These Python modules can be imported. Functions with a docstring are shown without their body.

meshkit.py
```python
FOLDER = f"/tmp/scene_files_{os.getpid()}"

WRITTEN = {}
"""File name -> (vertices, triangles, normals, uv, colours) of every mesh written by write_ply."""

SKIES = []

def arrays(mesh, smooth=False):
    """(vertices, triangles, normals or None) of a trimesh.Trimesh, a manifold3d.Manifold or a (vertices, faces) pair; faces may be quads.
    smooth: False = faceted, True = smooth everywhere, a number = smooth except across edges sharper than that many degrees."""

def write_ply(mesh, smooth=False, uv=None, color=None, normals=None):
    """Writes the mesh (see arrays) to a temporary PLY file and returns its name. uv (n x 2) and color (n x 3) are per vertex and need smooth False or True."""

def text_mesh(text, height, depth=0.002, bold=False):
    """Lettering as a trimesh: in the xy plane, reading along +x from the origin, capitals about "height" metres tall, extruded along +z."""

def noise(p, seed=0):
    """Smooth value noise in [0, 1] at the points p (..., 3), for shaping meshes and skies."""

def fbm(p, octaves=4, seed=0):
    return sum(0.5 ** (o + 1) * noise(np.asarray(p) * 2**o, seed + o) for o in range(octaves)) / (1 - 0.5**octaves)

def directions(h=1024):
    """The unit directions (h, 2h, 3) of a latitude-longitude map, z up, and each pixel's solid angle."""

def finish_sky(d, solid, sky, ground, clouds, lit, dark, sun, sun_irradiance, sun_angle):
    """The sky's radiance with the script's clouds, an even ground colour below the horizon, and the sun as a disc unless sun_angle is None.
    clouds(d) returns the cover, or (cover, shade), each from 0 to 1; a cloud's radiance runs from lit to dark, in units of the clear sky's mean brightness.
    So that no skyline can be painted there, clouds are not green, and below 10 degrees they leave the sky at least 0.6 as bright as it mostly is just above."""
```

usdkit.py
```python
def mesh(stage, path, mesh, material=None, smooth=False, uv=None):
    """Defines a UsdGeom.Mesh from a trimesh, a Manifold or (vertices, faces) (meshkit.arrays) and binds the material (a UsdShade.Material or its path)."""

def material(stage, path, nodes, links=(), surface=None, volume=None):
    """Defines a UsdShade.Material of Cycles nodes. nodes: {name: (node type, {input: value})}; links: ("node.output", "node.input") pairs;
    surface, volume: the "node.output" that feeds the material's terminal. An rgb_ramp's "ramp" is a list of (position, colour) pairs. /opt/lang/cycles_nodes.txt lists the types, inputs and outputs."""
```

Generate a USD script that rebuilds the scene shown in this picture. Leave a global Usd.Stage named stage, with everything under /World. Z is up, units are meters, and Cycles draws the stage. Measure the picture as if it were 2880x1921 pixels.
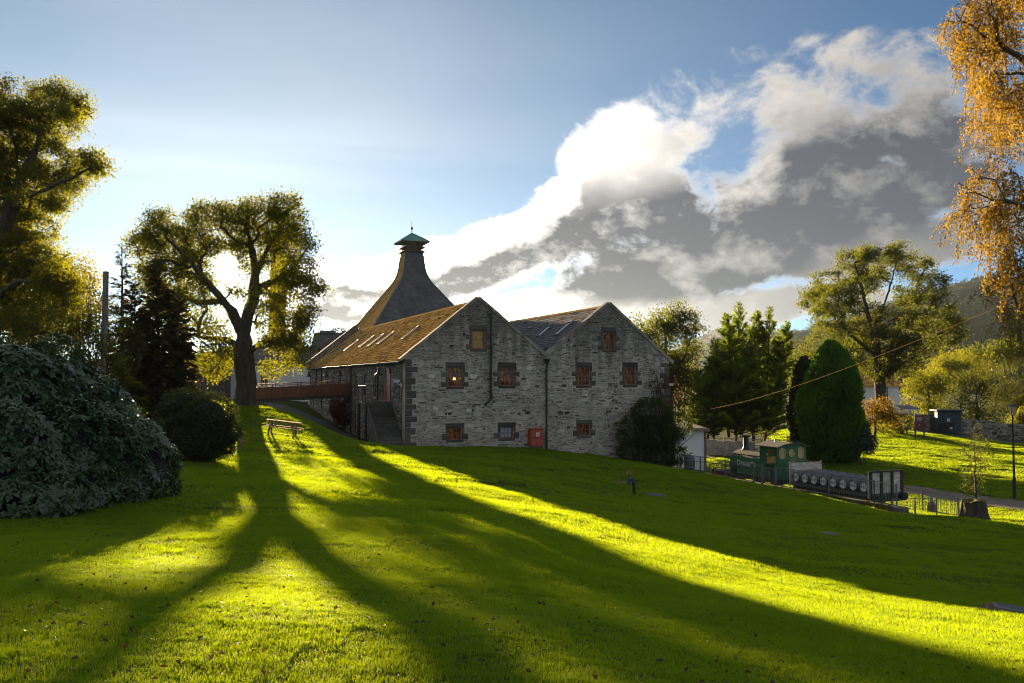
import math, random
import numpy as np, trimesh, usdkit, meshkit
from pxr import Usd, UsdGeom, UsdLux, UsdShade, Gf, Sdf, Vt
from scipy.interpolate import RBFInterpolator
from scipy.spatial import cKDTree
from shapely.geometry import Polygon, box as sbox
from shapely.ops import unary_union

stage = Usd.Stage.CreateInMemory()
world = UsdGeom.Xform.Define(stage, '/World')
stage.SetDefaultPrim(world.GetPrim())

# ---------------------------------------------------------------- camera
EYE, PITCH = 1.75, 2.613          # metres above the lawn at the photographer's feet, degrees upward
camera = UsdGeom.Camera.Define(stage, '/World/camera')
camera.CreateFocalLengthAttr(30.0)
camera.CreateHorizontalApertureAttr(36.0)
camera.CreateVerticalApertureAttr(36.0 * 683 / 1024)
camera.CreateClippingRangeAttr(Gf.Vec2f(0.1, 20000))
camera.AddTranslateOp().Set(Gf.Vec3d(0, 0, EYE))
camera.AddRotateXOp().Set(90 + PITCH)
camera.CreateExposureAttr(2.12)

# ---------------------------------------------------------------- sun
SUN_AZ, SUN_EL = math.radians(-18.3), math.radians(7.7)
SUN = np.array([math.sin(SUN_AZ) * math.cos(SUN_EL), math.cos(SUN_AZ) * math.cos(SUN_EL), math.sin(SUN_EL)])
sun = UsdLux.DistantLight.Define(stage, '/World/sun')
sun.CreateNormalizeAttr(True)
sun.CreateIntensityAttr(1.25)
sun.CreateAngleAttr(0.5)
sun.CreateColorAttr(Gf.Vec3f(1.0, 0.71, 0.41))
sun.AddRotateZOp().Set(-math.degrees(SUN_AZ))
sun.AddRotateXOp().Set(-(90 - math.degrees(SUN_EL)) + 180 - 180)


# ---------------------------------------------------------------- sky: single scattering with clouds from noise
class Graph:
    def __init__(s): s.n, s.l = {}, []
    def node(s, kind, **inp):
        name = f'k{len(s.n)}'
        s.n[name] = (kind, {k: v for k, v in inp.items() if not isinstance(v, V)})
        for k, v in inp.items():
            if isinstance(v, V): s.l.append((v.o, f'{name}.{k}'))
        return name
class V:
    def __init__(s, g, o): s.g, s.o = g, o
    def op(s, t, *a, **kw):
        return V(s.g, s.g.node('math', math_type=t, value1=s, **{f'value{i+2}': x for i, x in enumerate(a)}, **kw) + '.value')
    def __add__(s, b): return s.op('add', b)
    def __sub__(s, b): return s.op('subtract', b)
    def __mul__(s, b): return s.op('multiply', b)
    def __truediv__(s, b): return s.op('divide', b)
    __radd__, __rmul__ = __add__, __mul__
    def __rsub__(s, b): return (s * -1.0) + b
    def exp(s): return s.op('exponent')
    def sq(s): return s.op('multiply', s)
    def clamp(s, lo=0., hi=1.): return s.op('maximum', lo).op('minimum', hi)
    def step(s, a, b): return V(s.g, s.g.node('map_range', range_type='smoothstep', value=s, from_min=a, from_max=b, to_min=0., to_max=1., clamp=True) + '.result')
def vec(g, x, y, z): return V(g, g.node('combine_xyz', x=x, y=y, z=z) + '.vector')
def noise(g, v, scale, detail=5., rough=0.55, dist=0.):
    return V(g, g.node('noise_texture', vector=v, scale=scale, detail=detail, roughness=rough, distortion=dist) + '.fac')
def mixc(g, f, a, b): return V(g, g.node('mix_color', blend_type='mix', fac=f, a=a, b=b, use_clamp=False) + '.result')

def mul_(g, a, b): return V(g, g.node('mix_color', blend_type='multiply', fac=1., a=a, b=b, use_clamp=False) + '.result')
def azel(px, py):
    a = math.atan((px - 1440) / 2400)
    return a, math.atan((1070 - py) / 2400 * math.cos(a))

def build_sky():
    g = Graph()
    gen = V(g, g.node('texture_coordinate') + '.generated')
    sp = g.node('separate_xyz', vector=gen)
    x, y, z = (V(g, f'{sp}.{c}') for c in 'xyz')
    az = x.op('arctan2', y)
    el = z.op('arcsine')
    # long cloud streets: (centre px, centre py, half length, half width, slope degrees, weight)
    # ... and how grey their bellies are
    banks = [(1300, 742, 400, 92, 16, 1.7, 1.), (1730, 450, 270, 120, 35, .95, .22), (1620, 615, 230, 70, 20, .7, .9), (2100, 565, 430, 90, 14, .9, .95), (2520, 470, 340, 120, 10, .9, 1.),
             (2350, 265, 430, 110, 12, .85, .30), (1990, 740, 370, 60, 10, 1.6, .9), (2620, 690, 260, 60, 5, 1.2, .6), (1850, 874, 650, 46, 2, 1.4, .45), (2190, 90, 230, 50, 14, .40, .1), (950, 810, 170, 55, 10, 1.2, .75)]
    def density(a, e):
        warp = noise(g, vec(g, a, e, 3.7), 7., 3., .5)
        warp2 = noise(g, vec(g, a, e, 9.1), 7., 3., .5)
        aw, ew = a + (warp - .5) * .075, e + (warp2 - .5) * .06
        tot = grey = None
        for px, py, L, W, s, w, k in banks:
            ca, ce = azel(px, py); t = math.radians(s)
            u = (aw - ca) * math.cos(t) + (ew - ce) * math.sin(t)
            v = (ew - ce) * math.cos(t) - (aw - ca) * math.sin(t)
            gsn = ((u * (2400 / L)).sq() + (v * (2400 / W)).sq()).op('power', 1.5)
            b = (gsn * -.8).exp() * w
            tot = b if tot is None else tot + b
            grey = b * k if grey is None else grey + b * k
        # bright cloud added outside the view, to fill the shaded fronts with light
        fill_cloud = noise(g, vec(g, aw, ew * 2.6, 1.3), 2.2, 2., .5)
        away = (a + .02).op('absolute').step(.66, 1.0) + e.step(.46, .75)
        wd = fill_cloud.step(.36, .62) * away.clamp() * 1.1
        tot, grey = tot + wd, grey + wd * .2
        grey = grey / (tot + .05)
        tot = 1.45 * (1. - (tot * -1.1).exp())
        f = noise(g, vec(g, aw * .85, ew * 1.25, 5.2), 9.5, 8., .62)
        f2 = noise(g, vec(g, aw, ew * 1.4, 8.8), 27., 5., .62)
        return tot + (f - .5) * 2.7 + (f2 - .5) * .6 - .22, grey
    D, grey = density(az, el)
    Ds, _ = density(az + (-.030), el + .034)
    cover = D.step(.18, .70)
    puff = noise(g, vec(g, az, el * 1.5, 4.4), 17., 7., .62)
    shade = ((Ds * .8 + D * .25 - .25).step(-.25, .50) * (puff * 2.2 - .08)).clamp() * D.step(.3, .7) * (grey * 1.25 + (puff - .5) * .5).clamp()
    saz, sel = SUN_AZ, SUN_EL
    dot = x * float(SUN[0]) + y * float(SUN[1]) + z * float(SUN[2])
    near = ((1. - dot) * -14.).exp()          # forward scattering: thin cloud is brighter towards the sun
    lit = mixc(g, near, (2.6, 2.4, 2.2), (20., 19., 17.3))
    dark = mixc(g, near, (.36, .42, .55), (.95, .92, 1.02))
    cloud = mixc(g, shade, lit, dark)
    sky = V(g, g.node('sky_texture', sky_type='single_scattering', sun_disc=False, sun_elevation=SUN_EL, sun_rotation=SUN_AZ,
                      altitude=100., air_density=AIR, aerosol_density=AER, ozone_density=OZO) + '.color')
    sky = mul_(g, sky, (.42, .68, .72))
    # a veil of high thin cirrus
    band = ((el - .225) * 15.).sq() * -1.
    cir = noise(g, vec(g, az * .5, el * 7., 2.2), 2.2, 3., .5).step(.3, .8) * band.exp() * .26
    veil = ((1. - dot) * -10.).exp() * (noise(g, vec(g, az, el * 3., 6.6), 2.4, 4., .5) * .45 + .12)
    sky = mixc(g, veil, sky, (4.4, 4.4, 4.5))
    col = mixc(g, cir, sky, mixc(g, near, (2.6, 2.7, 2.8), (8., 7.8, 7.5)))
    col = mixc(g, cover * .97, col, cloud)
    b = g.node('background_shader', color=col, strength=SKY_STRENGTH)
    m = usdkit.material(stage, '/World/Looks/sky', g.n, g.l, surface=f'{b}.background')
    dome = UsdLux.DomeLight.Define(stage, '/World/sky')
    UsdShade.MaterialBindingAPI.Apply(dome.GetPrim()).Bind(m)
    dome.GetPrim().SetCustomDataByKey('kind', 'structure')
SKY_STRENGTH = 0.05
AIR, AER, OZO = .34, .10, 1.0
build_sky()

# ---------------------------------------------------------------- helpers
F = 2400.0
CP, SP = math.cos(math.radians(PITCH)), math.sin(math.radians(PITCH))
def W(px, py, Y):
    """A point of the photograph (2880 x 1921) at forward distance Y."""
    a, b = (px - 1440) / F, (960.5 - py) / F
    dy, dz = CP - b * SP, SP + b * CP
    return np.array([a * Y / dy, Y, EYE + dz * Y / dy])
def PX(p):
    p = np.atleast_2d(p) - [0, 0, EYE]
    d, u = p[:, 1] * CP + p[:, 2] * SP, -p[:, 1] * SP + p[:, 2] * CP
    return np.stack([1440 + F * p[:, 0] / d, 960.5 - F * u / d], 1)
def Wx(px, Y): return W(px, 1070, Y)[0]

REFS = np.array([(1, 0, 0), (0, 1, 0), (0, 0, 1), (.7071, .7071, 0), (.7071, -.7071, 0), (.7071, 0, .7071), (-.7071, 0, .7071), (0, .7071, .7071), (0, -.7071, .7071), (.577, .577, .577), (-.577, .577, .577), (.577, -.577, .577), (-.577, -.577, .577)], float)
class MB:
    """Collects shapes that become one mesh."""
    def __init__(s): s.v, s.f, s.t, s.n = [], [], [], 0
    def add(s, v, f, tone=0.5):
        v, f = np.asarray(v, float), np.asarray(f, int)
        if f.shape[1] == 4: f = np.vstack([f[:, [0, 1, 2]], f[:, [0, 2, 3]]])
        s.v.append(v); s.f.append(f + s.n); s.n += len(v)
        s.t.append(np.broadcast_to(np.asarray(tone, float), (len(v),)))
        return s
    def tm(s, m, T=None, tone=0.5):
        m = m.copy()
        if T is not None: m.apply_transform(T)
        return s.add(m.vertices, m.faces, tone)
    def box(s, lo, hi, tone=0.5):
        (a, b, c), (d, e, f) = lo, hi
        v = [(a, b, c), (d, b, c), (d, e, c), (a, e, c), (a, b, f), (d, b, f), (d, e, f), (a, e, f)]
        return s.add(v, [(0, 3, 2, 1), (4, 5, 6, 7), (0, 1, 5, 4), (1, 2, 6, 5), (2, 3, 7, 6), (3, 0, 4, 7)], tone)
    def hexa(s, v8, tone=0.5):
        return s.add(v8, [(0, 3, 2, 1), (4, 5, 6, 7), (0, 1, 5, 4), (1, 2, 6, 5), (2, 3, 7, 6), (3, 0, 4, 7)], tone)
    def bbox(s, lo, hi, b=0.01, tone=0.5):
        """A box with chamfered edges."""
        lo, hi = np.array(lo, float), np.array(hi, float)
        b = min(b, 0.45 * (hi - lo).min())
        p = []
        for sx in (0, 1):
            for sy in (0, 1):
                for sz in (0, 1):
                    c = np.where([sx, sy, sz], hi, lo); d = np.where([sx, sy, sz], -b, b)
                    for k in range(3):
                        q = c + d; q[k] = c[k]; p.append(q)
        h = trimesh.convex.convex_hull(np.array(p))
        return s.add(h.vertices, h.faces, tone)
    def beam(s, a, b, w, h, tone=0.5, up=(0, 0, 1)):
        a, b, up = np.array(a, float), np.array(b, float), np.array(up, float)
        t = (b - a) / np.linalg.norm(b - a)
        x = np.cross(t, up); x /= np.linalg.norm(x); y = np.cross(x, t)
        q = [a - x * w / 2 - y * h / 2, a + x * w / 2 - y * h / 2, a + x * w / 2 + y * h / 2, a - x * w / 2 + y * h / 2]
        return s.hexa(q + [p + (b - a) for p in q], tone)
    def tube(s, pts, r, n=8, tone=0.5, cap=True):
        p = np.asarray(pts, float); r = np.broadcast_to(np.asarray(r, float), (len(p),))
        t = np.gradient(p, axis=0); t /= np.linalg.norm(t, axis=1, keepdims=True) + 1e-12
        ref = REFS[np.abs(t @ REFS.T).max(0).argmin()]       # a reference direction that no piece runs along, so that rings do not twist
        a = np.cross(t, ref); a /= np.linalg.norm(a, axis=1, keepdims=True) + 1e-12
        b = np.cross(t, a); th = np.arange(n) * 2 * math.pi / n
        v = p[:, None] + r[:, None, None] * (np.cos(th)[None, :, None] * a[:, None] + np.sin(th)[None, :, None] * b[:, None])
        i, j = np.meshgrid(np.arange(len(p) - 1), np.arange(n), indexing='ij'); k = (j + 1) % n
        f = np.stack([i * n + j, i * n + k, (i + 1) * n + k, (i + 1) * n + j], -1).reshape(-1, 4)[:, ::-1]
        v = v.reshape(-1, 3); f3 = np.vstack([f[:, [0, 1, 2]], f[:, [0, 2, 3]]])
        if cap and n > 2:
            e = (len(p) - 1) * n
            f3 = np.vstack([f3] + [[(0, q, q + 1) for q in range(1, n - 1)], [(e, e + q + 1, e + q) for q in range(1, n - 1)]])
        return s.add(v, f3, tone)
    def lathe(s, prof, c=(0, 0, 0), n=20, axis='z', tone=0.5):
        m = trimesh.creation.revolve(np.array(prof, float), sections=n)
        T = np.eye(4)
        if axis == 'x': T[:3, :3] = [[0, 0, 1], [1, 0, 0], [0, 1, 0]]
        if axis == 'y': T[:3, :3] = [[0, 1, 0], [0, 0, 1], [1, 0, 0]]
        T[:3, 3] = c
        return s.tm(m, T, tone)
    def prism(s, poly, o, U, Vv, depth, tone=0.5):
        """Extrudes a polygon in the plane (U, Vv) through o along U x Vv."""
        poly = poly if hasattr(poly, 'geom_type') else Polygon(poly)
        for gm in getattr(poly, 'geoms', [poly]):
            m = trimesh.creation.extrude_polygon(gm, depth, engine='earcut')
            U_, V_ = np.array(U, float), np.array(Vv, float)
            T = np.eye(4); T[:3, 0], T[:3, 1], T[:3, 2], T[:3, 3] = U_, V_, np.cross(U_, V_), o
            s.tm(m, T, tone)
        return s
    def text(s, txt, h, o, U, Vv, depth=.01, align=.5, bold=False):
        m = meshkit.text_mesh(txt, h, depth, bold)
        m.apply_translation([-(m.bounds[0, 0] * (1 - align) + m.bounds[1, 0] * align), 0, 0])
        U_, V_ = np.array(U, float), np.array(Vv, float)
        T = np.eye(4); T[:3, 0], T[:3, 1], T[:3, 2], T[:3, 3] = U_, V_, np.cross(U_, V_), o
        return s.tm(m, T)
    def moved(s, d):
        s.v = [x + np.asarray(d) for x in s.v]; return s
    @property
    def arr(s): return np.vstack(s.v), np.vstack(s.f), np.concatenate(s.t)

_count = {}
def numbered(path):
    k = _count.get(path, 0); _count[path] = k + 1
    return path if k == 0 else f'{path}_{k:03d}'
def ppath(parent):
    return '/World' if parent is None else str(parent.GetPath())
def tag(p, label=None, cat=None, group=None, kind=None):
    for k, v in (('label', label), ('category', cat), ('group', group), ('kind', kind)):
        if v: p.SetCustomDataByKey(k, v)
    return p
def bind(prim, mat):
    UsdShade.MaterialBindingAPI.Apply(prim).Bind(mat)
def part(name, mb, mat, parent=None, smooth=False, label=None, cat=None, group=None, kind=None):
    """ONE Mesh prim under parent, or under /World."""
    path = numbered(ppath(parent) + '/' + name)
    v, f, t = mb.arr if isinstance(mb, MB) else mb
    if smooth and smooth is not True:
        m = usdkit.mesh(stage, path, (v, f), mat, smooth)
    else:
        m = usdkit.mesh(stage, path, (v, f), mat, bool(smooth))
        if np.ptp(t) > 1e-6 or abs(t[0] - .5) > 1e-6:
            UsdGeom.PrimvarsAPI(m).CreatePrimvar('tone', Sdf.ValueTypeNames.FloatArray, 'vertex').Set(Vt.FloatArray.FromNumpy(t.astype(np.float32)))
    p = m.GetPrim()
    return tag(p, label, cat, group, kind)
def thing(name, label, cat, loc=(0, 0, 0), rotz=0., group=None, kind=None):
    x = UsdGeom.Xform.Define(stage, numbered('/World/' + name))
    x.AddTranslateOp().Set(Gf.Vec3d(*map(float, loc)))
    if rotz: x.AddRotateZOp().Set(float(rotz))
    return tag(x.GetPrim(), label, cat, group, kind)
def klass(name):
    return stage.CreateClassPrim('/World/' + name)
def copy(proto, name, label, cat, loc, rotz=0., group=None, tilt=None):
    t = thing(name, label, cat, loc, rotz, group)
    if tilt: UsdGeom.Xformable(t).AddRotateXYZOp().Set(Gf.Vec3f(*tilt))
    t.GetReferences().AddInternalReference(proto.GetPath()); t.SetInstanceable(True)
    return t

# ---------------------------------------------------------------- materials
def shade(name, build):
    g = Graph(); s = build(g)
    return usdkit.material(stage, '/World/Looks/' + name, g.n, g.l, surface=s)
def pos(g): return V(g, g.node('geometry') + '.position')
def scalev(g, v, s): return V(g, g.node('mapping', vector=v, scale=s) + '.vector')
def ramp(g, f, stops): return V(g, g.node('rgb_ramp', fac=f, ramp=stops) + '.color')
def attr(g, name): return V(g, g.node('attribute', attribute=name) + '.fac')
def mul(g, a, b, f=1.): return V(g, g.node('mix_color', blend_type='multiply', fac=f, a=a, b=b) + '.result')
def bump(g, h, dist=.02, strength=1.): return V(g, g.node('bump', height=h, distance=dist, strength=strength) + '.normal')

def plain(name, c, rough=.6, c2=None, scale=6., b=0., bs=40., metal=0., spec=.5, stretch=(1, 1, 1), coat=0., algae=False):
    def f(g):
        p = scalev(g, pos(g), stretch)
        n = noise(g, p, scale, 6., .6)
        col = mixc(g, n.step(.3, .7), c, c2 if c2 is not None else tuple(x * .72 for x in c))
        if algae: col = mul(g, col, stain(g, pos(g)))
        kw = dict(base_color=col, roughness=(n * .25 + (rough - .12)).clamp(), metallic=metal, specular_ior_level=spec, coat_weight=coat)
        if b: kw['normal'] = bump(g, noise(g, p, bs, 4., .6), b)
        return g.node('principled_bsdf', **kw) + '.BSDF'
    return shade(name, f)
def stain(g, p):
    z = V(g, g.node('separate_xyz', vector=p) + '.z'); n = noise(g, scalev(g, p, (1.6, 1.6, .22)), 1.2, 5., .65)
    return mixc(g, ((z - 2.2) * .22 + (n - .5) * 2.2).step(.0, .8), (1.06, 1.04, 1.0), (.50, .50, .48))
def toned(name, stops, rough=.85, dirt=(.35, .33, .3), b=.012, bs=35., spec=.3, dscale=1.1, stretch=(1, 1, 1), algae=False):
    """Colour from each piece's own tone, with grain and patches of weathering."""
    def f(g):
        p = pos(g)
        n = noise(g, scalev(g, p, stretch), dscale, 6., .62); m = noise(g, p, bs * .5, 5., .65)
        col = ramp(g, attr(g, 'tone'), stops)
        col = mul(g, col, ramp(g, m, [(.25, (.62, .62, .62)), (.75, (1.25, 1.22, 1.18))]))
        col = mul(g, col, mixc(g, n.step(.45, .66), (1, 1, 1), dirt))
        if algae: col = mul(g, col, stain(g, p))
        return g.node('principled_bsdf', base_color=col, roughness=rough, specular_ior_level=spec, normal=bump(g, noise(g, p, bs, 5., .65), b)) + '.BSDF'
    return shade(name, f)
def leafy(name, stops, trans=1.35, warm=(1.25, 1.0, .35), fac=.5, rough=.5, spec=.4, nscale=.45, island=.55):
    def f(g):
        r = V(g, g.node('geometry') + '.random_per_island')
        n = noise(g, pos(g), nscale, 3., .6)
        col = ramp(g, (r * island + n * (1.6 * (1 - island)) - (.3 * (1 - island))).clamp(), stops)
        tc = mul(g, col, tuple(trans * x for x in warm))
        a = g.node('principled_bsdf', base_color=col, roughness=rough, specular_ior_level=spec)
        t = g.node('translucent_bsdf', color=tc)
        return g.node('mix_closure', fac=fac, closure1=V(g, a + '.BSDF'), closure2=V(g, t + '.BSDF')) + '.closure'
    return shade(name, f)
def pane_mat(name, tint=(.9, .95, 1.), ior=1.5):
    def f(g):
        fr = V(g, g.node('fresnel', IOR=ior) + '.fac')
        a = g.node('transparent_bsdf', color=tint); b = g.node('glossy_bsdf', roughness=.03, color=(.8, .8, .8))
        return g.node('mix_closure', fac=fr, closure1=V(g, a + '.BSDF'), closure2=V(g, b + '.BSDF')) + '.closure'
    return shade(name, f)

M = dict(
    stone=toned('rubble_stone', [(0, (.06, .056, .05)), (.18, (.15, .137, .12)), (.5, (.34, .318, .285)), (.78, (.43, .405, .37)), (.93, (.50, .48, .45)), (1, (.58, .57, .54))], dirt=(.6, .57, .52), b=.03, bs=22., algae=True),
    dark_stone=toned('dressed_dark_stone', [(0, (.05, .049, .045)), (1, (.125, .12, .108))], dirt=(.7, .7, .65)),
    mortar=plain('lime_mortar', (.46, .415, .36), .9, (.28, .255, .225), 1.3, .03, 22., algae=True),
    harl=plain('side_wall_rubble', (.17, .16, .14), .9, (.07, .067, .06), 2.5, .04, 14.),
    slate=toned('sunlit_slate', [(0, (.30, .18, .06)), (.5, (.54, .345, .12)), (1, (.66, .45, .17))], .95, (.82, .74, .6), .010, 60., .0, .7),  # the grey slate again, with sunlight gold and lichen put into its colour
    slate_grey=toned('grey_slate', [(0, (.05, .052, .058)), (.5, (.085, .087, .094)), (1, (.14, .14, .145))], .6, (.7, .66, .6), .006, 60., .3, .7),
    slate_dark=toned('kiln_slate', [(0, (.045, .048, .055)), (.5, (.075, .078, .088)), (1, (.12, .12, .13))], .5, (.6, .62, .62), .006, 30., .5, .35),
    lead=plain('lead_flashing', (.15, .165, .18), .55, (.09, .10, .12), 5., .004, 20., .15),
    copper=plain('copper_verdigris', (.10, .30, .25), .6, (.06, .20, .18), 3., .005, 25., .1),
    timber_dark=plain('weathered_timber', (.10, .085, .07), .8, (.05, .045, .04), 12., .01, 60., stretch=(1, 1, .15)),
    red_paint=plain('red_paint', (.36, .055, .025), .45, (.26, .04, .02), 8.),
    frame_red=plain('window_red', (.22, .058, .036), .5, (.16, .045, .03), 12.),
    rust_panel=plain('corten_panel', (.21, .075, .034), .6, (.14, .052, .026), 2.5, .003, 30., stretch=(1, 1, .3)),
    black=plain('black_iron', (.018, .018, .019), .45, (.03, .028, .026), 9., .003, 60., .3),
    white_wall=plain('white_harling', (.82, .83, .84), .85, (.72, .735, .745), .8, .01, 45.),
    white_paint=plain('white_paint', (.75, .74, .70), .5, (.55, .54, .50), 5.),
    grey_wood=plain('bleached_timber', (.24, .20, .155), .75, (.15, .125, .10), 9., .01, 60., stretch=(.2, 1, 1)),
    bench_wood=plain('bench_timber', (.36, .19, .06), .9, (.25, .13, .045), 7., .006, 50., spec=.06, stretch=(.15, 1, 1)),
    steel=plain('galvanised_steel', (.20, .22, .24), .45, (.12, .135, .15), 9., 0, 40., .4),
    tarmac=plain('tarmac', (.075, .075, .078), .9, (.045, .045, .047), 3., .01, 120.),
    gravel=plain('gravel', (.30, .245, .20), .95, (.17, .14, .115), 14., .03, 60.),
    soil=plain('bare_soil', (.22, .17, .11), .95, (.11, .08, .055), 12., .04, 50.),
    concrete=plain('concrete', (.30, .29, .27), .85, (.17, .165, .155), 2.2, .008, 50.),
    bark=plain('bark', (.085, .066, .048), .92, (.035, .028, .022), 5., .05, 18., stretch=(1, 1, .25)),
    bark_pale=plain('pale_bark', (.20, .17, .145), .9, (.10, .085, .07), 6., .02, 25., stretch=(1, 1, .3)),
    brick=plain('chimney_brick', (.24, .11, .06), .9, (.15, .075, .045), 3., .01, 30.),
    loco_green=plain('engine_green', (.018, .085, .04), .3, (.03, .10, .05), 5., 0, 30., 0, .5, coat=.25),
    loco_top=plain('brownish_green_paint', (.16, .13, .09), .6, (.06, .075, .045), 4., .003, 40.),  # warmer and paler than the engine green
    cream=plain('cream_paint', (.68, .52, .22), .5, (.52, .38, .16), 4.),
    cask=plain('black_stained_oak', (.035, .034, .036), .45, (.075, .07, .066), 6., .004, 60.),
    hoop=plain('steel_hoop', (.20, .24, .30), .38, (.11, .13, .17), 9., 0, 40., .6),
    cask_head=plain('painted_cask_head', (.80, .82, .82), .45, (.66, .67, .67), 5., .002, 40.),
    lettering=plain('black_lettering', (.02, .02, .022), .5),
    white_letter=plain('white_lettering', (.75, .75, .72), .5),
    silver_letter=plain('silver_lettering', (.55, .58, .58), .4),
    plank_white=plain('white_planks', (.56, .53, .47), .7, (.32, .29, .24), 5., .006, 40., stretch=(.3, 1, 1)),
    sign_red=plain('maroon_board', (.16, .018, .022), .45, (.13, .015, .02), 5.),
    amber=plain('amber_panel', (.85, .42, .04), .8, (.58, .25, .02), 8.),  # plain amber colour set behind the upper gable window
    blind=plain('white_blind', (.62, .66, .68), .8, (.50, .52, .53), 4.),
    room=shade('glowing_room', lambda g: g.node('principled_bsdf', base_color=(.05, .035, .022), roughness=.9, emission_color=mixc(g, noise(g, pos(g), 2.6, 4., .6).step(.42, .7), (.10, .05, .015), (1., .42, .09)), emission_strength=.022) + '.BSDF'),  # amber emission stands in for lamplight on the room walls
    moss=plain('moss', (.13, .135, .02), .95, (.07, .055, .015), 9., .03, 50.),
    glass=pane_mat('window_glass', ior=1.22),
    plastic_white=plain('white_plastic', (.72, .74, .76), .35),
    shed_green=plain('dark_green_boards', (.03, .055, .06), .6, (.02, .035, .04), 6.),
    car_blue=plain('blue_car_paint', (.04, .16, .42), .25, (.04, .14, .38), 4., coat=.5),
    rubber=plain('rubber', (.02, .02, .02), .8),
    oxide=plain('red_oxide', (.28, .05, .035), .6),
)

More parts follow.
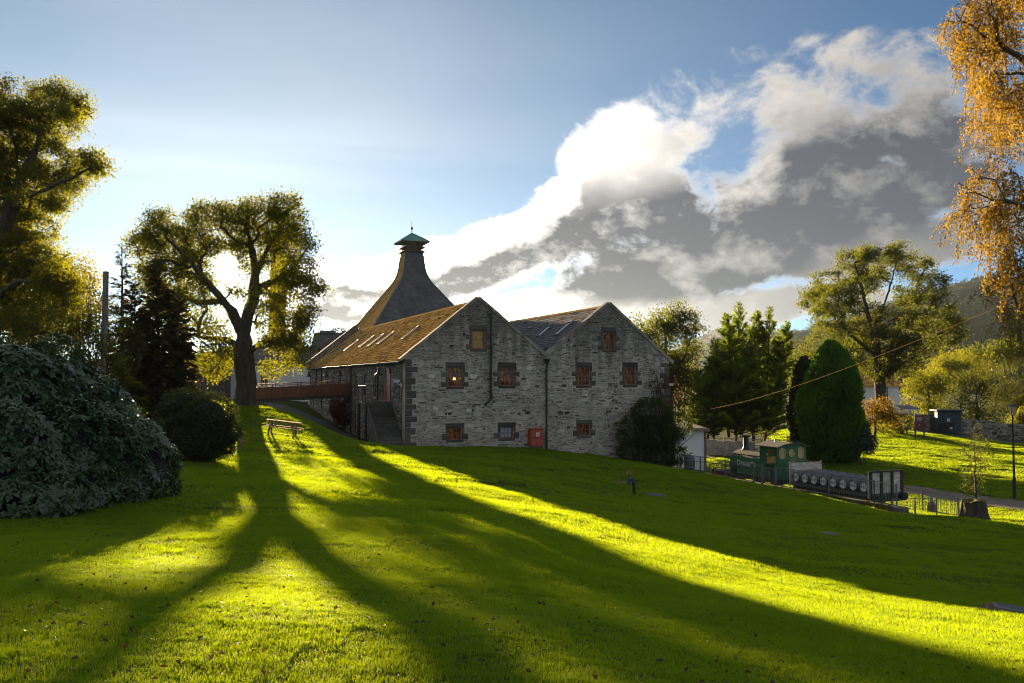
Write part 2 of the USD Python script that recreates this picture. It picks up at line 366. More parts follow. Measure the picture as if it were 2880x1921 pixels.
# ---------------------------------------------------------------- the ground
D1, D2 = np.array([.9232, .3843]), np.array([-.3843, .9232])     # along the stone gables, and back along the building
C0 = np.array([-6.5, 52.0])                                       # the near left corner of the distillery
FEN0, FEN1 = np.array([17.75, 41.9]), np.array([10.75, 58.7])      # the railing beside the train
def build_height():
    pts = []
    def c(px, Y, h): pts.append((Wx(px, Y), Y, h))
    def k(px, py, Y): p = W(px, py, Y); pts.append((p[0], p[1], p[2] - EYE))
    for px, h in ((-400, -1.6), (700, -1.68), (1440, -1.72), (2200, -1.85), (3400, -2.0)): c(px, 4.0, h + .06); c(px, .0001 + 2.2, -1.75)
    pts += [(-12, -3, -1.5), (12, -3, -2.2), (0, -6, -1.6), (-30, -5, -1.2), (30, -5, -3.)]
    for Y, h in ((7, -1.95), (10, -2.2), (15, -2.65), (20, -3.1), (26, -3.5), (34, -3.85), (42, -4.0), (48, -4.05)): c(1440, Y, h)
    for Y, h in ((10, -2.0), (15, -2.3), (20, -2.45), (27, -2.55)): c(520, Y, h)
    for a in ((0, 1480, 14), (480, 1340, 20), (560, 1297, 27), (790, 1227, 44), (680, 1258, 38), (745, 1300, 30), (780, 1440, 17), (790, 1600, 10.5),
              (690, 1136, 56), (600, 1140, 56), (540, 1160, 52), (760, 1150, 54), (700, 1185, 50), (845, 1168, 52), (930, 1205, 50), (1000, 1238, 48), (1140, 1262, 46),
              (1250, 1275, 45), (1783, 1403, 36), (2060, 1352, 46), (2400, 1424, 41), (2400, 1500, 28), (2400, 1600, 19), (2400, 1750, 11), (2000, 1500, 24),
              (1800, 1600, 14), (2880, 1482, 33), (2880, 1600, 21), (2880, 1750, 12), (2730, 1452, 36), (1100, 1330, 33), (1950, 1325, 51)): k(*a)
    pts += [(-9.3, 50.6, -3.95), (-10.6, 54, -3.95), (-12.5, 59, -3.9), (-15, 65, -3.75), (-18.5, 74, -3.1), (-22.5, 83, -2.3), (-6.5, 50, -3.95), (-14.2, 57, -2.15), (-19, 62, -1.5),
            (-24, 70, -1.7), (-32, 92, -2.1), (-40, 60, -1.5), (-45, 40, -1.8), (-22, 30, -2.1), (-20, 20, -2.1), (-17, 12, -2.0), (-40, 10, -1.5), (-60, 90, -2), (-20, 110, -2), (-60, 130, -2)]
    for s, h in ((1, -4.02), (5, -4.12), (9.4, -4.35), (13, -4.95), (15.6, -5.5), (18.5, -6.05)):
        p = C0 + D1 * s - D2 * .3; pts.append((p[0], p[1], h))
    pts += [(12.6, 61.5, -6.3), (8, 75, -6.3), (0, 100, -5)]
    for t in np.linspace(0, 1, 6):
        p = FEN0 + (FEN1 - FEN0) * t; pts.append((p[0], p[1], -6.02))
    # the lower level beyond the railing
    d = (FEN1 - FEN0) / np.linalg.norm(FEN1 - FEN0); nrm = np.array([d[1], -d[0]])
    for t in (-.25, 0, .35, .7, 1.05):
        for w in (1.6, 3.2):
            p = FEN0 + (FEN1 - FEN0) * t + nrm * w; pts.append((p[0], p[1], -6.98 if t > -.2 else -7.1))
    for a in ((24.2, 46, -7.25), (22, 42, -6.9)): pts.append(a)
    for px, Y, h in ((2600, 54, -7.3), (2880, 47, -7.0), (2850, 52, -6.87), (3100, 40, -6.6), (2500, 70, -6.7), (2700, 66, -6.9), (2330, 72, -6.45), (2461, 88, -6.05), (2580, 90, -5.8),
                     (2880, 88, -6.75), (2510, 98, -5.5), (2880, 94, -6.95), (2300, 110, -5.6), (2100, 84, -6.2), (1950, 64, -6.6), (1990, 70, -6.3), (2060, 66, -6.6), (2880, 115, -6.4), (2550, 115, -5.2), (3200, 80, -7)): c(px, Y, h)
    pts += [(90, 60, -7), (90, 130, -6), (40, 140, -5.5), (-10, 150, -4), (70, 20, -6.5), (60, 0, -5)]
    pts = np.array(pts)
    xs, ys = np.arange(-75, 105.1, .5), np.arange(-10, 155.1, .5)
    gx, gy = np.meshgrid(xs, ys, indexing='ij')
    z = RBFInterpolator(pts[:, :2], pts[:, 2], kernel='linear', smoothing=.15, neighbors=40)(np.stack([gx.ravel(), gy.ravel()], 1)).reshape(gx.shape)
    from scipy.ndimage import gaussian_filter
    z = gaussian_filter(z, 2.2)
    q = np.stack([gx, gy, gx * 0], -1)
    near = np.clip(np.hypot(gx, gy) / 12, .25, 1)
    z += (meshkit.fbm(q / 3.1, 3, 5) - .5) * .22 * near + (meshkit.fbm(q / 1.1, 2, 8) - .5) * .085
    return xs, ys, z + EYE
XS, YS, HZ = build_height()
from scipy.ndimage import map_coordinates
def H(x, y):
    x, y = np.asarray(x, float), np.asarray(y, float)
    i = np.clip((x - XS[0]) / .5, 0, len(XS) - 1.001); j = np.clip((y - YS[0]) / .5, 0, len(YS) - 1.001)
    z = map_coordinates(HZ, [np.atleast_1d(i).ravel(), np.atleast_1d(j).ravel()], order=1).reshape(np.shape(i) or (1,))
    out = np.maximum.reduce([np.abs(x - 15) - 90, y - 155, -10 - y, 0 * x])
    w = np.clip(out / 150, 0, 1)
    z = z * (1 - w) + (-4.6) * w
    return float(z.reshape(-1)[0]) if np.ndim(x) == 0 else z
def G(px, Y):
    x = Wx(px, Y); return np.array([x, Y, H(x, Y)])

def lawn_shader(g):
    p = pos(g)
    n = noise(g, p, .35, 4., .6); m = noise(g, p, 9., 5., .65)
    col = mixc(g, n.step(.35, .65), (.030, .070, .008), (.055, .080, .010))
    col = mul(g, col, ramp(g, m, [(.25, (.55, .55, .5)), (.7, (1.3, 1.2, 1.1))]))
    return g.node('principled_bsdf', base_color=col, roughness=.95, specular_ior_level=.1, normal=bump(g, m, .05)) + '.BSDF'
M['lawn'] = shade('lawn', lawn_shader)
def sheet(xs, ys, dz=0.):
    gx, gy = np.meshgrid(xs, ys, indexing='ij')
    v = np.stack([gx, gy, H(gx, gy) + dz], -1).reshape(-1, 3); n = len(ys)
    i, j = np.meshgrid(np.arange(len(xs) - 1), np.arange(n - 1), indexing='ij')
    f = np.stack([i * n + j, (i + 1) * n + j, (i + 1) * n + j + 1, i * n + j + 1], -1).reshape(-1, 4)
    return v, f
def geo(a, b, step, grow=1.25):
    o, s = [], step
    while a < b: s *= grow; a += s; o.append(a)
    return o
gx = np.array([-x for x in geo(75, 6000, .5)][::-1] + list(np.arange(-75, 105.1, .5)) + geo(105, 6000, .5))
gy = np.array([-y for y in geo(10, 3000, .5)][::-1] + list(np.arange(-10, 155.1, .5)) + geo(155, 9000, .5))
mb = MB(); mb.add(*sheet(gx, gy))
part('ground', mb, M['lawn'], smooth=True, kind='structure')

def drape(name, centre, width, mat, lift=.012, n=60, **kw):
    """A sheet that follows the ground along a line of points."""
    c = np.array(centre, float); d = np.r_[0, np.cumsum(np.linalg.norm(np.diff(c, axis=0), axis=1))]
    u = np.linspace(0, d[-1], n); p = np.stack([np.interp(u, d, c[:, 0]), np.interp(u, d, c[:, 1])], 1)
    t = np.gradient(p, axis=0); t /= np.linalg.norm(t, axis=1, keepdims=True)
    nn = np.stack([-t[:, 1], t[:, 0]], 1); w = np.interp(u, d, np.broadcast_to(width, len(d)))
    rows = [p + nn * (w * k)[:, None] for k in np.linspace(-.5, .5, 7)]
    v = np.stack(rows, 1); z = H(v[..., 0], v[..., 1]) + lift
    v = np.concatenate([v, z[..., None]], -1).reshape(-1, 3)
    i, j = np.meshgrid(np.arange(n - 1), np.arange(6), indexing='ij')
    f = np.stack([i * 7 + j, i * 7 + j + 1, (i + 1) * 7 + j + 1, (i + 1) * 7 + j], -1).reshape(-1, 4)[:, ::-1]
    mb = MB(); mb.add(v, f)
    return part(name, mb, mat, None, True, kind='structure', **kw)
w0 = C0 - D1 * 1.9
drape('path', [w0 + D2 * -.5, w0 + D2 * 8, w0 + D2 * 16, w0 + D2 * 24 - D1 * .6, w0 + D2 * 36 - D1 * 4], [2.2, 2.6, 2.8, 3.5, 6], M['tarmac'])
drape('lane', [(Wx(2440, 60), 60), (Wx(2560, 56.5), 56.5), (Wx(2700, 52.5), 52.5), (Wx(2880, 48), 48), (Wx(3150, 42), 42)], [2.6, 2.6, 2.6, 2.6, 2.8], M['gravel'])
drape('road', [(Wx(2380, 103), 103), (Wx(2510, 99), 99), (Wx(2700, 96.5), 96.5), (Wx(2880, 94), 94), (Wx(3200, 88), 88)], 4.2, M['tarmac'])
drape('track_bed', [FEN0 + np.array([2.4, -1.3]), FEN1 + np.array([2.0, 1.4])], 3.0, M['gravel'], .02)
drape('forecourt', [(Wx(1880, 61.3), 61.3), (Wx(1990, 60.5), 60.5), (Wx(2040, 58.6), 58.6)], 2.2, M['concrete'], .02)

# ---------------------------------------------------------------- the stone distillery
ROT = 22.6
ZD = EYE - 4.0
def front(px, py):
    """Pixel to (s, z) on the gable wall."""
    o, d = np.array([0, 0, EYE]), W(px, py, 50) - [0, 0, EYE]
    n = np.array([D2[0], D2[1], 0]); t = np.dot(np.array([*C0, 0]) - o, n) / np.dot(d, n)
    p = o + d * t
    return float((p[:2] - C0) @ D1), float(p[2] - ZD)
def side(px, py):
    """Pixel to (t, z) on the long wall."""
    o, d = np.array([0, 0, EYE]), W(px, py, 50) - [0, 0, EYE]
    n = np.array([D1[0], D1[1], 0]); t = np.dot(np.array([*C0, 0]) - o, n) / np.dot(d, n)
    p = o + d * t
    return float((p[:2] - C0) @ D2), float(p[2] - ZD)
dist = thing('distillery', 'grey rubble stone distillery of two gables with slate roofs behind the lawn', 'distillery', (C0[0], C0[1], ZD), ROT)
rng = np.random.default_rng(11)
EAV, RDG, VAL, LEN = 5.45, 9.15, 5.62, 34.6
gable = Polygon([(0, -3.2), (18.85, -3.2), (18.85, EAV), (14.13, RDG), (9.42, VAL), (4.71, RDG), (0, EAV)])
zA = lambda zx, zy: front(1100 + zx / 3.137, 800 + zy / 3.137)
zB = lambda zx, zy: front(1500 + zx / 3.137, 800 + zy / 3.137)
# (left, top, right, bottom on the wall, columns, rows, what is behind the glass)
wins = []
for fn, l, t, r, b, nc, nr, back in ((zA, 713, 398, 830, 572, 2, 2, 'amber'), (zA, 503, 727, 628, 903, 3, 4, 'room'), (zA, 960, 727, 1085, 897, 3, 4, 'room'), (zA, 503, 1262, 625, 1370, 3, 2, 'room'),
                                   (zA, 963, 1253, 1080, 1357, 3, 2, 'blind'), (zB, 617, 415, 718, 580, 3, 4, 'room'), (zB, 392, 725, 502, 892, 3, 4, 'room'), (zB, 805, 725, 907, 887, 3, 4, 'room'),
                                   (zB, 398, 1230, 503, 1335, 3, 2, 'room')):
    a, c = fn(l, t), fn(r, b); wins.append((a[0], c[1], c[0], a[1], nc, nr, back))
holes = unary_union([sbox(l, b, r, t) for l, b, r, t, *_ in wins])
U, Z3, INN = (1, 0, 0), (0, 0, 1), (0, 1, 0)
def wall_slab(poly, o, U, Vv, depth): return MB().prism(poly, o, U, Vv, depth)
wm = MB()
wm.prism(gable.difference(holes), (0, .62, 0), U, Z3, .6)                      # the gables
m2 = MB(); m2.box((0.02, .62, -3.2), (.6, LEN, 5.28)); m2.box((18.25, .62, -3.2), (18.83, LEN, 5.3))
endg = Polygon([(0, -3.2), (9.42, -3.2), (9.42, VAL), (4.71, RDG), (0, EAV)])
m2.prism(endg, (0, LEN + .5, 0), U, Z3, .5); m2.prism(Polygon([(9.42, -3.2), (18.85, -3.2), (18.85, EAV), (14.13, RDG), (9.42, VAL)]), (0, LEN + .5, 0), U, Z3, .5)
wall = part('gable_wall', wm, M['mortar'], dist)
sidewall = part('side_wall', m2, M['harl'], dist, label='long harled rubble wall with slit windows')

# dressed stones: lintels, sills, the blocks beside the windows, and the corner quoins
dressed, taken = [], []
for l, b, r, t, nc, nr, back in wins:
    low = nr == 2 and nc == 3
    dressed.append((l - .16, t, r + .16, t + (.30 if not low else .26)))
    dressed.append((l - .12, b - .15, r + .12, b))
    h = t - b; n = 4 if h > 1.0 else 2
    for k in range(n):
        z0, z1 = b + h * k / n + .006, b + h * (k + 1) / n - .006
        for s in (-1, 1):
            w = (.42 if k % 2 == (0 if s < 0 else 0) else .17) * rng.uniform(.9, 1.1)
            dressed.append((l - w, z0, l - .004, z1) if s < 0 else (r + .004, z0, r + w, z1))
z = -1.2
k = 0
while z < 5.3:
    h = rng.uniform(.32, .46); w = (.72 if k % 2 else .42) * rng.uniform(.9, 1.12)
    dressed.append((.005, z, w, min(z + h - .02, 5.3))); z += h; k += 1
z = -2.6
while z < 5.2:
    h = rng.uniform(.3, .42); w = (.66 if k % 2 else .4) * rng.uniform(.9, 1.1)
    dressed.append((18.84 - w, z, 18.845, min(z + h - .02, 5.2))); z += h; k += 1
def stone(l, b, r, t, proud, jit=.012, y0=.021, cut=0.):
    w, h = r - l, t - b; e = min(.022, .22 * h)
    if cut:
        k = rng.uniform(.08, .42, 4) * cut; m_ = rng.uniform(.15, .5, 4) * cut; cw = np.minimum(k * w, .12)
        f = np.array([(l + cw[0], b), (r - cw[1], b), (r, b + m_[1] * h), (r, t - m_[2] * h), (r - cw[2], t), (l + cw[3], t), (l, t - m_[3] * h), (l, b + m_[0] * h)])
    else: f = np.array([(l, b), (r, b), (r, t), (l, t)])
    f = f + rng.uniform(-jit, jit, f.shape); n = len(f)
    c = f.mean(0); g_ = c + (f - c) * (1 - e / np.array([w / 2, h / 2]))
    tx, tz = rng.uniform(-.018, .018, 2); dy = tx * (g_[:, 0] - c[0]) / w * 2 + tz * (g_[:, 1] - c[1]) / h * 2
    v = [(x, y0, z) for x, z in f] + [(x, y0 - proud + q + rng.uniform(-.004, .004), z) for (x, z), q in zip(g_, dy)]
    fc = [(n, n + i, n + i + 1) for i in range(1, n - 1)] + [(i, (i + 1) % n, n + (i + 1) % n) for i in range(n)] + [(i, n + (i + 1) % n, n + i) for i in range(n)]
    return np.array(v), np.array(fc)
for d in dressed:
    v, f = stone(*d, .035, .008); mb = MB(); mb.add(v, f, rng.uniform(0, 1)); part('dressed_stone', mb, M['dark_stone'], wall)
free = gable.buffer(-.03).difference(holes.buffer(.012)).difference(unary_union([sbox(*d) for d in dressed]).buffer(.01))
from shapely.prepared import prep
pf = prep(free)
stones = []
z = -2.7
while z < 9.1:
    h = rng.choice([.065, .09, .12, .16, .22], p=[.26, .30, .24, .14, .06]) * rng.uniform(.9, 1.1)
    x = rng.uniform(-.3, 0)
    while x < 18.9:
        w = h * rng.uniform(1.3, 5.2) if h < .15 else h * rng.uniform(1.0, 2.6)
        if rng.random() < .84:
            gp = rng.uniform(.012, .035); dz = rng.uniform(-.03, .03)
            cand = [(x + gp, z + gp * .5 + dz, x + w - gp, z + h - gp * .45 + dz)]
            for _ in range(3):
                nxt = []
                for q in cand:
                    if pf.contains(sbox(*q)): stones.append(q)
                    elif q[2] - q[0] > .14 and pf.intersects(sbox(*q)):
                        m_ = (q[0] + q[2]) / 2; nxt += [(q[0], q[1], m_ - .006, q[3]), (m_ + .006, q[1], q[2], q[3])]
                cand = nxt
        x += w
    z += h
for _ in range(26):                                                               # a few large pale blocks
    x, z = rng.uniform(.8, 18), rng.uniform(-.8, 6.5); w, h = rng.uniform(.35, .6), rng.uniform(.2, .42)
    if pf.contains(sbox(x, z, x + w, z + h)): stones.append((x, z, x + w, z + h, .97))
def tone_of(q):
    if len(q) > 4: return q[4]
    h = q[3] - q[1]; r = rng.random()
    base = rng.choice([.08, .32, .46, .56, .68, .84], p=[.09, .14, .29, .29, .14, .05])
    return float(np.clip(base + rng.normal(0, .07), 0, 1))
vis = [q for q in stones if q[3] > H(*(C0 + D1 * q[0])) - ZD - .1]
order = sorted(range(len(vis)), key=lambda i: -(vis[i][2] - vis[i][0]) * (vis[i][3] - vis[i][1]))
rest = MB()
for k, i in enumerate(order):
    q = vis[i]; proud = rng.uniform(.008, .045) if len(q) < 5 else .05
    v, f = stone(*q[:4], proud, .010, .021, 1.)
    if k < 300:
        mb = MB(); mb.add(v, f, tone_of(q)); part('stone', mb, M['stone'], wall)
    else: rest.add(v, f, tone_of(q))
part('small_stones', rest, M['stone'], wall, kind='stuff')
# rubble of the long side wall
slits = []
for px in (1128, 1082, 1054, 1024, 999, 956, 936, 919, 903, 889):
    t, _ = side(px, 1060); slits.append((t - .17, 2.95 if px != 1128 else 2.75, t + .17, 3.95))
for px in (1009, 998): t, _ = side(px, 1160); slits.append((t - .15, .2, t + .15, 1.6))
d0 = side(1093, 1075)[0]; door = (d0 - .48, 2.62, d0 + .48, 4.72)
b0 = side(980, 1080)[0]; door2 = (b0 - .55, 2.95, b0 + .55, 5.0)
opn = unary_union([sbox(*q) for q in slits + [door, door2]])
sfree = prep(sbox(.66, -1.6, LEN - .3, 5.2).difference(opn.buffer(.05)))
rest = MB(); big = []; z = -1.0
while z < 5.2:
    h = rng.choice([.10, .14, .19]) * rng.uniform(.9, 1.1); x = .6
    while x < LEN:
        w = h * rng.uniform(1.2, 3.4)
        if rng.random() < .86:
            q = (x + .015, z + .012, x + w - .015, z + h - .01)
            if sfree.contains(sbox(*q)): big.append(q)
        x += w
    z += h
big.sort(key=lambda q: -(q[2] - q[0]) * (q[3] - q[1]) / (1 + q[0] / 6))
for k, q in enumerate(big):
    v, f = stone(*q, rng.uniform(.01, .05), .012, .021, 1.); v = np.stack([v[:, 1], v[:, 0], v[:, 2]], 1); f = f[:, ::-1]
    tt = float(np.clip(rng.normal(.4, .2), 0, .8))
    if k < 150:
        mb = MB(); mb.add(v, f, tt); part('stone', mb, M['stone'], sidewall)
    else: rest.add(v, f, tt)
part('small_stones', rest, M['stone'], sidewall, kind='stuff')

# windows: frame > panes, with what stands behind them
for l, b, r, t, nc, nr, back in wins:
    y = .10; fr = MB(); fw = .075
    for lo, hi in (((l, y, b), (l + fw, y + .1, t)), ((r - fw, y, b), (r, y + .1, t)), ((l + fw, y, b), (r - fw, y + .1, b + fw)), ((l + fw, y, t - fw), (r - fw, y + .1, t))): fr.bbox(lo, hi, .008)
    if back != 'amber':
        for i in range(1, nc):
            x = l + fw + (r - l - 2 * fw) * i / nc; fr.box((x - .014, y + .02, b + fw), (x + .014, y + .06, t - fw))
        for i in range(1, nr):
            z = b + fw + (t - b - 2 * fw) * i / nr; hh = .032 if nr == 4 and i == 2 else .014
            fr.box((l + fw, y + .018, z - hh), (r - fw, y + (.075 if hh > .02 else .062), z + hh))
    else:
        fr.box((l + fw, y + .02, (b + t) / 2 - .012), (r - fw, y + .06, (b + t) / 2 + .012))
    win = part('window', fr, M['frame_red'], dist)
    for i in range(nc):
        for j in range(nr):
            x0, x1 = (l + fw + (r - l - 2 * fw) * q / nc for q in (i, i + 1)); z0, z1 = (b + fw + (t - b - 2 * fw) * q / nr for q in (j, j + 1))
            pm = MB(); pm.box((x0 + .015, y + .034, z0 + .015), (x1 - .015, y + .040, z1 - .015)); part('pane', pm, M['glass'], win)
    bk = MB()
    if back in ('amber', 'blind'): bk.box((l + .02, y + .13, b + .02), (r - .02, y + .14, t - .02))
    else:
        bk.box((l - .05, 1.9, b - .05), (r + .05, 1.92, t + .05)); bk.box((l - .05, .62, b - .09), (r + .05, 1.9, b - .05)); bk.box((l - .05, .62, t + .05), (r + .05, 1.9, t + .09))
        bk.box((l - .09, .62, b - .05), (l - .05, 1.9, t + .05)); bk.box((r + .05, .62, b - .05), (r + .09, 1.9, t + .05))
    part('blind' if back != 'room' else 'room_lining', bk, M[back], win, label={'amber': 'amber panel', 'blind': 'white blind'}.get(back))  # the amber one is just a coloured panel
# a lamp glowing behind the left first-floor window
def glow(g): return g.node('emission', color=(1., .42, .06), strength=.8) + '.emission'
M['lamp_glow'] = shade('lamp_glow', glow)
l, b, r, t = wins[1][:4]; gm = MB(); gm.lathe([(0, 0), (.10, 0), (.07, .16), (0, .16)], (r - .26, .8, b + .42), 12)
part('room_lamp', gm, M['lamp_glow'], dist, label='small lit lamp behind the window')
l, b, r, t = wins[8][:4]; gm = MB()
for i, (x, h) in enumerate(((.25, .28), (.42, .2), (.62, .24), (.8, .2))): gm.lathe([(0, 0), (.045, 0), (.045, h * .6), (.018, h * .8), (.018, h), (0, h)], (l + x, .32, b + .06), 10)
part('bottles', gm, M['hoop'], dist, label='small bottles on the window ledge')
# slit windows and doors of the side wall (dark, recessed)
for i, (a, b, c, d) in enumerate(slits):
    mb = MB(); mb.box((-.012, a, b), (.03, c, d)); w_ = part('slit_window', mb, M['frame_red'] if i == 0 else M['room'], dist)
    lm = MB(); lm.bbox((-.05, a - .15, d), (.02, c + .15, d + .5), .01, .6); part('lintel', lm, M['dark_stone'], w_)
    for y in (a, c):
        for k in range(2):
            z = b + (d - b) * k / 2; sg = -1 if y == a else 1; ww = .22 if k else .12
            jm = MB(); jm.bbox((-.04, min(y, y + sg * ww), z), (.02, max(y, y + sg * ww), z + (d - b) / 2 - .01), .01, .4); part('jamb_stone', jm, M['dark_stone'], w_)
for dr, name, mt in ((door, 'door', 'red_paint'), (door2, 'door', 'timber_dark')):
    a, b, c, d = dr; mb = MB()
    for k in range(5): mb.bbox((-.02, a + (c - a) * k / 5 + .004, b), (.03, a + (c - a) * (k + 1) / 5 - .004, d), .008)
    dd = part(name, mb, M[mt], dist)
    fm = MB(); fm.box((-.04, a - .09, b), (.02, a, d + .1)); fm.box((-.04, c, b), (.02, c + .09, d + .1)); fm.box((-.04, a, d), (.02, c, d + .1)); part('door_frame', fm, M['frame_red'], dd)
    if name == 'door':
        hm = MB(); hm.lathe([(0, 0), (.035, 0), (.035, .05), (0, .05)], (-.05, a + .12, b + 1.0), 8, 'x'); part('handle', hm, M['steel'], dd)

# roofs: each slope a deck with slates laid in courses
def roof_slope(name, foot, head, y0, y1, mat, n300, label=None, kind_rows=.235, w0=.3):
    """foot and head are (s, z) of eave and ridge."""
    a, b = np.array([foot[0], 0, foot[1]]), np.array([head[0], 0, head[1]]); e = (b - a); L = np.linalg.norm(e); e /= L
    nrm = np.array([-e[2], 0, e[0]]) * (1 if e[0] > 0 else -1)
    if nrm[2] < 0: nrm = -nrm
    dk = MB(); q = [a, b]; off = nrm * -.06
    dk.hexa([a + [0, y0, 0] + off, a + [0, y1, 0] + off, b + [0, y1, 0] + off, b + [0, y0, 0] + off] + [a + [0, y0, 0], a + [0, y1, 0], b + [0, y1, 0], b + [0, y0, 0]])
    rf = part(name, dk, M['timber_dark'], dist, label=label)
    rest, k = MB(), 0; rows = int(L / kind_rows); ex = L / rows; items = []
    for i in range(rows):
        y = y0 - rng.uniform(0, w0)
        while y < y1:
            w = w0 * rng.uniform(.75, 1.3); ya, yb = max(y, y0) + .003, min(y + w, y1) - .003; y += w
            if yb - ya < .05: continue
            jit = rng.uniform(-.012, .012); lift = rng.uniform(0, .008)
            p0, p1 = a + e * (i * ex + jit), a + e * min((i + 1) * ex + .05, L)
            lo0, lo1 = nrm * (.026 + lift), nrm * .004; th = nrm * .014
            tw = nrm * rng.normal(0, .009); v = [p0 + [0, ya, 0] + lo0 - tw, p0 + [0, yb, 0] + lo0 + tw, p1 + [0, yb, 0] + lo1 + tw, p1 + [0, ya, 0] + lo1 - tw]
            v = v + [x + th for x in v]
            items.append((ya, i, np.array(v), float(np.clip(rng.normal(.5, .22), 0, 1))))
    items.sort(key=lambda q: q[0] + .12 * q[1])
    fc = np.array([(4, 5, 6, 7), (0, 1, 5, 4), (1, 2, 6, 5), (2, 3, 7, 6), (3, 0, 4, 7)])
    if e[0] > 0: fc = fc[:, ::-1]
    for ya, i, v, tn in items:
        if k < n300:
            mb = MB(); mb.add(v, fc, tn); part('slate', mb, M[mat], rf); k += 1
        else: rest.add(v, fc, tn)
    part('small_slates', rest, M[mat], rf, kind='stuff')
    return rf, a, e, nrm, L
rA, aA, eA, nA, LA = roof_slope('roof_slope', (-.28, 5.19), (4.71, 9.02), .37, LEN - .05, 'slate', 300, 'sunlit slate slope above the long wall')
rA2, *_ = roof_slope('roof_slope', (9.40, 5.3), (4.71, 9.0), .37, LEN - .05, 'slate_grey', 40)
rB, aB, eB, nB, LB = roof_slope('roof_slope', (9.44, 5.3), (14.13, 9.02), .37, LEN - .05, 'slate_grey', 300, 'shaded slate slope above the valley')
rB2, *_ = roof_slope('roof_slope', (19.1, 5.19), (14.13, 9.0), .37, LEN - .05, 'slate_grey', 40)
for x in (4.71, 14.13):
    y = .4
    while y < LEN - .1:
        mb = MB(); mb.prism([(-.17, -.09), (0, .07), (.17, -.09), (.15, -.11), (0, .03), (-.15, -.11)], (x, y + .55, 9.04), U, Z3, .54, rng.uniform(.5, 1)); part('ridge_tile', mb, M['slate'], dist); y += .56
# coping stones on the front and back gables
def coping(p, q, y0, y1, lift=.0, n=9):
    p, q = np.array(p), np.array(q); e = (q - p) / np.linalg.norm(q - p); nn = np.array([-e[1], e[0]]); nn = nn if nn[1] > 0 else -nn
    for k in range(n):
        a, b = p + (q - p) * k / n, p + (q - p) * (k + 1) / n - e * .012
        j = rng.uniform(-.012, .012); c = [a + nn * (-.05), b + nn * (-.05), b + nn * (.14 + lift + j), a + nn * (.14 + lift + j)]
        v = [(x[0], y0, x[1]) for x in c] + [(x[0], y1, x[1]) for x in c]
        mb = MB(); mb.hexa(v, rng.uniform(.55, .85)); part('coping_stone', mb, M['stone'], dist)
for a, b in (((-.3, 5.2), (4.71, 9.2)), ((9.42, 5.6), (4.71, 9.2)), ((9.42, 5.6), (14.13, 9.2)), ((19.15, 5.2), (14.13, 9.2))):
    coping(a, b, -.06, .37); coping(a, b, LEN - .05, LEN + .5, .35 if a[0] < 0 else 0, 8)
# skylights
def skylight(a, e, nrm, u, y, lu, w, name='skylight'):
    o = a + e * u; h = np.array([0, 1, 0])
    fr = MB(); t = .07
    def b(u0, u1, y0, y1, z0, z1):
        P = lambda uu, yy, zz: a + e * uu + h * yy + nrm * zz
        fr.hexa([P(u0, y0, z0), P(u0, y1, z0), P(u1, y1, z0), P(u1, y0, z0), P(u0, y0, z1), P(u0, y1, z1), P(u1, y1, z1), P(u1, y0, z1)])
    b(u, u + lu, y, y + t, .02, .10); b(u, u + lu, y + w - t, y + w, .02, .10); b(u, u + t, y + t, y + w - t, .02, .10); b(u + lu - t, u + lu + .12, y + t, y + w - t, .02, .12)
    s = part(name, fr, M['lead'], dist)
    fr = MB(); b(u + t, u + lu - t, y + t, y + w - t, .05, .065); part('pane', fr, M['skyglass'], s)
M['skyglass'] = plain('skylight_glass', (.03, .035, .045), .06, spec=.9)
def slope_y(px, py):
    o, d = np.array([0, 0, EYE]), W(px, py, 50) - [0, 0, EYE]
    R = np.array([[D1[0], D1[1], 0], [D2[0], D2[1], 0], [0, 0, 1]])
    lo, ld = R @ (o - [C0[0], C0[1], ZD]), R @ d
    return lo, ld
def hit(a, nrm, px, py):
    lo, ld = slope_y(px, py); t = np.dot(a - lo, nrm) / np.dot(ld, nrm); return lo + ld * t
for px0, py0, px1, py1 in ((1124, 957, 1176, 922), (1063, 970, 1107, 937), (1035, 976, 1078, 944), (1004, 979, 1050, 949), (968, 988, 1006, 960), (932, 996, 967, 968)):
    p, q = hit(aA, nA, px0, py0), hit(aA, nA, px1, py1)
    skylight(aA, eA, nA, (p - aA) @ eA, min(p[1], q[1]) - .3, abs((q - p) @ eA), .62)
for px0, py0, px1, py1 in ((1556, 945, 1612, 906), (1508, 948, 1556, 916), (1479, 932, 1497, 924)):
    p, q = hit(aB, nB, px0, py0), hit(aB, nB, px1, py1)
    skylight(aB, eB, nB, (p - aB) @ eB, (p[1] + q[1]) / 2 - .4, abs((q - p) @ eB), .8)
# rain pipes
def pipe(pts, r=.06, name='rain_pipe', bands=()):
    mb = MB(); mb.tube(pts, r, 10)
    p = part(name, mb, M['black'], dist, 40)
    for c in bands: bm = MB(); bm.lathe([(0, -.05), (r + .025, -.05), (r + .025, .05), (0, .05)], c, 10); part('pipe_collar', bm, M['black'], p)
x, zt = zA(876, 252); _, zb = zA(870, 1000); x2, zb2 = zA(820, 1066)
pipe([(x, -.12, zt), (x, -.12, zb), (x - .05, -.12, zb - .12), (x2, -.12, zb2)], .075, bands=[(x, -.12, z) for z in np.linspace(zb + .3, zt - .1, 5)])
xv = 9.42; hm = MB(); hm.lathe([(.08, -.3), (.22, 0), (.22, .06), (0, .06)], (xv, -.2, 5.35), 12)
part('rain_hopper', hm, M['black'], dist)
pipe([(xv, -.2, 5.1), (xv, -.12, 4.8), (xv, -.12, -.6)], .065, bands=[(xv, -.12, z) for z in (.6, 2., 3.4, 4.6)])
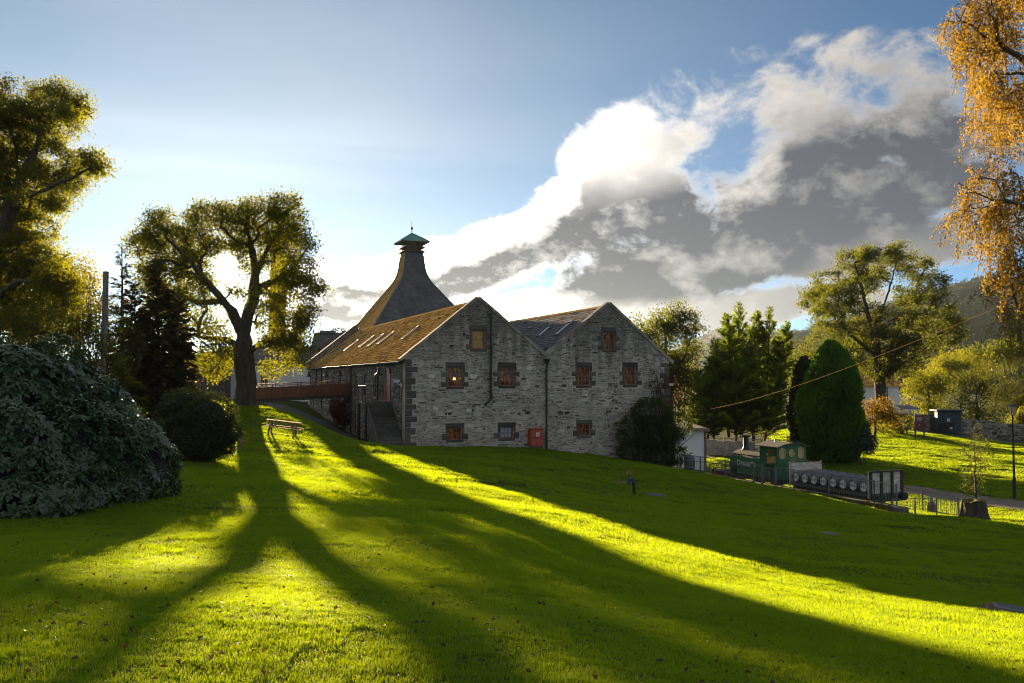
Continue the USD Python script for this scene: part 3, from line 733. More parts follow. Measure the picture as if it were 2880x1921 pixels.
for px, r in ((991, .06), (1067, .055), (908, .05)):
    t, _ = side(px, 1080); pipe([(-.12, t, 5.1), (-.12, t, 0 if px == 991 else 2.7 if px == 1067 else 1.5)], r)
gm = MB(); gm.tube([(-.33, y, 5.12) for y in np.linspace(.3, LEN, 6)], .06, 8); part('gutter', gm, M['black'], dist, 40)

# ---------------------------------------------------------------- the kiln with its pagoda roof
KS, KT = 11.9, 40.6
KC = C0 + D1 * KS + D2 * KT
kiln = thing('kiln_pagoda', 'slate pagoda roofed kiln tower with green copper cap above the stone roofs', 'kiln tower', (KC[0], KC[1], ZD), ROT)
mb = MB(); mb.box((-4.9, -4.9, -3), (4.9, 4.9, 8.9)); part('wall', mb, M['harl'], kiln)
prof = [(6.0, 8.85), (5.6, 9.4), (3.86, 11.8), (2.3, 13.95), (1.62, 14.85), (1.32, 15.5), (1.17, 16.1), (1.06, 16.9), (.96, 18.15)]
pr = np.array(prof)[:, ::1]; zz = np.arange(8.85, 18.15, .21); rr = np.interp(zz, pr[:, 1], pr[:, 0]); rr = np.convolve(np.pad(rr, 2, 'edge'), np.ones(5) / 5, 'valid')
sl = MB(); sl3 = MB()
for z0, z1, r0, r1 in zip(zz[:-1], zz[1:], rr[:-1], rr[1:]):
    for k in range(4):
        c, s = [(1, 0), (0, 1), (-1, 0), (0, -1)][k]; Rm = np.array([[c, -s, 0], [s, c, 0], [0, 0, 1]])
        n = max(4, int(2 * r0 / .32)); off = rng.uniform(0, .5)
        xs_ = np.clip((np.arange(n + 2) - off) / n * 2 - 1, -1, 1)
        for xa, xb in zip(xs_[:-1], xs_[1:]):
            if xb - xa < .01: continue
            q = rng.uniform(0, .012); up = .02 + q
            v = np.array([(xa * r0, -r0 - up, z0), (xb * r0, -r0 - up, z0), (xb * r1, -r1 - .004, z1 + .02), (xa * r1, -r1 - .004, z1 + .02), (xa * r0, -r0 + .02, z0), (xb * r0, -r0 + .02, z0)]) @ Rm.T
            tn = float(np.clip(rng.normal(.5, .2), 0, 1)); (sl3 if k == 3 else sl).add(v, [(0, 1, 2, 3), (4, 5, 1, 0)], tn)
rp = part('roof', sl, M['slate_dark'], kiln, kind='stuff'); part('roof_face', sl3, M['slate'], kiln, kind='stuff')  # left face takes the slate that has sunlight gold painted in
for sx, sy in ((1, 1), (1, -1), (-1, 1), (-1, -1)):
    mb = MB(); pts = [(sx * (r + .03), sy * (r + .03), z) for r, z in zip(rr[::3], zz[::3])]; mb.tube(pts, .08, 6); part('hip_flashing', mb, M['lead'], kiln)
def tier(z, r0, r1, h):
    m = trimesh.convex.convex_hull([(x * r0, y * r0, z) for x in (-1, 1) for y in (-1, 1)] + [(x * r1, y * r1, z + h) for x in (-1, 1) for y in (-1, 1)] + [(x * r0, y * r0, z + .05) for x in (-1, 1) for y in (-1, 1)])
    return MB().tm(m)
part('louvre', tier(18.12, 1.22, .95, .22), M['timber_dark'], kiln); part('louvre', tier(18.58, 1.2, .98, .22), M['timber_dark'], kiln)
for k in range(4):
    for i in range(4):
        u = -.82 + 1.64 * i / 4; x, y = [(u, -.82), (.82, u), (-u, .82), (-.82, -u)][k]
        mb = MB(); mb.box((x - .04, y - .04, 18.34), (x + .04, y + .04, 18.6)); part('louvre_post', mb, M['timber_dark'], kiln)
        mb = MB(); mb.box((x - .035, y - .035, 18.8), (x + .035, y + .035, 19.2)); part('louvre_post', mb, M['timber_dark'], kiln)
part('eave_soffit', tier(19.14, 1.58, 1.3, .08), M['timber_dark'], kiln)
cp = MB(); n = 6
cr, cz = np.interp(np.linspace(0, 1, n), [0, .3, 1], [1.62, 1.12, .04]), np.interp(np.linspace(0, 1, n), [0, .3, 1], [19.22, 19.58, 20.3])
for k in range(4):
    c, s = [(1, 0), (0, 1), (-1, 0), (0, -1)][k]; Rm = np.array([[c, -s, 0], [s, c, 0], [0, 0, 1]])
    for i in range(n - 1):
        cp.add(np.array([(-cr[i], -cr[i], cz[i]), (cr[i], -cr[i], cz[i]), (cr[i + 1], -cr[i + 1], cz[i + 1]), (-cr[i + 1], -cr[i + 1], cz[i + 1])]) @ Rm.T, [(0, 1, 2, 3)])
cap = part('cap', cp, M['copper'], kiln)
for sx, sy in ((1, 1), (1, -1), (-1, 1), (-1, -1)):
    mb = MB(); mb.tube([(sx * r, sy * r, z + .02) for r, z in zip(cr, cz)], .04, 6); part('cap_ridge', mb, M['copper'], cap)
mb = MB(); mb.tube([(0, 0, 20.2), (0, 0, 21.6)], [.045, .02], 8); part('finial', mb, M['black'], kiln, 40)
mb = MB(); mb.tm(trimesh.creation.icosphere(2, .15), trimesh.transformations.translation_matrix([0, 0, 20.85])); part('finial_ball', mb, M['black'], kiln, 40)

# ---------------------------------------------------------------- steps, wall lamps, cameras, walkway
st = thing('outside_stair', 'dark stone stair with thin iron handrail up to the red side door', 'stair', (C0[0], C0[1], ZD), ROT)
zl, tl = 2.62, d0 - .9
for k in range(14):
    z = zl - .19 * (k + 1); t = tl - .245 * k
    mb = MB(); mb.bbox((-1.5, t - .27, z - .17), (-.06, t, z + .02), .015, rng.uniform(.3, .8)); part('step', mb, M['dark_stone'], st)
mb = MB(); mb.bbox((-1.75, tl, zl - .16), (-.06, d0 + 1.3, zl), .02, .7); part('landing', mb, M['dark_stone'], st)
mb = MB(); mb.prism([(tl + .1, -1), (tl + .1, zl - .18), (tl - 3.4, zl - 2.86), (tl - 3.4, -1)], (-1.52, 0, 0), (0, 1, 0), Z3, .22); mb.moved((0, 0, 0)); part('stair_wall', mb, M['harl'], st)
mb = MB(); mb.tube([(-1.66, d0 + 1.2, -.3), (-1.66, d0 + 1.2, zl - .16)], .09, 8); part('landing_post', mb, M['black'], st, 40); mb = MB(); mb.tube([(-1.66, tl + .1, -.3), (-1.66, tl + .1, zl - .16)], .09, 8); part('landing_post', mb, M['black'], st, 40)
for pts in ([(-1.7, d0 + 1.25, zl), (-1.7, d0 + 1.25, zl + 1.05)], [(-1.7, tl + .06, zl), (-1.7, tl + .06, zl + 1.05)], [(-1.7, d0 + .2, zl), (-1.7, d0 + .2, zl + 1.05)], [(-1.7, d0 + 1.25, zl + 1.05), (-1.7, tl + .06, zl + 1.05)], [(-1.7, d0 + 1.25, zl + 1.05), (-.1, d0 + 1.25, zl + 1.05)],
            [(-1.42, tl, zl + .3), (-1.42, tl - 3.2, zl - 2.2)]):
    mb = MB(); mb.tube(pts, .022, 6); part('handrail', mb, M['black'], st, 40)
def wl(x, y, z): return np.array([C0[0], C0[1], ZD]) + np.array([D1[0], D1[1], 0]) * x + np.array([D2[0], D2[1], 0]) * y + np.array([0, 0, z])
lamp = klass('swan_neck_lamp_kind')
a = np.linspace(0, math.pi, 10)
mb = MB(); mb.tube([(-.03, 0, -.25), (-.05, 0, .2)] + [(-.40 + .35 * math.cos(q), 0, .22 + .32 * math.sin(q)) for q in a] + [(-.75, 0, .05)], .022, 6); part('bracket', mb, M['black'], lamp, 40)
mb = MB(); mb.lathe([(.03, .08), (.07, .05), (.09, -.18), (.14, -.28), (.26, -.38), (.27, -.41), (.25, -.41), (.12, -.3), (.06, -.2)], (-.75, 0, 0), 16); part('shade', mb, M['black'], lamp, 40)
mb = MB(); mb.lathe([(0, -.44), (.07, -.42), (.09, -.36), (.06, -.3), (0, -.3)], (-.75, 0, 0), 12); part('bulb', mb, M['cream'], lamp, 40)
mb = MB(); mb.box((-.04, -.06, -.3), (0, .06, .0)); part('wall_plate', mb, M['black'], lamp)
for i, (px, lb) in enumerate(((1098, 'black swan neck wall lamp beside the red side door'), (984, 'black swan neck wall lamp above the bridge door'), (943, 'black swan neck wall lamp beyond the bridge, second from the far end'), (892, 'black swan neck wall lamp at the far end of the long wall'))):
    t, _ = side(px, 1045); p = wl(-.03, t, 4.75); copy(lamp, 'wall_lamp', lb, 'wall lamp', p, ROT, 'swan neck lamps on the long wall')
def cctv(loc, rot, label):
    c = thing('security_camera', label, 'camera', loc, rot)
    mb = MB(); mb.lathe([(0, 0), (.09, 0), (.09, .42), (.085, .46), (0, .46)], (-.1, 0, 0), 14, 'x'); part('housing', mb, M['plastic_white'], c, 40)
    mb = MB(); mb.prism([(-.1, 0), (.1, 0), (.1, .02), (-.1, .02)], (-.16, 0, .075), (0, 1, 0), Z3, .6); mb.moved((0, 0, .01)); part('hood', mb, M['plastic_white'], c)
    mb = MB(); mb.lathe([(0, 0), (.065, 0), (.065, .01), (0, .01)], (-.112, 0, 0), 12, 'x'); part('lens', mb, M['black'], c)
    mb = MB(); mb.tube([(.25, 0, -.06), (.3, 0, -.2), (.5, 0, -.22)], .03, 8); mb.box((.5, -.08, -.32), (.53, .08, -.12)); part('bracket', mb, M['plastic_white'], c)
p = wl(-.6, .35, 3.95); cctv(p, ROT + 18, 'white security camera on the near corner of the long stone wall')
p = wl(19.25, .3, 3.7); cctv(p, ROT + 160, 'white security camera at the right corner of the right gable')
# the walkway bridge
bt = b0
br = thing('walkway_bridge', 'rusty red panelled footbridge from the mound to the stone wall', 'footbridge', wl(0, bt, 0), ROT)
LB_, zb_ = 7.6, 2.95
def bp(u, y, z): return (-u, y, zb_ + z - .045 * u)
mb = MB(); mb.hexa([bp(LB_, -.8, -.28), bp(0, -.8, -.28), bp(0, .8, -.28), bp(LB_, .8, -.28), bp(LB_, -.8, 0), bp(0, -.8, 0), bp(0, .8, 0), bp(LB_, .8, 0)]); part('deck', mb, M['timber_dark'], br)
for y in (-.83, .83):
    for k in range(4):
        u0, u1 = LB_ * k / 4 + .04, LB_ * (k + 1) / 4 - .04
        mb = MB(); mb.hexa([bp(u1, y - .02, -.02), bp(u0, y - .02, -.02), bp(u0, y + .02, -.02), bp(u1, y + .02, -.02), bp(u1, y - .02, .82), bp(u0, y - .02, .82), bp(u0, y + .02, .82), bp(u1, y + .02, .82)]); part('side_panel', mb, M['rust_panel'], br)
    for k in range(5):
        u = LB_ * k / 4; mb = MB(); mb.box((-u - .035, y - .05, zb_ - .045 * u - .2), (-u + .035, y + .05, zb_ - .045 * u + 1.05)); part('post', mb, M['rust_panel'], br)
    mb = MB(); mb.beam(bp(LB_, y, 1.06), bp(0, y, 1.06), .09, .05); part('top_rail', mb, M['rust_panel'], br)
    mb = MB(); mb.beam(bp(LB_, y, .93), bp(0, y, .93), .03, .03); part('rail', mb, M['rust_panel'], br)
mb = MB(); mb.box((-7.3, -.9, -2.2), (-6.5, .9, zb_ - .55)); part('abutment', mb, M['harl'], br)

# ---------------------------------------------------------------- other buildings and walls
def house(name, label, cat, px0, px1, Y, zb, eave, ridge, depth, wallm, roofm, rot=0., over=.3, group=None, gables=True):
    """A gabled block whose ridge runs along the front; heights relative to the camera."""
    x0, x1 = Wx(px0, Y), Wx(px1, Y); w = x1 - x0
    t = thing(name, label, cat, (x0, Y, EYE), rot, group)
    mb = MB(); mb.prism([(0, zb), (depth, zb), (depth, eave), (depth / 2, ridge - .12), (0, eave)], (0, 0, 0), (0, 1, 0), Z3, w); wl_ = part('wall', mb, M[wallm], t)
    a, b, c = np.array([-over, eave - over * (ridge - eave) / (depth / 2)]), np.array([depth / 2, ridge]), np.array([depth + over, eave - over * (ridge - eave) / (depth / 2)])
    for p, q in ((a, b), (c, b)):
        L = np.linalg.norm(q - p); n = max(4, int(L / .3)); mb = MB()
        for k in range(n):
            u0, u1 = p + (q - p) * k / n, p + (q - p) * (k + 1) / n
            x = -over
            while x < w + over:
                ww = rng.uniform(.5, .9); xe = min(x + ww, w + over)
                s = 1 if p[0] < q[0] else -1; nn = np.array([-(q - p)[1] * s, (q - p)[0] * s]) / L; nn = nn if nn[1] > 0 else -nn
                l0, l1 = u0 + nn * .05, u1 + nn * .02
                mb.hexa([(x, *u0), (xe, *u0), (xe, *u1), (x, *u1), (x, *l0), (xe, *l0), (xe, *l1), (x, *l1)], float(np.clip(rng.normal(.45, .2), 0, 1))); x = xe
        part('roof_slope', mb, M[roofm], t, kind='stuff')
    return t, w
wb, ww = house('white_building', 'long white rendered building with dark slate roof behind the oak', 'building', 600, 872, 97, -5, 1.9, 4.0, 6., 'white_wall', 'slate_dark')
rb_, rw_ = house('slate_roofed_block', 'taller block with dark slate roof and lead ridge vents beside the kiln', 'building', 868, 1030, 99, -5, 1.9, 5.75, 8., 'white_wall', 'slate_dark')
for x0_, x1_ in ((.4, 2.2), (3.0, 5.0)):
    mb = MB(); mb.box((x0_, 3.7, 5.68), (x1_, 4.3, 6.0)); part('ridge_vent', mb, M['lead'], rb_)
for x in (5.4,):
    mb = MB(); mb.box((x, -.02, -.6), (x + .8, .03, .6)); w_ = part('window', mb, M['room'], wb)
    for lo, hi in (((x - .06, -.05, -.66), (x, .03, .66)), ((x + .8, -.05, -.66), (x + .86, .03, .66)), ((x, -.05, .6), (x + .8, .03, .66)), ((x, -.05, -.66), (x + .8, .03, -.6)), ((x + .37, -.05, -.6), (x + .43, .03, .6))):
        mb = MB(); mb.box(lo, hi); part('frame', mb, M['white_paint'], w_)
mb = MB(); mb.box((-.05, -.36, 1.72), (ww + .3, -.24, 1.86)); part('gutter', mb, M['black'], wb)
mb = MB(); sk = 1.5; mb.hexa([(sk, 1.4, 3.25), (sk + .5, 1.4, 3.25), (sk + .5, 1.9, 3.73), (sk, 1.9, 3.73), (sk, 1.36, 3.37), (sk + .5, 1.36, 3.37), (sk + .5, 1.86, 3.85), (sk, 1.86, 3.85)]); part('skylight', mb, M['lead'], rb_)
# store with a dark doorway beside it
wb2, w2 = house('dark_store', 'low store with tall dark boarded door left of the white building', 'store', 535, 606, 92, -4, 1.75, 3.2, 7., 'timber_dark', 'slate_dark')
mb = MB()
for k in range(6): mb.bbox((.5 + .32 * k, -.06, -2.2), (.5 + .32 * k + .3, -.01, 1.0), .01)
part('door', mb, M['timber_dark'], wb2)
mb = MB(); mb.box((.3, -.12, 1.05), (2.7, -.01, 1.3)); part('lintel', mb, M['white_paint'], wb2)
mb = MB(); mb.tube([(.2, -.15, -2.3), (.2, -.15, 1.5)], .05, 8); part('rain_pipe', mb, M['lead'], wb2, 40)
# white end wing with a steep parapet
ew = thing('white_wing', 'small white gabled wing between the white building and the stone roof', 'building', (Wx(868, 91), 91, EYE))
mb = MB(); mb.prism([(0, -3), (4.2, -3), (4.2, 2.2), (2.2, 3.1), (0, 1.2)], (0, 0, 0), U, Z3, .5); mb.moved((0, .5, 0)); part('wall', mb, M['white_wall'], ew)
mb = MB(); mb.hexa([(-.15, -.1, 1.1), (-.15, .6, 1.1), (2.2, .6, 3.12), (2.2, -.1, 3.12), (-.15, -.1, 1.25), (-.15, .6, 1.25), (2.2, .6, 3.3), (2.2, -.1, 3.3)]); part('coping', mb, M['lead'], ew)
mb = MB(); mb.box((.12, -.22, .5), (.32, -.02, 1.0)); part('junction_box', mb, M['black'], ew)
# brick stack
cs = thing('brick_chimney', 'tall square brick chimney standing behind the oak crown', 'chimney', (Wx(778, 104), 104, EYE))
mb = MB(); b_, t_ = .95, .68; mb.hexa([(-b_, -b_, -5), (b_, -b_, -5), (b_, b_, -5), (-b_, b_, -5), (-t_, -t_, 17.6), (t_, -t_, 17.6), (t_, t_, 17.6), (-t_, t_, 17.6)]); part('shaft', mb, M['brick'], cs)
for z, r in ((16.2, .80), (17.5, .84), (17.9, .76)): mb = MB(); mb.bbox((-r, -r, z), (r, r, z + .38), .03); part('cap_course', mb, M['brick'], cs)
# timber pole
pl = W(292, 990, 41); po = thing('timber_pole', 'bare grey timber pole among the trees on the left', 'pole', (pl[0], 41, H(pl[0], 41) - .3))
mb = MB(); top = W(298, 766, 41); mb.tube([(0, 0, 0), (top[0] - pl[0], 0, top[2] - H(pl[0], 41) + .3)], [.17, .13], 10); part('shaft', mb, M['bark_pale'], po, 40)
mb = MB(); mb.lathe([(0, 0), (.145, 0), (.14, .04), (0, .06)], (top[0] - pl[0], 0, top[2] - H(pl[0], 41) + .29), 10); part('cap', mb, M['lead'], po)

# right hand side: shed, concrete wall, posts
p = W(1884, 1275, 63)
sh = thing('white_shed', 'white shed with sloping flat roof between the dark shrub and the engine', 'shed', (Wx(1846, 63), 63, EYE), 6)
w = Wx(1983, 63) - Wx(1846, 63)
mb = MB(); mb.prism([(0, -7.5), (w, -7.5), (w, -3.75), (0, -3.55)], (0, 3.2, 0), U, Z3, 3.2); part('wall', mb, M['white_wall'], sh)
mb = MB(); mb.hexa([(-.3, -.35, -3.52), (w + .3, -.35, -3.76), (w + .3, 3.5, -3.56), (-.3, 3.5, -3.3), (-.3, -.35, -3.32), (w + .3, -.35, -3.56), (w + .3, 3.5, -3.36), (-.3, 3.5, -3.1)]); part('roof', mb, M['timber_dark'], sh)
mb = MB(); mb.box((-.3, -.39, -3.74), (w + .3, -.36, -3.5)); part('fascia', mb, M['grey_wood'], sh)
mb = MB(); mb.box((w + .02, -.06, -7.5), (w + .12, .1, -3.72)); part('corner_board', mb, M['frame_red'], sh)
cw = thing('concrete_wall', 'low mottled concrete wall behind the engine chimney', 'wall', (Wx(1980, 73), 73, EYE), -6)
for k in range(4):
    mb = MB(); mb.bbox((k * 1.05 + .01, 0, -8), (k * 1.05 + 1.04, .25, -5.05 - .05 * k), .02); part('panel', mb, M['concrete'], cw)
mf = thing('mesh_fence', 'wire mesh fence on steel posts above the concrete wall', 'fence', (Wx(1984, 72), 72, EYE), -6)
for k in range(6):
    mb = MB(); mb.tube([(k * 1.5, 0, -6.6), (k * 1.5, 0, -4.75 - .05 * k)], .04, 6); part('post', mb, M['steel'], mf, 40)
mb = MB(); mb.tube([(0, 0, -4.8), (7.5, 0, -5.05)], .025, 5); part('top_rail', mb, M['steel'], mf)
mb = MB()
for k in range(75): mb.tube([(k * .1, 0, -6.5), (k * .1, 0, -4.82 - .0033 * k)], .004, 3, cap=False)
for k in range(16): mb.tube([(0, 0, -6.5 + .105 * k), (7.4, 0, -6.55 + .1 * k)], .004, 3, cap=False)
part('mesh', mb, M['steel'], mf, kind='stuff')
for px, top, lb in ((1925, 1003, 'taller white flagpole right of the stone gable'), (1998, 996, 'thin white flagpole just left of the conifers')):
    fp = thing('flagpole', lb, 'flagpole', (Wx(px, 92), 92, H(Wx(px, 92), 92)), group=None)
    h = W(px, top, 92)[2] - H(Wx(px, 92), 92); mb = MB(); mb.tube([(0, 0, 0), (0, 0, h)], [.07, .05], 8); part('mast', mb, M['white_paint'], fp, 40)
    mb = MB(); mb.tm(trimesh.creation.icosphere(1, .09), trimesh.transformations.translation_matrix([0, 0, h + .06])); part('ball', mb, M['cream'], fp)
# white house behind the right oak, conservatory, wall, hut, sign
wh, whw = house('white_house', 'white harled house with slate roof half hidden behind the big right oak', 'house', 2390, 2528, 112, -7, -.6, 2.5, 8., 'white_wall', 'slate')
for x, z in ((1.0, -2.4), (3.2, -2.4), (4.9, -4.6), (1.0, -4.6)):
    mb = MB(); mb.box((x, -.02, z), (x + .7, .02, z + 1.1)); w_ = part('window', mb, M['room'], wh)
    for lo, hi in (((x - .06, -.05, z - .06), (x, .03, z + 1.16)), ((x + .7, -.05, z - .06), (x + .76, .03, z + 1.16)), ((x, -.05, z + 1.1), (x + .7, .03, z + 1.16)), ((x, -.05, z - .06), (x + .7, .03, z)), ((x, -.05, z + .52), (x + .7, .03, z + .58))):
        mb = MB(); mb.box(lo, hi); part('frame', mb, M['white_paint'], w_)
mb = MB(); mb.tube([(whw - 1.6, -.12, -.75), (whw - 1.6, -.12, -6)], .06, 8); part('rain_pipe', mb, M['black'], wh, 40)
mb = MB(); mb.box((whw * .3, 3.6, 2.3), (whw * .3 + 1.0, 4.4, 3.9)); part('chimney', mb, M['concrete'], wh)
co = thing('conservatory', 'white framed glass porch against the white house', 'conservatory', (Wx(2540, 106), 106, EYE))
cwid = Wx(2581, 106) - Wx(2540, 106)
for k in range(3):
    for y in (0, 2.2):
        x = cwid * k / 2; mb = MB(); mb.box((x - .07, y - .05, -6.4), (x + .07, y + .05, -3.55)); part('upright', mb, M['white_paint'], co)
for y in (0, 2.2):
    for z in (-3.6, -4.2): mb = MB(); mb.box((-.1, y - .07, z - .06), (cwid + .1, y + .07, z + .06)); part('rail', mb, M['white_paint'], co)
for k in range(2):
    x0, x1 = cwid * k / 2 + .07, cwid * (k + 1) / 2 - .07
    for z0, z1 in ((-6.3, -4.27), (-4.13, -3.67)): mb = MB(); mb.box((x0, -.01, z0), (x1, .01, z1)); part('pane', mb, M['glass'], co)
mb = MB(); mb.hexa([(-.15, -.15, -3.53), (cwid + .15, -.15, -3.53), (cwid + .15, 2.4, -3.2), (-.15, 2.4, -3.2), (-.15, -.15, -3.47), (cwid + .15, -.15, -3.47), (cwid + .15, 2.4, -3.14), (-.15, 2.4, -3.14)]); part('roof', mb, M['lead'], co)
rw = thing('roadside_wall', 'rough dry stone wall running along the far side of the road', 'wall', (0, 0, 0))
xs0, xs1 = Wx(2500, 101.5), Wx(2990, 95); rest = MB(); k = 0; core = MB()
L = math.hypot(xs1 - xs0, -6.5); ed = np.array([xs1 - xs0, -6.5]) / L; en = np.array([ed[1], -ed[0]])
def rwp(u): return np.array([xs0, 101.5]) + ed * u
for i in range(24):
    a, b = rwp(L * i / 24), rwp(L * (i + 1) / 24); za, zb2_ = H(*a), H(*b); q = -en * .4
    core.hexa([(a[0], a[1], za - 1), (b[0], b[1], zb2_ - 1), (b[0] + q[0], b[1] + q[1], zb2_ - 1), (a[0] + q[0], a[1] + q[1], za - 1), (a[0], a[1], za + 1.75), (b[0], b[1], zb2_ + 1.75), (b[0] + q[0], b[1] + q[1], zb2_ + 1.75), (a[0] + q[0], a[1] + q[1], za + 1.75)])
part('core', core, M['mortar'], rw)
for row in range(9):
    u = rng.uniform(0, .3)
    while u < L - .5:
        wst = rng.uniform(.3, .7); p = rwp(u); z0 = H(*p) + row * .2
        v, f = stone(.01, 0, wst - .02, .185, rng.uniform(.02, .08), .02, .01)
        v = np.stack([p[0] + ed[0] * v[:, 0] - en[0] * v[:, 1], p[1] + ed[1] * v[:, 0] - en[1] * v[:, 1], z0 + v[:, 2]], 1)
        tn = float(np.clip(rng.normal(.35, .2), 0, .9))
        if k < 60 and row > 4: mb = MB(); mb.add(v, f, tn); part('stone', mb, M['stone'], rw); k += 1
        else: rest.add(v, f, tn)
        u += wst
part('small_stones', rest, M['stone'], rw, kind='stuff')
hx = Wx(2606, 100.3); ht = thing('dark_green_hut', 'dark green boarded ticket hut standing at the roadside wall', 'hut', (hx, 97.9, H(hx, 97.9)))
hw = Wx(2672, 98) - Wx(2606, 98)
core = MB(); core.box((.03, .03, 0), (hw - .03, 1.8, 2.45)); part('body', core, M['shed_green'], ht)
for k in range(14): mb = MB(); mb.bbox((0, 0, .05 + k * .17), (hw, .05, .05 + k * .17 + .155), .012); part('board', mb, M['shed_green'], ht)
mb = MB(); mb.bbox((-.2, -.3, 2.46), (hw + .2, 2.0, 2.62), .02); part('roof', mb, M['slate_dark'], ht)
mb = MB(); mb.box((.65, -.05, .05), (1.55, -.005, 2.1)); part('door', mb, M['shed_green'], ht)
mb = MB(); mb.box((1.05, -.07, 1.25), (1.33, -.052, 1.62)); part('notice', mb, M['blind'], ht, label='white notice')
mb = MB(); mb.box((1.36, -.07, 1.35), (1.47, -.052, 1.66)); part('notice', mb, M['car_blue'], ht, label='blue notice')
mb = MB(); mb.box((1.3, -.07, .95), (1.56, -.052, 1.2)); part('notice', mb, M['moss'], ht, label='small greenish notice')
bx = Wx(2640, 96.8); bn = thing('black_bin', 'black storage bin with a white label beside the green hut', 'bin', (Wx(2648, 97), 96.6, H(Wx(2648, 97), 96.6)))
mb = MB(); mb.bbox((0, 0, .02), (1.15, .8, 1.15), .05); part('body', mb, M['rubber'], bn); mb = MB(); mb.bbox((-.04, -.04, 1.15), (1.19, .84, 1.25), .03); part('lid', mb, M['rubber'], bn)
mb = MB(); mb.box((.62, -.012, .55), (.9, -.004, .78)); part('notice', mb, M['blind'], bn)
sx = Wx(2583, 89); sg = thing('maroon_sign', 'maroon visitor sign board with white lettering on two dark posts', 'sign', (sx, 89, H(sx, 89)), -4)
for x in (-.44, .44): mb = MB(); mb.bbox((x - .07, -.07, -.3), (x + .07, .07, 2.35), .015); part('post', mb, M['timber_dark'], sg)
mb = MB(); mb.bbox((-.37, -.035, .85), (.37, .035, 2.25), .01); bd = part('board', mb, M['sign_red'], sg)
mb = MB(); mb.text("Dewar's", .12, (0, -.037, 1.98), U, Z3, .006, bold=True); mb.text('WORLD OF', .075, (0, -.037, 1.86), U, Z3, .006, bold=True); mb.text('WHISKY', .10, (0, -.037, 1.72), U, Z3, .006, bold=True); part('lettering', mb, M['white_letter'], bd, kind='stuff')
mb = MB(); mb.prism([(-.02, 0), (.07, .06), (-.02, .12), (-.02, .085), (-.08, .085), (-.08, .035), (-.02, .035)], (0, -.037, 1.2), U, Z3, .006); part('arrow', mb, M['white_letter'], bd)

# the overhead wire
a, b = W(1985, 1152, 80), W(2990, 786, 24); u = np.linspace(0, 1, 40)[:, None]; pts = a + (b - a) * u; pts[:, 2] -= (4 * u[:, 0] * (1 - u[:, 0])) * .55
mb = MB(); mb.tube(pts, np.linspace(.009, .004, 40), 6); m = part('overhead_cable', mb, M['bench_wood'], None, 40, 'thin sunlit cable slanting up from the conifers to the right edge', 'cable')

# parked car behind the shed
cx = Wx(1918, 88); car = thing('blue_car', 'blue car partly hidden beyond the white shed roof', 'car', (cx, 88, H(cx, 88)), 25)
body = Polygon([(-2, .35), (-2, .8), (-1.75, .95), (-1.1, 1.0), (-.55, 1.45), (.75, 1.48), (1.35, 1.02), (1.95, .92), (2.05, .6), (2.0, .35)]).buffer(.06).buffer(-.03)
mb = MB(); mb.prism(body, (0, .82, 0), U, Z3, 1.64); part('body', mb, M['car_blue'], car, 30)
for y in (-.84, .82):
    mb = MB(); mb.prism([(-.95, 1.0), (-.5, 1.38), (.68, 1.41), (1.1, 1.02)], (0, y + .02, 0), U, Z3, .02); part('side_window', mb, M['skyglass'], car)
    for x in (-1.25, 1.3):
        mb = MB(); mb.lathe([(0, -.1), (.24, -.1), (.33, -.08), (.33, .08), (.24, .1), (0, .1)], (x, y, .33), 18, 'y'); wq = part('wheel', mb, M['rubber'], car, 40)
        mb = MB(); mb.lathe([(0, -.115), (.2, -.115), (.2, .115), (0, .115)], (x, y, .33), 12, 'y'); part('rim', mb, M['steel'], wq, 40)

# ---------------------------------------------------------------- the engine and the barrel wagon
RAIL = EYE - 6.88
TR0 = np.array([18.1, 43.5])                       # rear left corner of the wagon; local x runs forward along the train, y to its left
fx = D2; TROT = math.degrees(math.atan2(fx[1], fx[0]))
def train(name, label, cat, u): p = TR0 + fx * u; return thing(name, label, cat, (p[0], p[1], RAIL), TROT)
# local: x forward (away), y left; the train's left side is y = 0, its right side y = -2.2
wg = train('barrel_wagon', 'open white planked railway wagon loaded with black casks', 'wagon', 0)
WD, WL = 2.2, 5.85
mb = MB(); mb.bbox((0, -WD, .95), (WL, 0, 1.12), .01); part('floor', mb, M['timber_dark'], wg)
for y in (-.35, -WD + .35): mb = MB(); mb.box((-.05, y - .07, .68), (WL + .05, y + .07, .95)); part('sole_bar', mb, M['black'], wg)
for k in range(5):
    mb = MB(); mb.bbox((-.02, -WD + .05, 1.12 + k * .215), (.05, -.05, 1.12 + k * .215 + .207), .008); part('plank', mb, M['plank_white'], wg)
    if k < 5: mb = MB(); mb.bbox((WL - .05, -WD + .05, 1.12 + k * .215), (WL + .02, -.05, 1.12 + k * .215 + .207), .008); part('plank', mb, M['plank_white'], wg)
for y in (-.05, -.76, -1.48, -WD + .05): mb = MB(); mb.box((-.08, y - .08, .8), (-.022, y + .08, 2.22)); part('end_post', mb, M['black'], wg)
mb = MB(); mb.box((-.09, -WD - .02, 2.2), (.07, .02, 2.28)); part('end_rail', mb, M['black'], wg)
for x in (-.02, WL - .04):
    for y in (0.01, -WD - .07): mb = MB(); mb.bbox((x, y - .02 * (y > 0), .9), (x + .09, y + .06, 2.25), .01); part('corner_plate', mb, M['plank_white'], wg)
mb = MB(); mb.box((-.14, -WD, .72), (-.05, 0, 1.0)); part('headstock', mb, M['black'], wg)
def buffer(parent, x, y, s):
    mb = MB(); mb.tube([(x, y, .98), (x + s * .34, y, .98)], [.11, .08], 10); q = part('buffer', mb, M['black'], parent, 40)
    mb = MB(); mb.lathe([(0, 0), (.2, 0), (.2, .05), (.12, .08), (0, .08)], (x + s * .36, y, .98), 16, 'x'); part('buffer_head', mb, M['rubber'], q, 40)
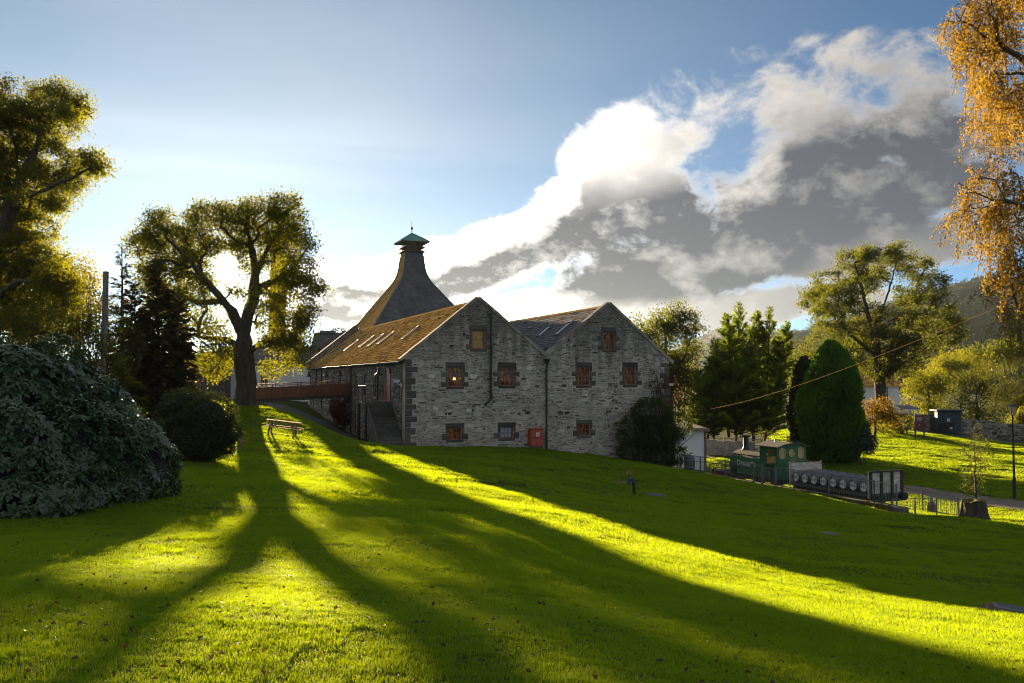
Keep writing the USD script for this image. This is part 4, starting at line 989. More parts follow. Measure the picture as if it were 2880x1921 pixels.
for y in (-.32, -WD + .32): buffer(wg, -.14, y, -1)
def wheelset(parent, x, r, mat):
    for y in (-.38, -WD + .38):
        mb = MB(); mb.lathe([(0, -.05), (r - .12, -.03), (r - .1, -.065), (r, -.065), (r, .065), (r - .1, .065), (r - .12, .03), (0, .05)], (x, y, r), 26, 'y'); part('wheel', mb, M[mat], parent, 40)
    mb = MB(); mb.tube([(x, -.38, r), (x, -WD + .38, r)], .07, 8); part('axle', mb, M['black'], parent, 40)
for x in (1.25, 4.6):
    wheelset(wg, x, .46, 'oxide')
    mb = MB(); mb.prism([(x - .3, .35), (x + .3, .35), (x + .22, .8), (x - .22, .8)], (0, -.08, 0), U, Z3, .12); part('axle_box', mb, M['black'], wg)
# casks lie across the wagon, three deep
ck = klass('cask_kind')
pr = [(0, .335), (.25, .335), (.255, .36), (.27, .36), (.305, .18), (.315, 0), (.305, -.18), (.27, -.36), (.255, -.36), (.25, -.335), (0, -.335)]
mb = MB(); mb.lathe(pr[::-1], (0, 0, 0), 22, 'y'); part('staves', mb, M['cask'], ck, 40)
for y in (-.34, -.25, -.12, .12, .25, .34):
    r = float(np.interp(abs(y), [0, .18, .36], [.315, .305, .272])); mb = MB(); mb.lathe([(r, -.018), (r + .006, -.018), (r + .006, .018), (r, .018)], (0, y, 0), 22, 'y'); part('hoop', mb, M['hoop'], ck, 40)
mb = MB(); mb.lathe([(0, .338), (.235, .338), (.235, .343), (0, .343)], (0, 0, 0), 22, 'y'); hd = part('head', mb, M['cask_head'], ck)
NX = (-1, 0, 0)
mb = MB(); mb.text('ABERFELDY', .05, (0, .344, -.005), NX, Z3, .003, bold=True); mb.text('DISTILLERY', .042, (0, .344, -.075), NX, Z3, .003, bold=True)
s_ = 'JOHN DEWAR & SONS LTD'
for i, ch in enumerate(s_):
    if ch == ' ': continue
    th = math.radians(200 - 220 * i / (len(s_) - 1)); c_, n_ = math.cos(th), math.sin(th)
    up = np.array([-c_, 0, n_]); ri = np.array([-n_, 0, -c_]); mb.text(ch, .042, np.array([0, .344, 0]) + up * .18, ri, up, .003, bold=True)
part('lettering', mb, M['lettering'], hd, kind='stuff')
lab = ['nearest the camera', 'second from the near end', 'third from the near end', 'fourth from the near end', 'fourth from the engine', 'third from the engine', 'second from the engine end', 'beside the engine']
rows = ['front', 'middle', 'far']
for j in range(3):
    for i in range(8):
        u = .42 + i * .715; y = -.36 - j * .735
        p = TR0 + fx * u + np.array([-fx[1], fx[0]]) * y
        copy(ck, 'whisky_cask', f'black cask in the {rows[j]} row on the wagon, {lab[i]}', 'cask', (p[0], p[1], RAIL + 1.44 + .04 * (j > 0)), TROT, 'casks on the wagon', tilt=None)
# the saddle tank engine
en = train('saddle_tank_engine', 'small dark green saddle tank steam engine behind steel railings', 'locomotive', 7.0)
CB = 1.55                                          # cab length
mb = MB(); mb.bbox((-.1, -WD + .1, .85), (6.0, -.1, 1.05), .01); part('frame', mb, M['black'], en)
mb = MB(); mb.bbox((-.15, -WD, 1.05), (CB + .1, 0, 1.12), .01); part('footplate', mb, M['black'], en)
y0, y1 = -WD + .03, -.03
rear = Polygon([(y0, 1.12), (y1, 1.12), (y1, 3.0), (-.6, 3.13), (-1.1, 3.17), (-1.6, 3.13), (y0, 3.0)])
port = [(-.42, 2.62, .19, .30), (-1.1, 2.62, .19, .19), (-1.78, 2.62, .19, .30)]
def oval(y, z, a, b): return Polygon([(y + a * math.cos(t), z + (b - a) * np.sign(math.sin(t)) * (abs(math.sin(t)) > .02) + a * math.sin(t)) for t in np.linspace(0, 2 * math.pi, 28)[:-1]]).buffer(0)
oh = unary_union([oval(*q) for q in port])
mb = MB(); mb.prism(rear.difference(oh), (0, 0, 0), (0, 1, 0), Z3, .05); part('cab_rear', mb, M['loco_green'], en)
mb = MB(); mb.prism(rear.difference(unary_union([oval(*port[0]), oval(*port[2])])), (CB - .05, 0, 0), (0, 1, 0), Z3, .05); part('cab_front', mb, M['loco_green'], en)
mb = MB(); mb.box((.05, y0 + .05, 1.13), (.055, y1 - .05, 1.9)); part('cab_lining', mb, M['cream'], en); 
mb = MB(); mb.box((CB - .07, y0 + .05, 1.9), (CB - .055, y1 - .05, 2.3)); part('cab_lining', mb, M['cream'], en)
for yy in (y1 - .04, y0):
    side_ = sbox(0.05, 1.12, CB - .05, 3.02).difference(sbox(.12, 1.75, .95, 2.85)).difference(sbox(.12, 1.12, .62, 1.8))
    mb = MB(); mb.prism(side_, (0, yy + .04, 0), U, Z3, .04); part('cab_side', mb, M['loco_green'], en)
for q in port:
    rg_ = oval(*q).buffer(.03).difference(oval(*q)); mb = MB(); mb.prism(rg_, (-.02, 0, 0), (0, 1, 0), Z3, .02); wq = part('window', mb, M['cream'], en, label='round rear cab window' if q[3] == q[2] else 'oval rear cab window')
    mb = MB(); mb.prism(oval(*q), (.02, 0, 0), (0, 1, 0), Z3, .01); part('pane', mb, M['porthole'] if 'porthole' in M else M.setdefault('porthole', plain('dusty_pane', (.42, .34, .17), .35, (.33, .25, .1), 6.)), wq)
rf = [(y0 - .12, 2.96), (-1.7, 3.13), (-1.1, 3.2), (-.5, 3.13), (y1 + .12, 2.96)]
mb = MB(); mb.prism(Polygon(rf + [(y, z + .045) for y, z in rf[::-1]]), (-.2, 0, 0), (0, 1, 0), Z3, CB + .5); part('cab_roof', mb, M['loco_top'], en)
mb = MB(); mb.tube([(.35, -1.1, 3.2), (.35, -1.1, 3.62)], .045, 8); part('roof_pipe', mb, M['bench_wood'], en, 40)
mb = MB(); mb.tube([(1.2, -.9, 3.22), (1.2, -.9, 3.36)], [.06, .03], 8); part('whistle', mb, M['steel'], en, 40)
# saddle tank: a long rounded saddle in cross-section (y, z)
tk = [(-WD + .25, 1.5)] + [(-1.1 + .85 * math.cos(t), 1.9 + .62 * math.sin(t)) for t in np.linspace(math.pi, 0, 15)] + [(-.25, 1.5)]
mb = MB(); mb.prism(Polygon(tk), (CB, 0, 0), (0, 1, 0), Z3, 3.15); tank = part('saddle_tank', mb, M['loco_green'], en, 30)
top = [(-1.1 + .86 * math.cos(t), 1.9 + .63 * math.sin(t)) for t in np.linspace(math.pi * .88, math.pi * .12, 13)]
mb = MB(); mb.prism(Polygon(top + [(y, z - .02) for y, z in top[::-1]]), (CB + .01, 0, 0), (0, 1, 0), Z3, 3.12); part('tank_top', mb, M['loco_top'], tank, 30)
mb = MB(); mb.tube([(CB + .1, -.42, 2.28), (CB + 3.05, -.42, 2.28)], .022, 6); part('handrail', mb, M['black'], en, 40)
for x in (.15, 1.6, 3.0): mb = MB(); mb.tm(trimesh.creation.icosphere(1, .05), trimesh.transformations.translation_matrix([CB + x, -.40, 2.28])); part('rail_knob', mb, M['steel'], en)
mb = MB(); mb.text("Dewar's", .34, (CB + 1.55, -.243, 1.60), NX, Z3, .015, bold=True); part('lettering', mb, M['silver_letter'], tank, kind='stuff')
mb = MB(); mb.lathe([(.56, 0), (.6, .05), (.6, 3.55), (.55, 3.6), (0, 3.6)], (CB, -1.1, 1.5), 24, 'x'); part('boiler', mb, M['black'], en, 40)
mb = MB(); mb.lathe([(.30, 0), (.22, .08), (.175, .2), (.165, .75), (.18, .8), (.30, .86), (.31, .92), (.22, .94), (.13, .94), (.13, .7), (0, .7)], (CB + 2.65, -1.1, 2.5), 22); part('chimney', mb, M['black'], en, 40)
mb = MB(); mb.lathe([(0, 0), (.25, 0), (.25, .24), (.22, .28), (0, .28)], (CB + .75, -1.1, 2.5), 20); part('filler_cap', mb, M['loco_green'], en, 40)
for x in (CB + .6, CB + 2.3): wheelset(en, x, .5, 'black')
for x in (CB + .6, CB + 2.3):
    mb = MB(); mb.box((x - .05, -.32, .42), (x + .05, -.26, .58)); part('crank', mb, M['steel'], en)
mb = MB(); mb.beam((CB + .6, -.24, .5), (CB + 2.3, -.24, .5), .04, .09); part('coupling_rod', mb, M['steel'], en)
mb = MB(); mb.bbox((CB + 2.9, -.62, .45), (CB + 3.7, -.12, .95), .03); part('cylinder_block', mb, M['black'], en)
mb = MB(); mb.bbox((5.55, -WD + .05, 1.06), (5.95, -.05, 1.12), .01); part('front_plate', mb, M['steel'], en)
mb = MB(); mb.bbox((5.95, -WD, .75), (6.05, 0, 1.15), .01); part('buffer_beam', mb, M['oxide'], en)
for y in (-.32, -WD + .32): buffer(en, 6.05, y, 1)
for y in (-.12,):
    mb = MB(); mb.box((-.02, y, .45), (.55, y + .1, .5)); mb2 = MB(); part('step', mb, M['black'], en)
mb = MB(); mb.box((CB + .1, -.35, 1.12), (CB + 2.3, -.1, 1.5)); part('tool_box', mb, M['loco_green'], en)
# rails
for y in (-.38, -WD + .38):
    a, b = TR0 + fx * -1.0 + np.array([-fx[1], fx[0]]) * y, TR0 + fx * 15.5 + np.array([-fx[1], fx[0]]) * y
    mb = MB(); mb.beam((*a, RAIL - .07), (*b, RAIL - .07), .07, .14); part('rail', mb, M['rust_panel'], None, False, f"{'near' if y > -1 else 'far'} rusty rail under the engine and wagon", 'rail')
# ---------------------------------------------------------------- retaining kerb and railings
fd = (FEN1 - FEN0) / np.linalg.norm(FEN1 - FEN0); fn_ = np.array([fd[1], -fd[0]]); FL = float(np.linalg.norm(FEN1 - FEN0)); FROT = math.degrees(math.atan2(fd[1], fd[0]))
kb = thing('mossy_kerb_wall', 'low mossy stone retaining wall along the foot of the train railing', 'retaining wall', (*FEN0, EYE - 6.05), FROT)
x = -1.5; k = 0
while x < FL + .8:
    w = rng.uniform(.5, .9); mb = MB(); mb.bbox((x, -.52, -.9), (x + w - .015, -.10, .07 + rng.uniform(-.02, .02)), .03); part('kerb_stone', mb, M['moss'] if k % 4 else M['harl'], kb); x += w; k += 1
def railing(name, label, P0, P1, zb0, zb1, h, posts, spacing=.115, low=True, group='steel bar railings round the train'):
    P0, P1 = np.array(P0), np.array(P1); L = float(np.linalg.norm(P1 - P0)); d = (P1 - P0) / L
    t = thing(name, label, 'railing', (*P0, zb0), math.degrees(math.atan2(d[1], d[0])), group)
    z = lambda u: (zb1 - zb0) * u / L
    for u in posts: mb = MB(); mb.bbox((u - .03, -.03, z(u) - .15), (u + .03, .03, z(u) + h + .02), .006); part('post', mb, M['steel'], t)
    for i, (a, b) in enumerate(zip(posts[:-1], posts[1:])):
        for zz in ((h - .02, .08) if low else (h - .02,)): mb = MB(); mb.beam((a + .03, 0, z(a) + zz), (b - .03, 0, z(b) + zz), .022, .035); part('rail', mb, M['steel'], t)
    u = posts[0] + spacing
    while u < posts[-1] - .05:
        mb = MB(); mb.beam((u, 0, z(u) + .1), (u, 0, z(u) + h - .04), .010, .010, up=(1, 0, 0)); part('bar', mb, M['steel'], t); u += spacing
    return t
ps = [float((np.array([0, 0]) + (lambda r: [r])(0))[0])] if False else []
for px in (2452, 2325, 2227, 2177):                                    # where each post stands along the line
    r = (px - 1440) / F; u = (r * FEN0[1] - FEN0[0]) / (fd[0] - r * fd[1]); ps.append(u)
railing('steel_railing', 'grey steel bar railing in front of the barrel wagon', FEN0, FEN1, EYE - 6.0, EYE - 6.0, 1.1, ps)
ps2 = []
for px in (2139, 2115, 2037, 1967, 1903): r = (px - 1440) / F; u = (r * FEN0[1] - FEN0[0]) / (fd[0] - r * fd[1]); ps2.append(u)
railing('steel_railing', 'grey steel bar railing in front of the engine boiler and buffers', FEN0, FEN1, EYE - 6.0, EYE - 6.0, 1.1, ps2)
railing('steel_gate', 'narrow steel bar gate in the railing beside the engine cab', FEN0 + fd * ps[-1], FEN0 + fd * ps2[0], EYE - 6.0, EYE - 6.0, 1.0, [.06, float(ps2[0] - ps[-1]) - .06], group=None)
railing('steel_railing', 'short steel railing returning from the near end post towards the wagon', FEN0 + fd * ps[0], FEN0 + fd * ps[0] + fn_ * 1.5, EYE - 6.0, EYE - 6.25, 1.1, [.0, 1.45])
cn = np.array([23.9, 46.0]); zc = EYE - 7.33
railing('steel_railing', 'thin steel railing in front of the bottle cutouts, meeting the corner post', (19.3, 43.6), cn, EYE - 7.1, zc, 1.1, [0, 1.7, 3.4, 5.15])
railing('steel_railing', 'thin steel railing running back from the corner post to the wagon buffer', cn, (21.8, 49.6), zc, EYE - 7.1, 1.1, [0, 2.1, 4.1])
pz = W(1980, 1287, 61); railing('steel_railing', 'pinkish sunlit low railing behind the upright cask, before the engine', (Wx(1872, 60.2), 60.2), (Wx(1980, 59.4), 59.4), EYE - 6.55, EYE - 6.55, .95, [0, 1.35, 2.62], low=False)
railing('steel_railing', 'sunlit low railing slanting from the corner to the engine buffer', (Wx(1980, 59.4), 59.4), (Wx(2062, 57.2), 57.2), EYE - 6.55, EYE - 6.6, .95, [0, 1.5, 2.85], low=False)
# bottle-shaped cutouts
def bottle(px, Y, label, h=.95):
    x = Wx(px, Y); t = thing('bottle_cutout', label, 'sign', (x, Y, H(x, Y)), 12)
    pts = [(-.26, 0), (-.28, .3), (-.22, .48), (-.08, .6), (-.07, .85), (-.09, .87), (-.09, h), (.09, h), (.09, .87), (.07, .85), (.08, .6), (.22, .48), (.28, .3), (.26, 0)]
    mb = MB(); mb.prism(Polygon(pts).buffer(.02).buffer(-.02), (0, .012, 0), U, Z3, .024); part('board', mb, M['steel'], t)
    mb = MB(); mb.box((-.03, .015, -.3), (.03, .05, .6)); part('stake', mb, M['timber_dark'], t)
    mb = MB(); mb.prism(sbox(-.2, .12, .2, .38), (0, -.013, 0), U, Z3, .006); part('label_plate', mb, M['frame_red'], t)
bottle(2612, 47.3, 'bottle shaped board on the sunlit grass behind the thin railing')
# ---------------------------------------------------------------- lamp post, stump, planter cask, pipe, covers
x = Wx(2845, 50.5); zg = H(x, 50.5); lp = thing('lamp_post', 'tall dark lamp post with square lantern beside the lane', 'street lamp', (x, 50.5, zg)); hL = W(2843, 1131, 50.5)[2] - zg
mb = MB(); mb.tube([(0, 0, 0), (0, 0, 1.2), (0, 0, 1.28), (0, 0, hL - .75)], [.10, .10, .06, .05], 12); part('post', mb, M['black'], lp, 40)
mb = MB(); z0 = hL - .75; mb.hexa([(-.11, -.11, z0), (.11, -.11, z0), (.11, .11, z0), (-.11, .11, z0), (-.19, -.19, z0 + .5), (.19, -.19, z0 + .5), (.19, .19, z0 + .5), (-.19, .19, z0 + .5)]); part('lantern', mb, M['porthole'], lp)
mb = MB(); mb.hexa([(-.23, -.23, z0 + .5), (.23, -.23, z0 + .5), (.23, .23, z0 + .5), (-.23, .23, z0 + .5), (-.12, -.12, z0 + .64), (.12, -.12, z0 + .64), (.12, .12, z0 + .64), (-.12, .12, z0 + .64)]); part('lantern_cap', mb, M['black'], lp)
for sx_, sy_ in ((1, 1), (1, -1), (-1, 1), (-1, -1)): mb = MB(); mb.tube([(sx_ * .112, sy_ * .112, z0), (sx_ * .192, sy_ * .192, z0 + .5)], .014, 5); part('lantern_bar', mb, M['black'], lp)
x = Wx(2731, 36); zg = H(x, 36)
stp = thing('tree_stump', 'broad mossy tree stump in shade at the edge of the lawn', 'stump', (x, 36, zg - .12))
th = np.linspace(0, 2 * math.pi, 41)[:-1]; rows_ = []
for z, r in ((-.1, .86), (.08, .70), (.25, .58), (.5, .51), (.75, .48), (.97, .46), (1.0, .42), (1.02, .01)):
    rr_ = r * (1 + .14 * np.sin(th * 5 + 1) * (1.05 - z) + .06 * np.sin(th * 11 + z * 2) + .05 * np.sin(th * 17 + 2)); rows_.append(np.stack([rr_ * np.cos(th), rr_ * np.sin(th), np.full_like(th, z) + (.05 * np.sin(th * 3) if z > .9 else 0)], 1))
v = np.vstack(rows_); i, j = np.meshgrid(np.arange(7), np.arange(40), indexing='ij'); f = np.stack([i * 40 + j, i * 40 + (j + 1) % 40, (i + 1) * 40 + (j + 1) % 40, (i + 1) * 40 + j], -1).reshape(-1, 4)
mb = MB(); mb.add(v, f); part('wood', mb, M['bark'], stp, True)
mb = MB(); v2 = v[200:].copy(); v2[:, :2] *= 1.03; v2[:, 2] += .03; mb.add(v2, f[:80]); part('moss_cap', mb, M['moss'], stp, True)
x, Y = Wx(1937, 51), 51; pc = thing('planter_cask', 'upright dark cask used as planter at the end of the railing', 'cask', (x, Y, H(x, Y)))
mb = MB(); mb.lathe([(0, 0), (.26, 0), (.30, .22), (.315, .45), (.30, .68), (.265, .9), (.24, .9), (.24, .84), (0, .84)], n=24); part('staves', mb, M['cask'], pc, 40)
for z, r in ((.06, .272), (.24, .304), (.66, .303), (.84, .276)): mb = MB(); mb.lathe([(r, -.025), (r + .008, -.025), (r + .008, .025), (r, .025)], (0, 0, z), 24); part('hoop', mb, M['hoop'], pc, 40)
mb = MB(); mb.tube([(.02, 0, .84), (.03, 0, 1.0), (.1, 0, 1.08), (.16, 0, 1.02)], .03, 8); part('tap', mb, M['black'], pc, 40)
p = W(1783, 1403, 36); vp = thing('vent_pipe', 'dark swan neck vent pipe standing on the lawn', 'vent pipe', (p[0], 36, H(p[0], 36) - .05))
a = np.linspace(0, math.pi, 9); mb = MB(); mb.tube([(.02, 0, 0), (0, 0, .55)], .068, 14); part('riser', mb, M['black'], vp, 40)
mb = MB(); mb.tube([(0, 0, .5)] + [(-.1 + .1 * math.cos(q), 0, .6 + .12 * math.sin(q)) for q in a] + [(-.2, 0, .50)], .072, 14); part('bend', mb, M['shed_green'], vp, 40)
mb = MB(); mb.lathe([(.068, 0), (.085, 0), (.085, .07), (.068, .07)], (0, 0, .48), 14); part('collar', mb, M['black'], vp)
p = W(1768, 1353, 40); sp = thing('wooden_marker', 'weathered wooden marker post with crosspiece on the lawn', 'post', (p[0], 40, H(p[0], 40) - .1))
mb = MB(); mb.beam((0, 0, 0), (.05, 0, .72), .06, .06, up=(0, 1, 0)); part('stake', mb, M['timber_dark'], sp); mb = MB(); mb.bbox((-.14, -.05, .55), (.2, -.02, .7), .01); part('crosspiece', mb, M['bench_wood'], sp)
def cover(px, py, Y, w, d, label, rot, mat='lead', bevel=.02):
    p = W(px, py, Y); x = p[0]; zg = H(x, Y); g1, g2 = (H(x + .3, Y) - H(x - .3, Y)) / .6, (H(x, Y + .3) - H(x, Y - .3)) / .6
    t = thing('drain_cover', label, 'drain cover', (x, Y, zg + .02), rot); UsdGeom.Xformable(t).AddRotateXYZOp().Set(Gf.Vec3f(math.degrees(math.atan(g2)), -math.degrees(math.atan(g1)), 0))
    mb = MB(); mb.bbox((-w / 2, -d / 2, -.05), (w / 2, d / 2, .05), bevel); part('plate', mb, M[mat], t)
    mb = MB(); mb.bbox((-w / 2 - .1, -d / 2 - .08, -.06), (w / 2 + .1, d / 2 + .08, .012), .02); part('surround', mb, M['soil'], t)
    for k in range(6): mb = MB(); y = -d / 2 + d * (k + .5) / 6; mb.box((-w / 2 + .05, y - .015, .05), (w / 2 - .05, y + .015, .057)); part('rib', mb, M[mat], t)
cover(1845, 1400, 36.5, .78, .62, 'pale ribbed drain cover beside the vent pipe', 4)
cover(2872, 1693, 13.2, .75, .6, 'pale metal drain cover at the right edge of the lawn', -28)
cover(2330, 1502, 26, .4, .3, 'small flat pale slab on the right lawn', 10, 'concrete')
for px, py, Y, r, lb in ((1748, 1350, 40, .42, 'bare sandy patch beside the wooden marker'), (2812, 1683, 13.6, .4, 'bare earth patch beside the right drain cover')):
    p = W(px, py, Y); th_ = np.linspace(0, 2 * math.pi, 25)[:-1]; rr_ = r * (1 + .25 * np.sin(th_ * 3 + px)); ring = np.stack([p[0] + rr_ * np.cos(th_), Y + rr_ * .8 * np.sin(th_)], 1); inner = ring * .5 + np.array([p[0], Y]) * .5
    v = np.vstack([np.c_[ring, H(ring[:, 0], ring[:, 1]) + .005], np.c_[inner, H(inner[:, 0], inner[:, 1]) + .06], [[p[0], Y, H(p[0], Y) + .07]]])
    f = [(i, (i + 1) % 24, 24 + (i + 1) % 24) for i in range(24)] + [(i, 24 + (i + 1) % 24, 24 + i) for i in range(24)] + [(24 + i, 24 + (i + 1) % 24, 48) for i in range(24)]
    mb = MB(); mb.add(v, f); part('bare_patch', mb, M['soil'], None, True, kind='structure')
# hydrant cabinet on the gable
s0, zt = zA(1203, 1275); s1, zb_ = zA(1320, 1425)
hc = thing('red_hose_cabinet', 'red fire hose cabinet on a stand against the stone gable', 'cabinet', wl(s0, -.02, 0), ROT)
w = s1 - s0
mb = MB(); mb.bbox((0, -.42, zb_), (w, -.06, zt), .02); part('body', mb, M['red_paint'], hc)
mb = MB(); mb.bbox((-.02, -.45, zt), (w + .02, -.04, zt + .05), .015); part('lid', mb, M['red_paint'], hc)
for z0_, z1_ in ((.06, .46), (.52, .9)):
    h = zt - zb_
    mb = MB(); mb.bbox((.1, -.445, zb_ + h * z0_), (w - .1, -.421, zb_ + h * z1_), .012); part('door_panel', mb, M['red_paint'], hc)
mb = MB(); mb.box((w * .42, -.458, zb_ + (zt - zb_) * .58), (w * .68, -.447, zb_ + (zt - zb_) * .80)); sgn = part('sign', mb, M['blind'], hc)
mb = MB(); mb.text('FIRE', .055, (w * .55, -.459, zb_ + (zt - zb_) * .70), U, Z3, .004, bold=True); mb.text('HOSE', .055, (w * .55, -.459, zb_ + (zt - zb_) * .62), U, Z3, .004, bold=True); part('lettering', mb, M['red_paint'], sgn, kind='stuff')
for x_ in (.08, w - .08): mb = MB(); mb.box((x_ - .03, -.3, zb_ - .8), (x_ + .03, -.24, zb_)); part('leg', mb, M['black'], hc)
# barrel end standing by the store
p = W(551, 1086, 66); be = thing('barrel_head_sign', 'round cask on its side with white plate near the dark store', 'cask', (p[0], 66, p[2]), 8)
mb = MB(); mb.lathe([(0, -.35), (.3, -.35), (.36, 0), (.3, .35), (0, .35)], (0, 0, 0), 20, 'y'); part('staves', mb, M['bench_wood'], be, 40)
mb = MB(); mb.lathe([(.30, -.36), (.34, -.36), (.34, -.3), (.30, -.3)], (0, 0, 0), 20, 'y'); part('hoop', mb, M['black'], be)
mb = MB(); mb.box((-.14, -.37, -.1), (.14, -.352, .12)); part('plate', mb, M['white_paint'], be)
mb = MB(); gz = H(p[0], 66) - p[2]; mb.box((-.3, -.25, gz), (-.2, .25, -.25)); stq = part('stand', mb, M['timber_dark'], be); mb = MB(); mb.box((.2, -.25, gz), (.3, .25, -.25)); part('stand', mb, M['timber_dark'], be)
# picnic tables
pt = klass('picnic_table_kind')
for k in range(5): mb = MB(); mb.bbox((-.88, -.35 + k * .142, .72), (.88, -.35 + k * .142 + .132, .757), .006); part('table_plank', mb, M['bench_wood'], pt)
for y in (-.68, .68):
    for k in (-1, 1): mb = MB(); mb.bbox((-.98, y + k * .07 - .065, .42), (.98, y + k * .07 + .065, .455), .006); part('bench_plank', mb, M['bench_wood'], pt)
for x_ in (-.62, .62):
    for s in (-1, 1): mb = MB(); mb.beam((x_, s * .62, -.05), (x_, s * .24, .72), .05, .09, up=(1, 0, 0)); part('leg', mb, M['grey_wood'], pt)
    mb = MB(); mb.box((x_ - .025 + .05, -.76, .34), (x_ + .025 + .05, .76, .42)); part('bench_bearer', mb, M['grey_wood'], pt)
    mb = MB(); mb.beam((x_ + .04, 0, .38), (x_ * .2, 0, .71), .05, .07); part('brace', mb, M['grey_wood'], pt)
for px, Y, r, lb in ((795, 44, 8, 'wooden picnic table standing alone in the sunlit grass'), (630, 36, 14, 'wooden picnic table half hidden behind the round shrub')):
    x = Wx(px, Y); copy(pt, 'picnic_table', lb, 'picnic table', (x, Y, H(x, Y) + .03), r, 'picnic tables on the lawn', tilt=(0, -math.degrees(math.atan((H(x + .6, Y) - H(x - .6, Y)) / 1.2)), 0))

# ---------------------------------------------------------------- trees and shrubs
def unit(v): return v / (np.linalg.norm(v, axis=-1, keepdims=True) + 1e-9)
def leaf_mesh(p, d, nrm, L, Wd, fold=.18, quad=True):
    """Folded diamond leaves: two triangles each."""
    d = unit(d); s = unit(np.cross(d, nrm)); n = np.cross(s, d)
    L, Wd = np.broadcast_to(L, len(p))[:, None], np.broadcast_to(Wd, len(p))[:, None]
    m = p + d * L * .45
    v = np.stack([p, m + s * Wd / 2 + n * Wd * fold, p + d * L, m - s * Wd / 2 + n * Wd * fold], 1).reshape(-1, 3)
    k = np.arange(len(p))[:, None] * 4
    return v, np.vstack([k + [0, 1, 2], k + [0, 2, 3]])
def blob_points(rg, blobs, n, inner=.35, wt=None):
    """Random points in the shells of ellipsoids (centre, radii)."""
    w = np.array([(b[1][0] * b[1][2] + b[1][0] * b[1][1]) for b in blobs]) * (1. if wt is None else np.asarray(wt)); ks = rg.multinomial(n, w / w.sum()); out = []
    for (c, r), k in zip(blobs, ks):
        u = unit(rg.normal(size=(k, 3))); q = (inner + (1 - inner) * rg.random((k, 1)) ** .6)
        out.append(np.array(c) + u * q * np.array(r))
    return np.vstack(out)
def skeleton(rg, trunks, att, bf=.3, step=.45, wob=.10):
    cap = 400000; P = np.zeros((60000, 3)); par = np.full(60000, -1); pl = np.zeros(60000); n = 0
    for tk in trunks:
        tk = np.array(tk, float); seg = np.r_[0, np.cumsum(np.linalg.norm(np.diff(tk, axis=0), axis=1))]; m = max(2, int(seg[-1] / step) + 1)
        u = np.linspace(0, seg[-1], m); q = np.stack([np.interp(u, seg, tk[:, k]) for k in range(3)], 1)
        q[1:] += rg.normal(0, wob * .25, (m - 1, 3))
        prev = -1 if n == 0 else int(np.argmin(((P[:n] - q[0]) ** 2).sum(1)))
        for i in range(0 if n == 0 else 1, m):
            P[n] = q[i]; par[n] = prev; pl[n] = 0 if prev < 0 else pl[prev] + np.linalg.norm(P[n] - P[prev]); prev = n; n += 1
    nt = n
    d0 = cKDTree(P[:n]).query(att)[0]; tips = []
    low = np.min([t[0][2] for t in trunks]); start = P[:n, 2] > low + .28 * (P[:n, 2].max() - low)
    for a in att[np.argsort(d0)]:
        dv = P[:n] - a; dist = np.sqrt((dv ** 2).sum(1)); c = dist + bf * pl[:n]
        c[:nt][~start] += 50
        j = int(np.argmin(c)); L = dist[j]; m = max(1, int(L / step)); b = P[j]
        sag = rg.normal(0, wob, 3) * L * .5
        prev = j
        for k in range(1, m + 1):
            t = k / m; P[n] = b + (a - b) * t + sag * math.sin(math.pi * t) + (rg.normal(0, wob * .35, 3) if k < m else 0); par[n] = prev; pl[n] = pl[prev] + np.linalg.norm(P[n] - P[prev]); prev = n; n += 1
        tips.append(prev)
    return P[:n], par[:n], np.array(tips), nt
def wood(P, par, r_base, e=1.75, rmin=.012, keep=None):
    n = len(P); acc = np.zeros(n); ch = [[] for _ in range(n)]
    for i in range(n - 1, -1, -1):
        if not ch[i]: acc[i] = 1.
        if par[i] >= 0: acc[par[i]] += acc[i]; ch[par[i]].append(i)
    r = np.maximum(r_base * (acc / acc[0]) ** (1 / e), rmin)
    mb = MB(); stack = [(0, -1)]
    while stack:
        i, p = stack.pop(); chain = ([p] if p >= 0 else []) + [i]; cur = i
        while ch[cur]:
            k = max(ch[cur], key=lambda q: acc[q])
            stack += [(q, cur) for q in ch[cur] if q != k]; chain.append(k); cur = k
        if len(chain) < 2: continue
        rr = r[chain].copy()
        if p >= 0: rr[0] = rr[1]
        if keep is not None and rr.max() < keep: continue
        mb.tube(P[chain], rr, 10 if rr.max() > .2 else 6 if rr.max() > .06 else 4 if rr.max() > .025 else 3, cap=False)
    return mb, r
def pblobs(rg, lst, Z, origin, spread=2., fat=.9):
    out = []
    for b in lst:
        px, py, rx, ry = b[:4]; z = Z + (b[4] if len(b) > 4 else rg.uniform(-spread, spread))
        out.append((W(px, py, z) - origin, np.array([rx * z / F, (rx + ry) / 2 * fat * z / F, ry * z / F])))
    return out
def gap_ok(v, origin, gap):
    q = PX(v + origin); ok = np.ones(len(v), bool)
    for px, py, r in gap: ok &= np.hypot(q[:, 0] - px, q[:, 1] - py) > r
    return ok
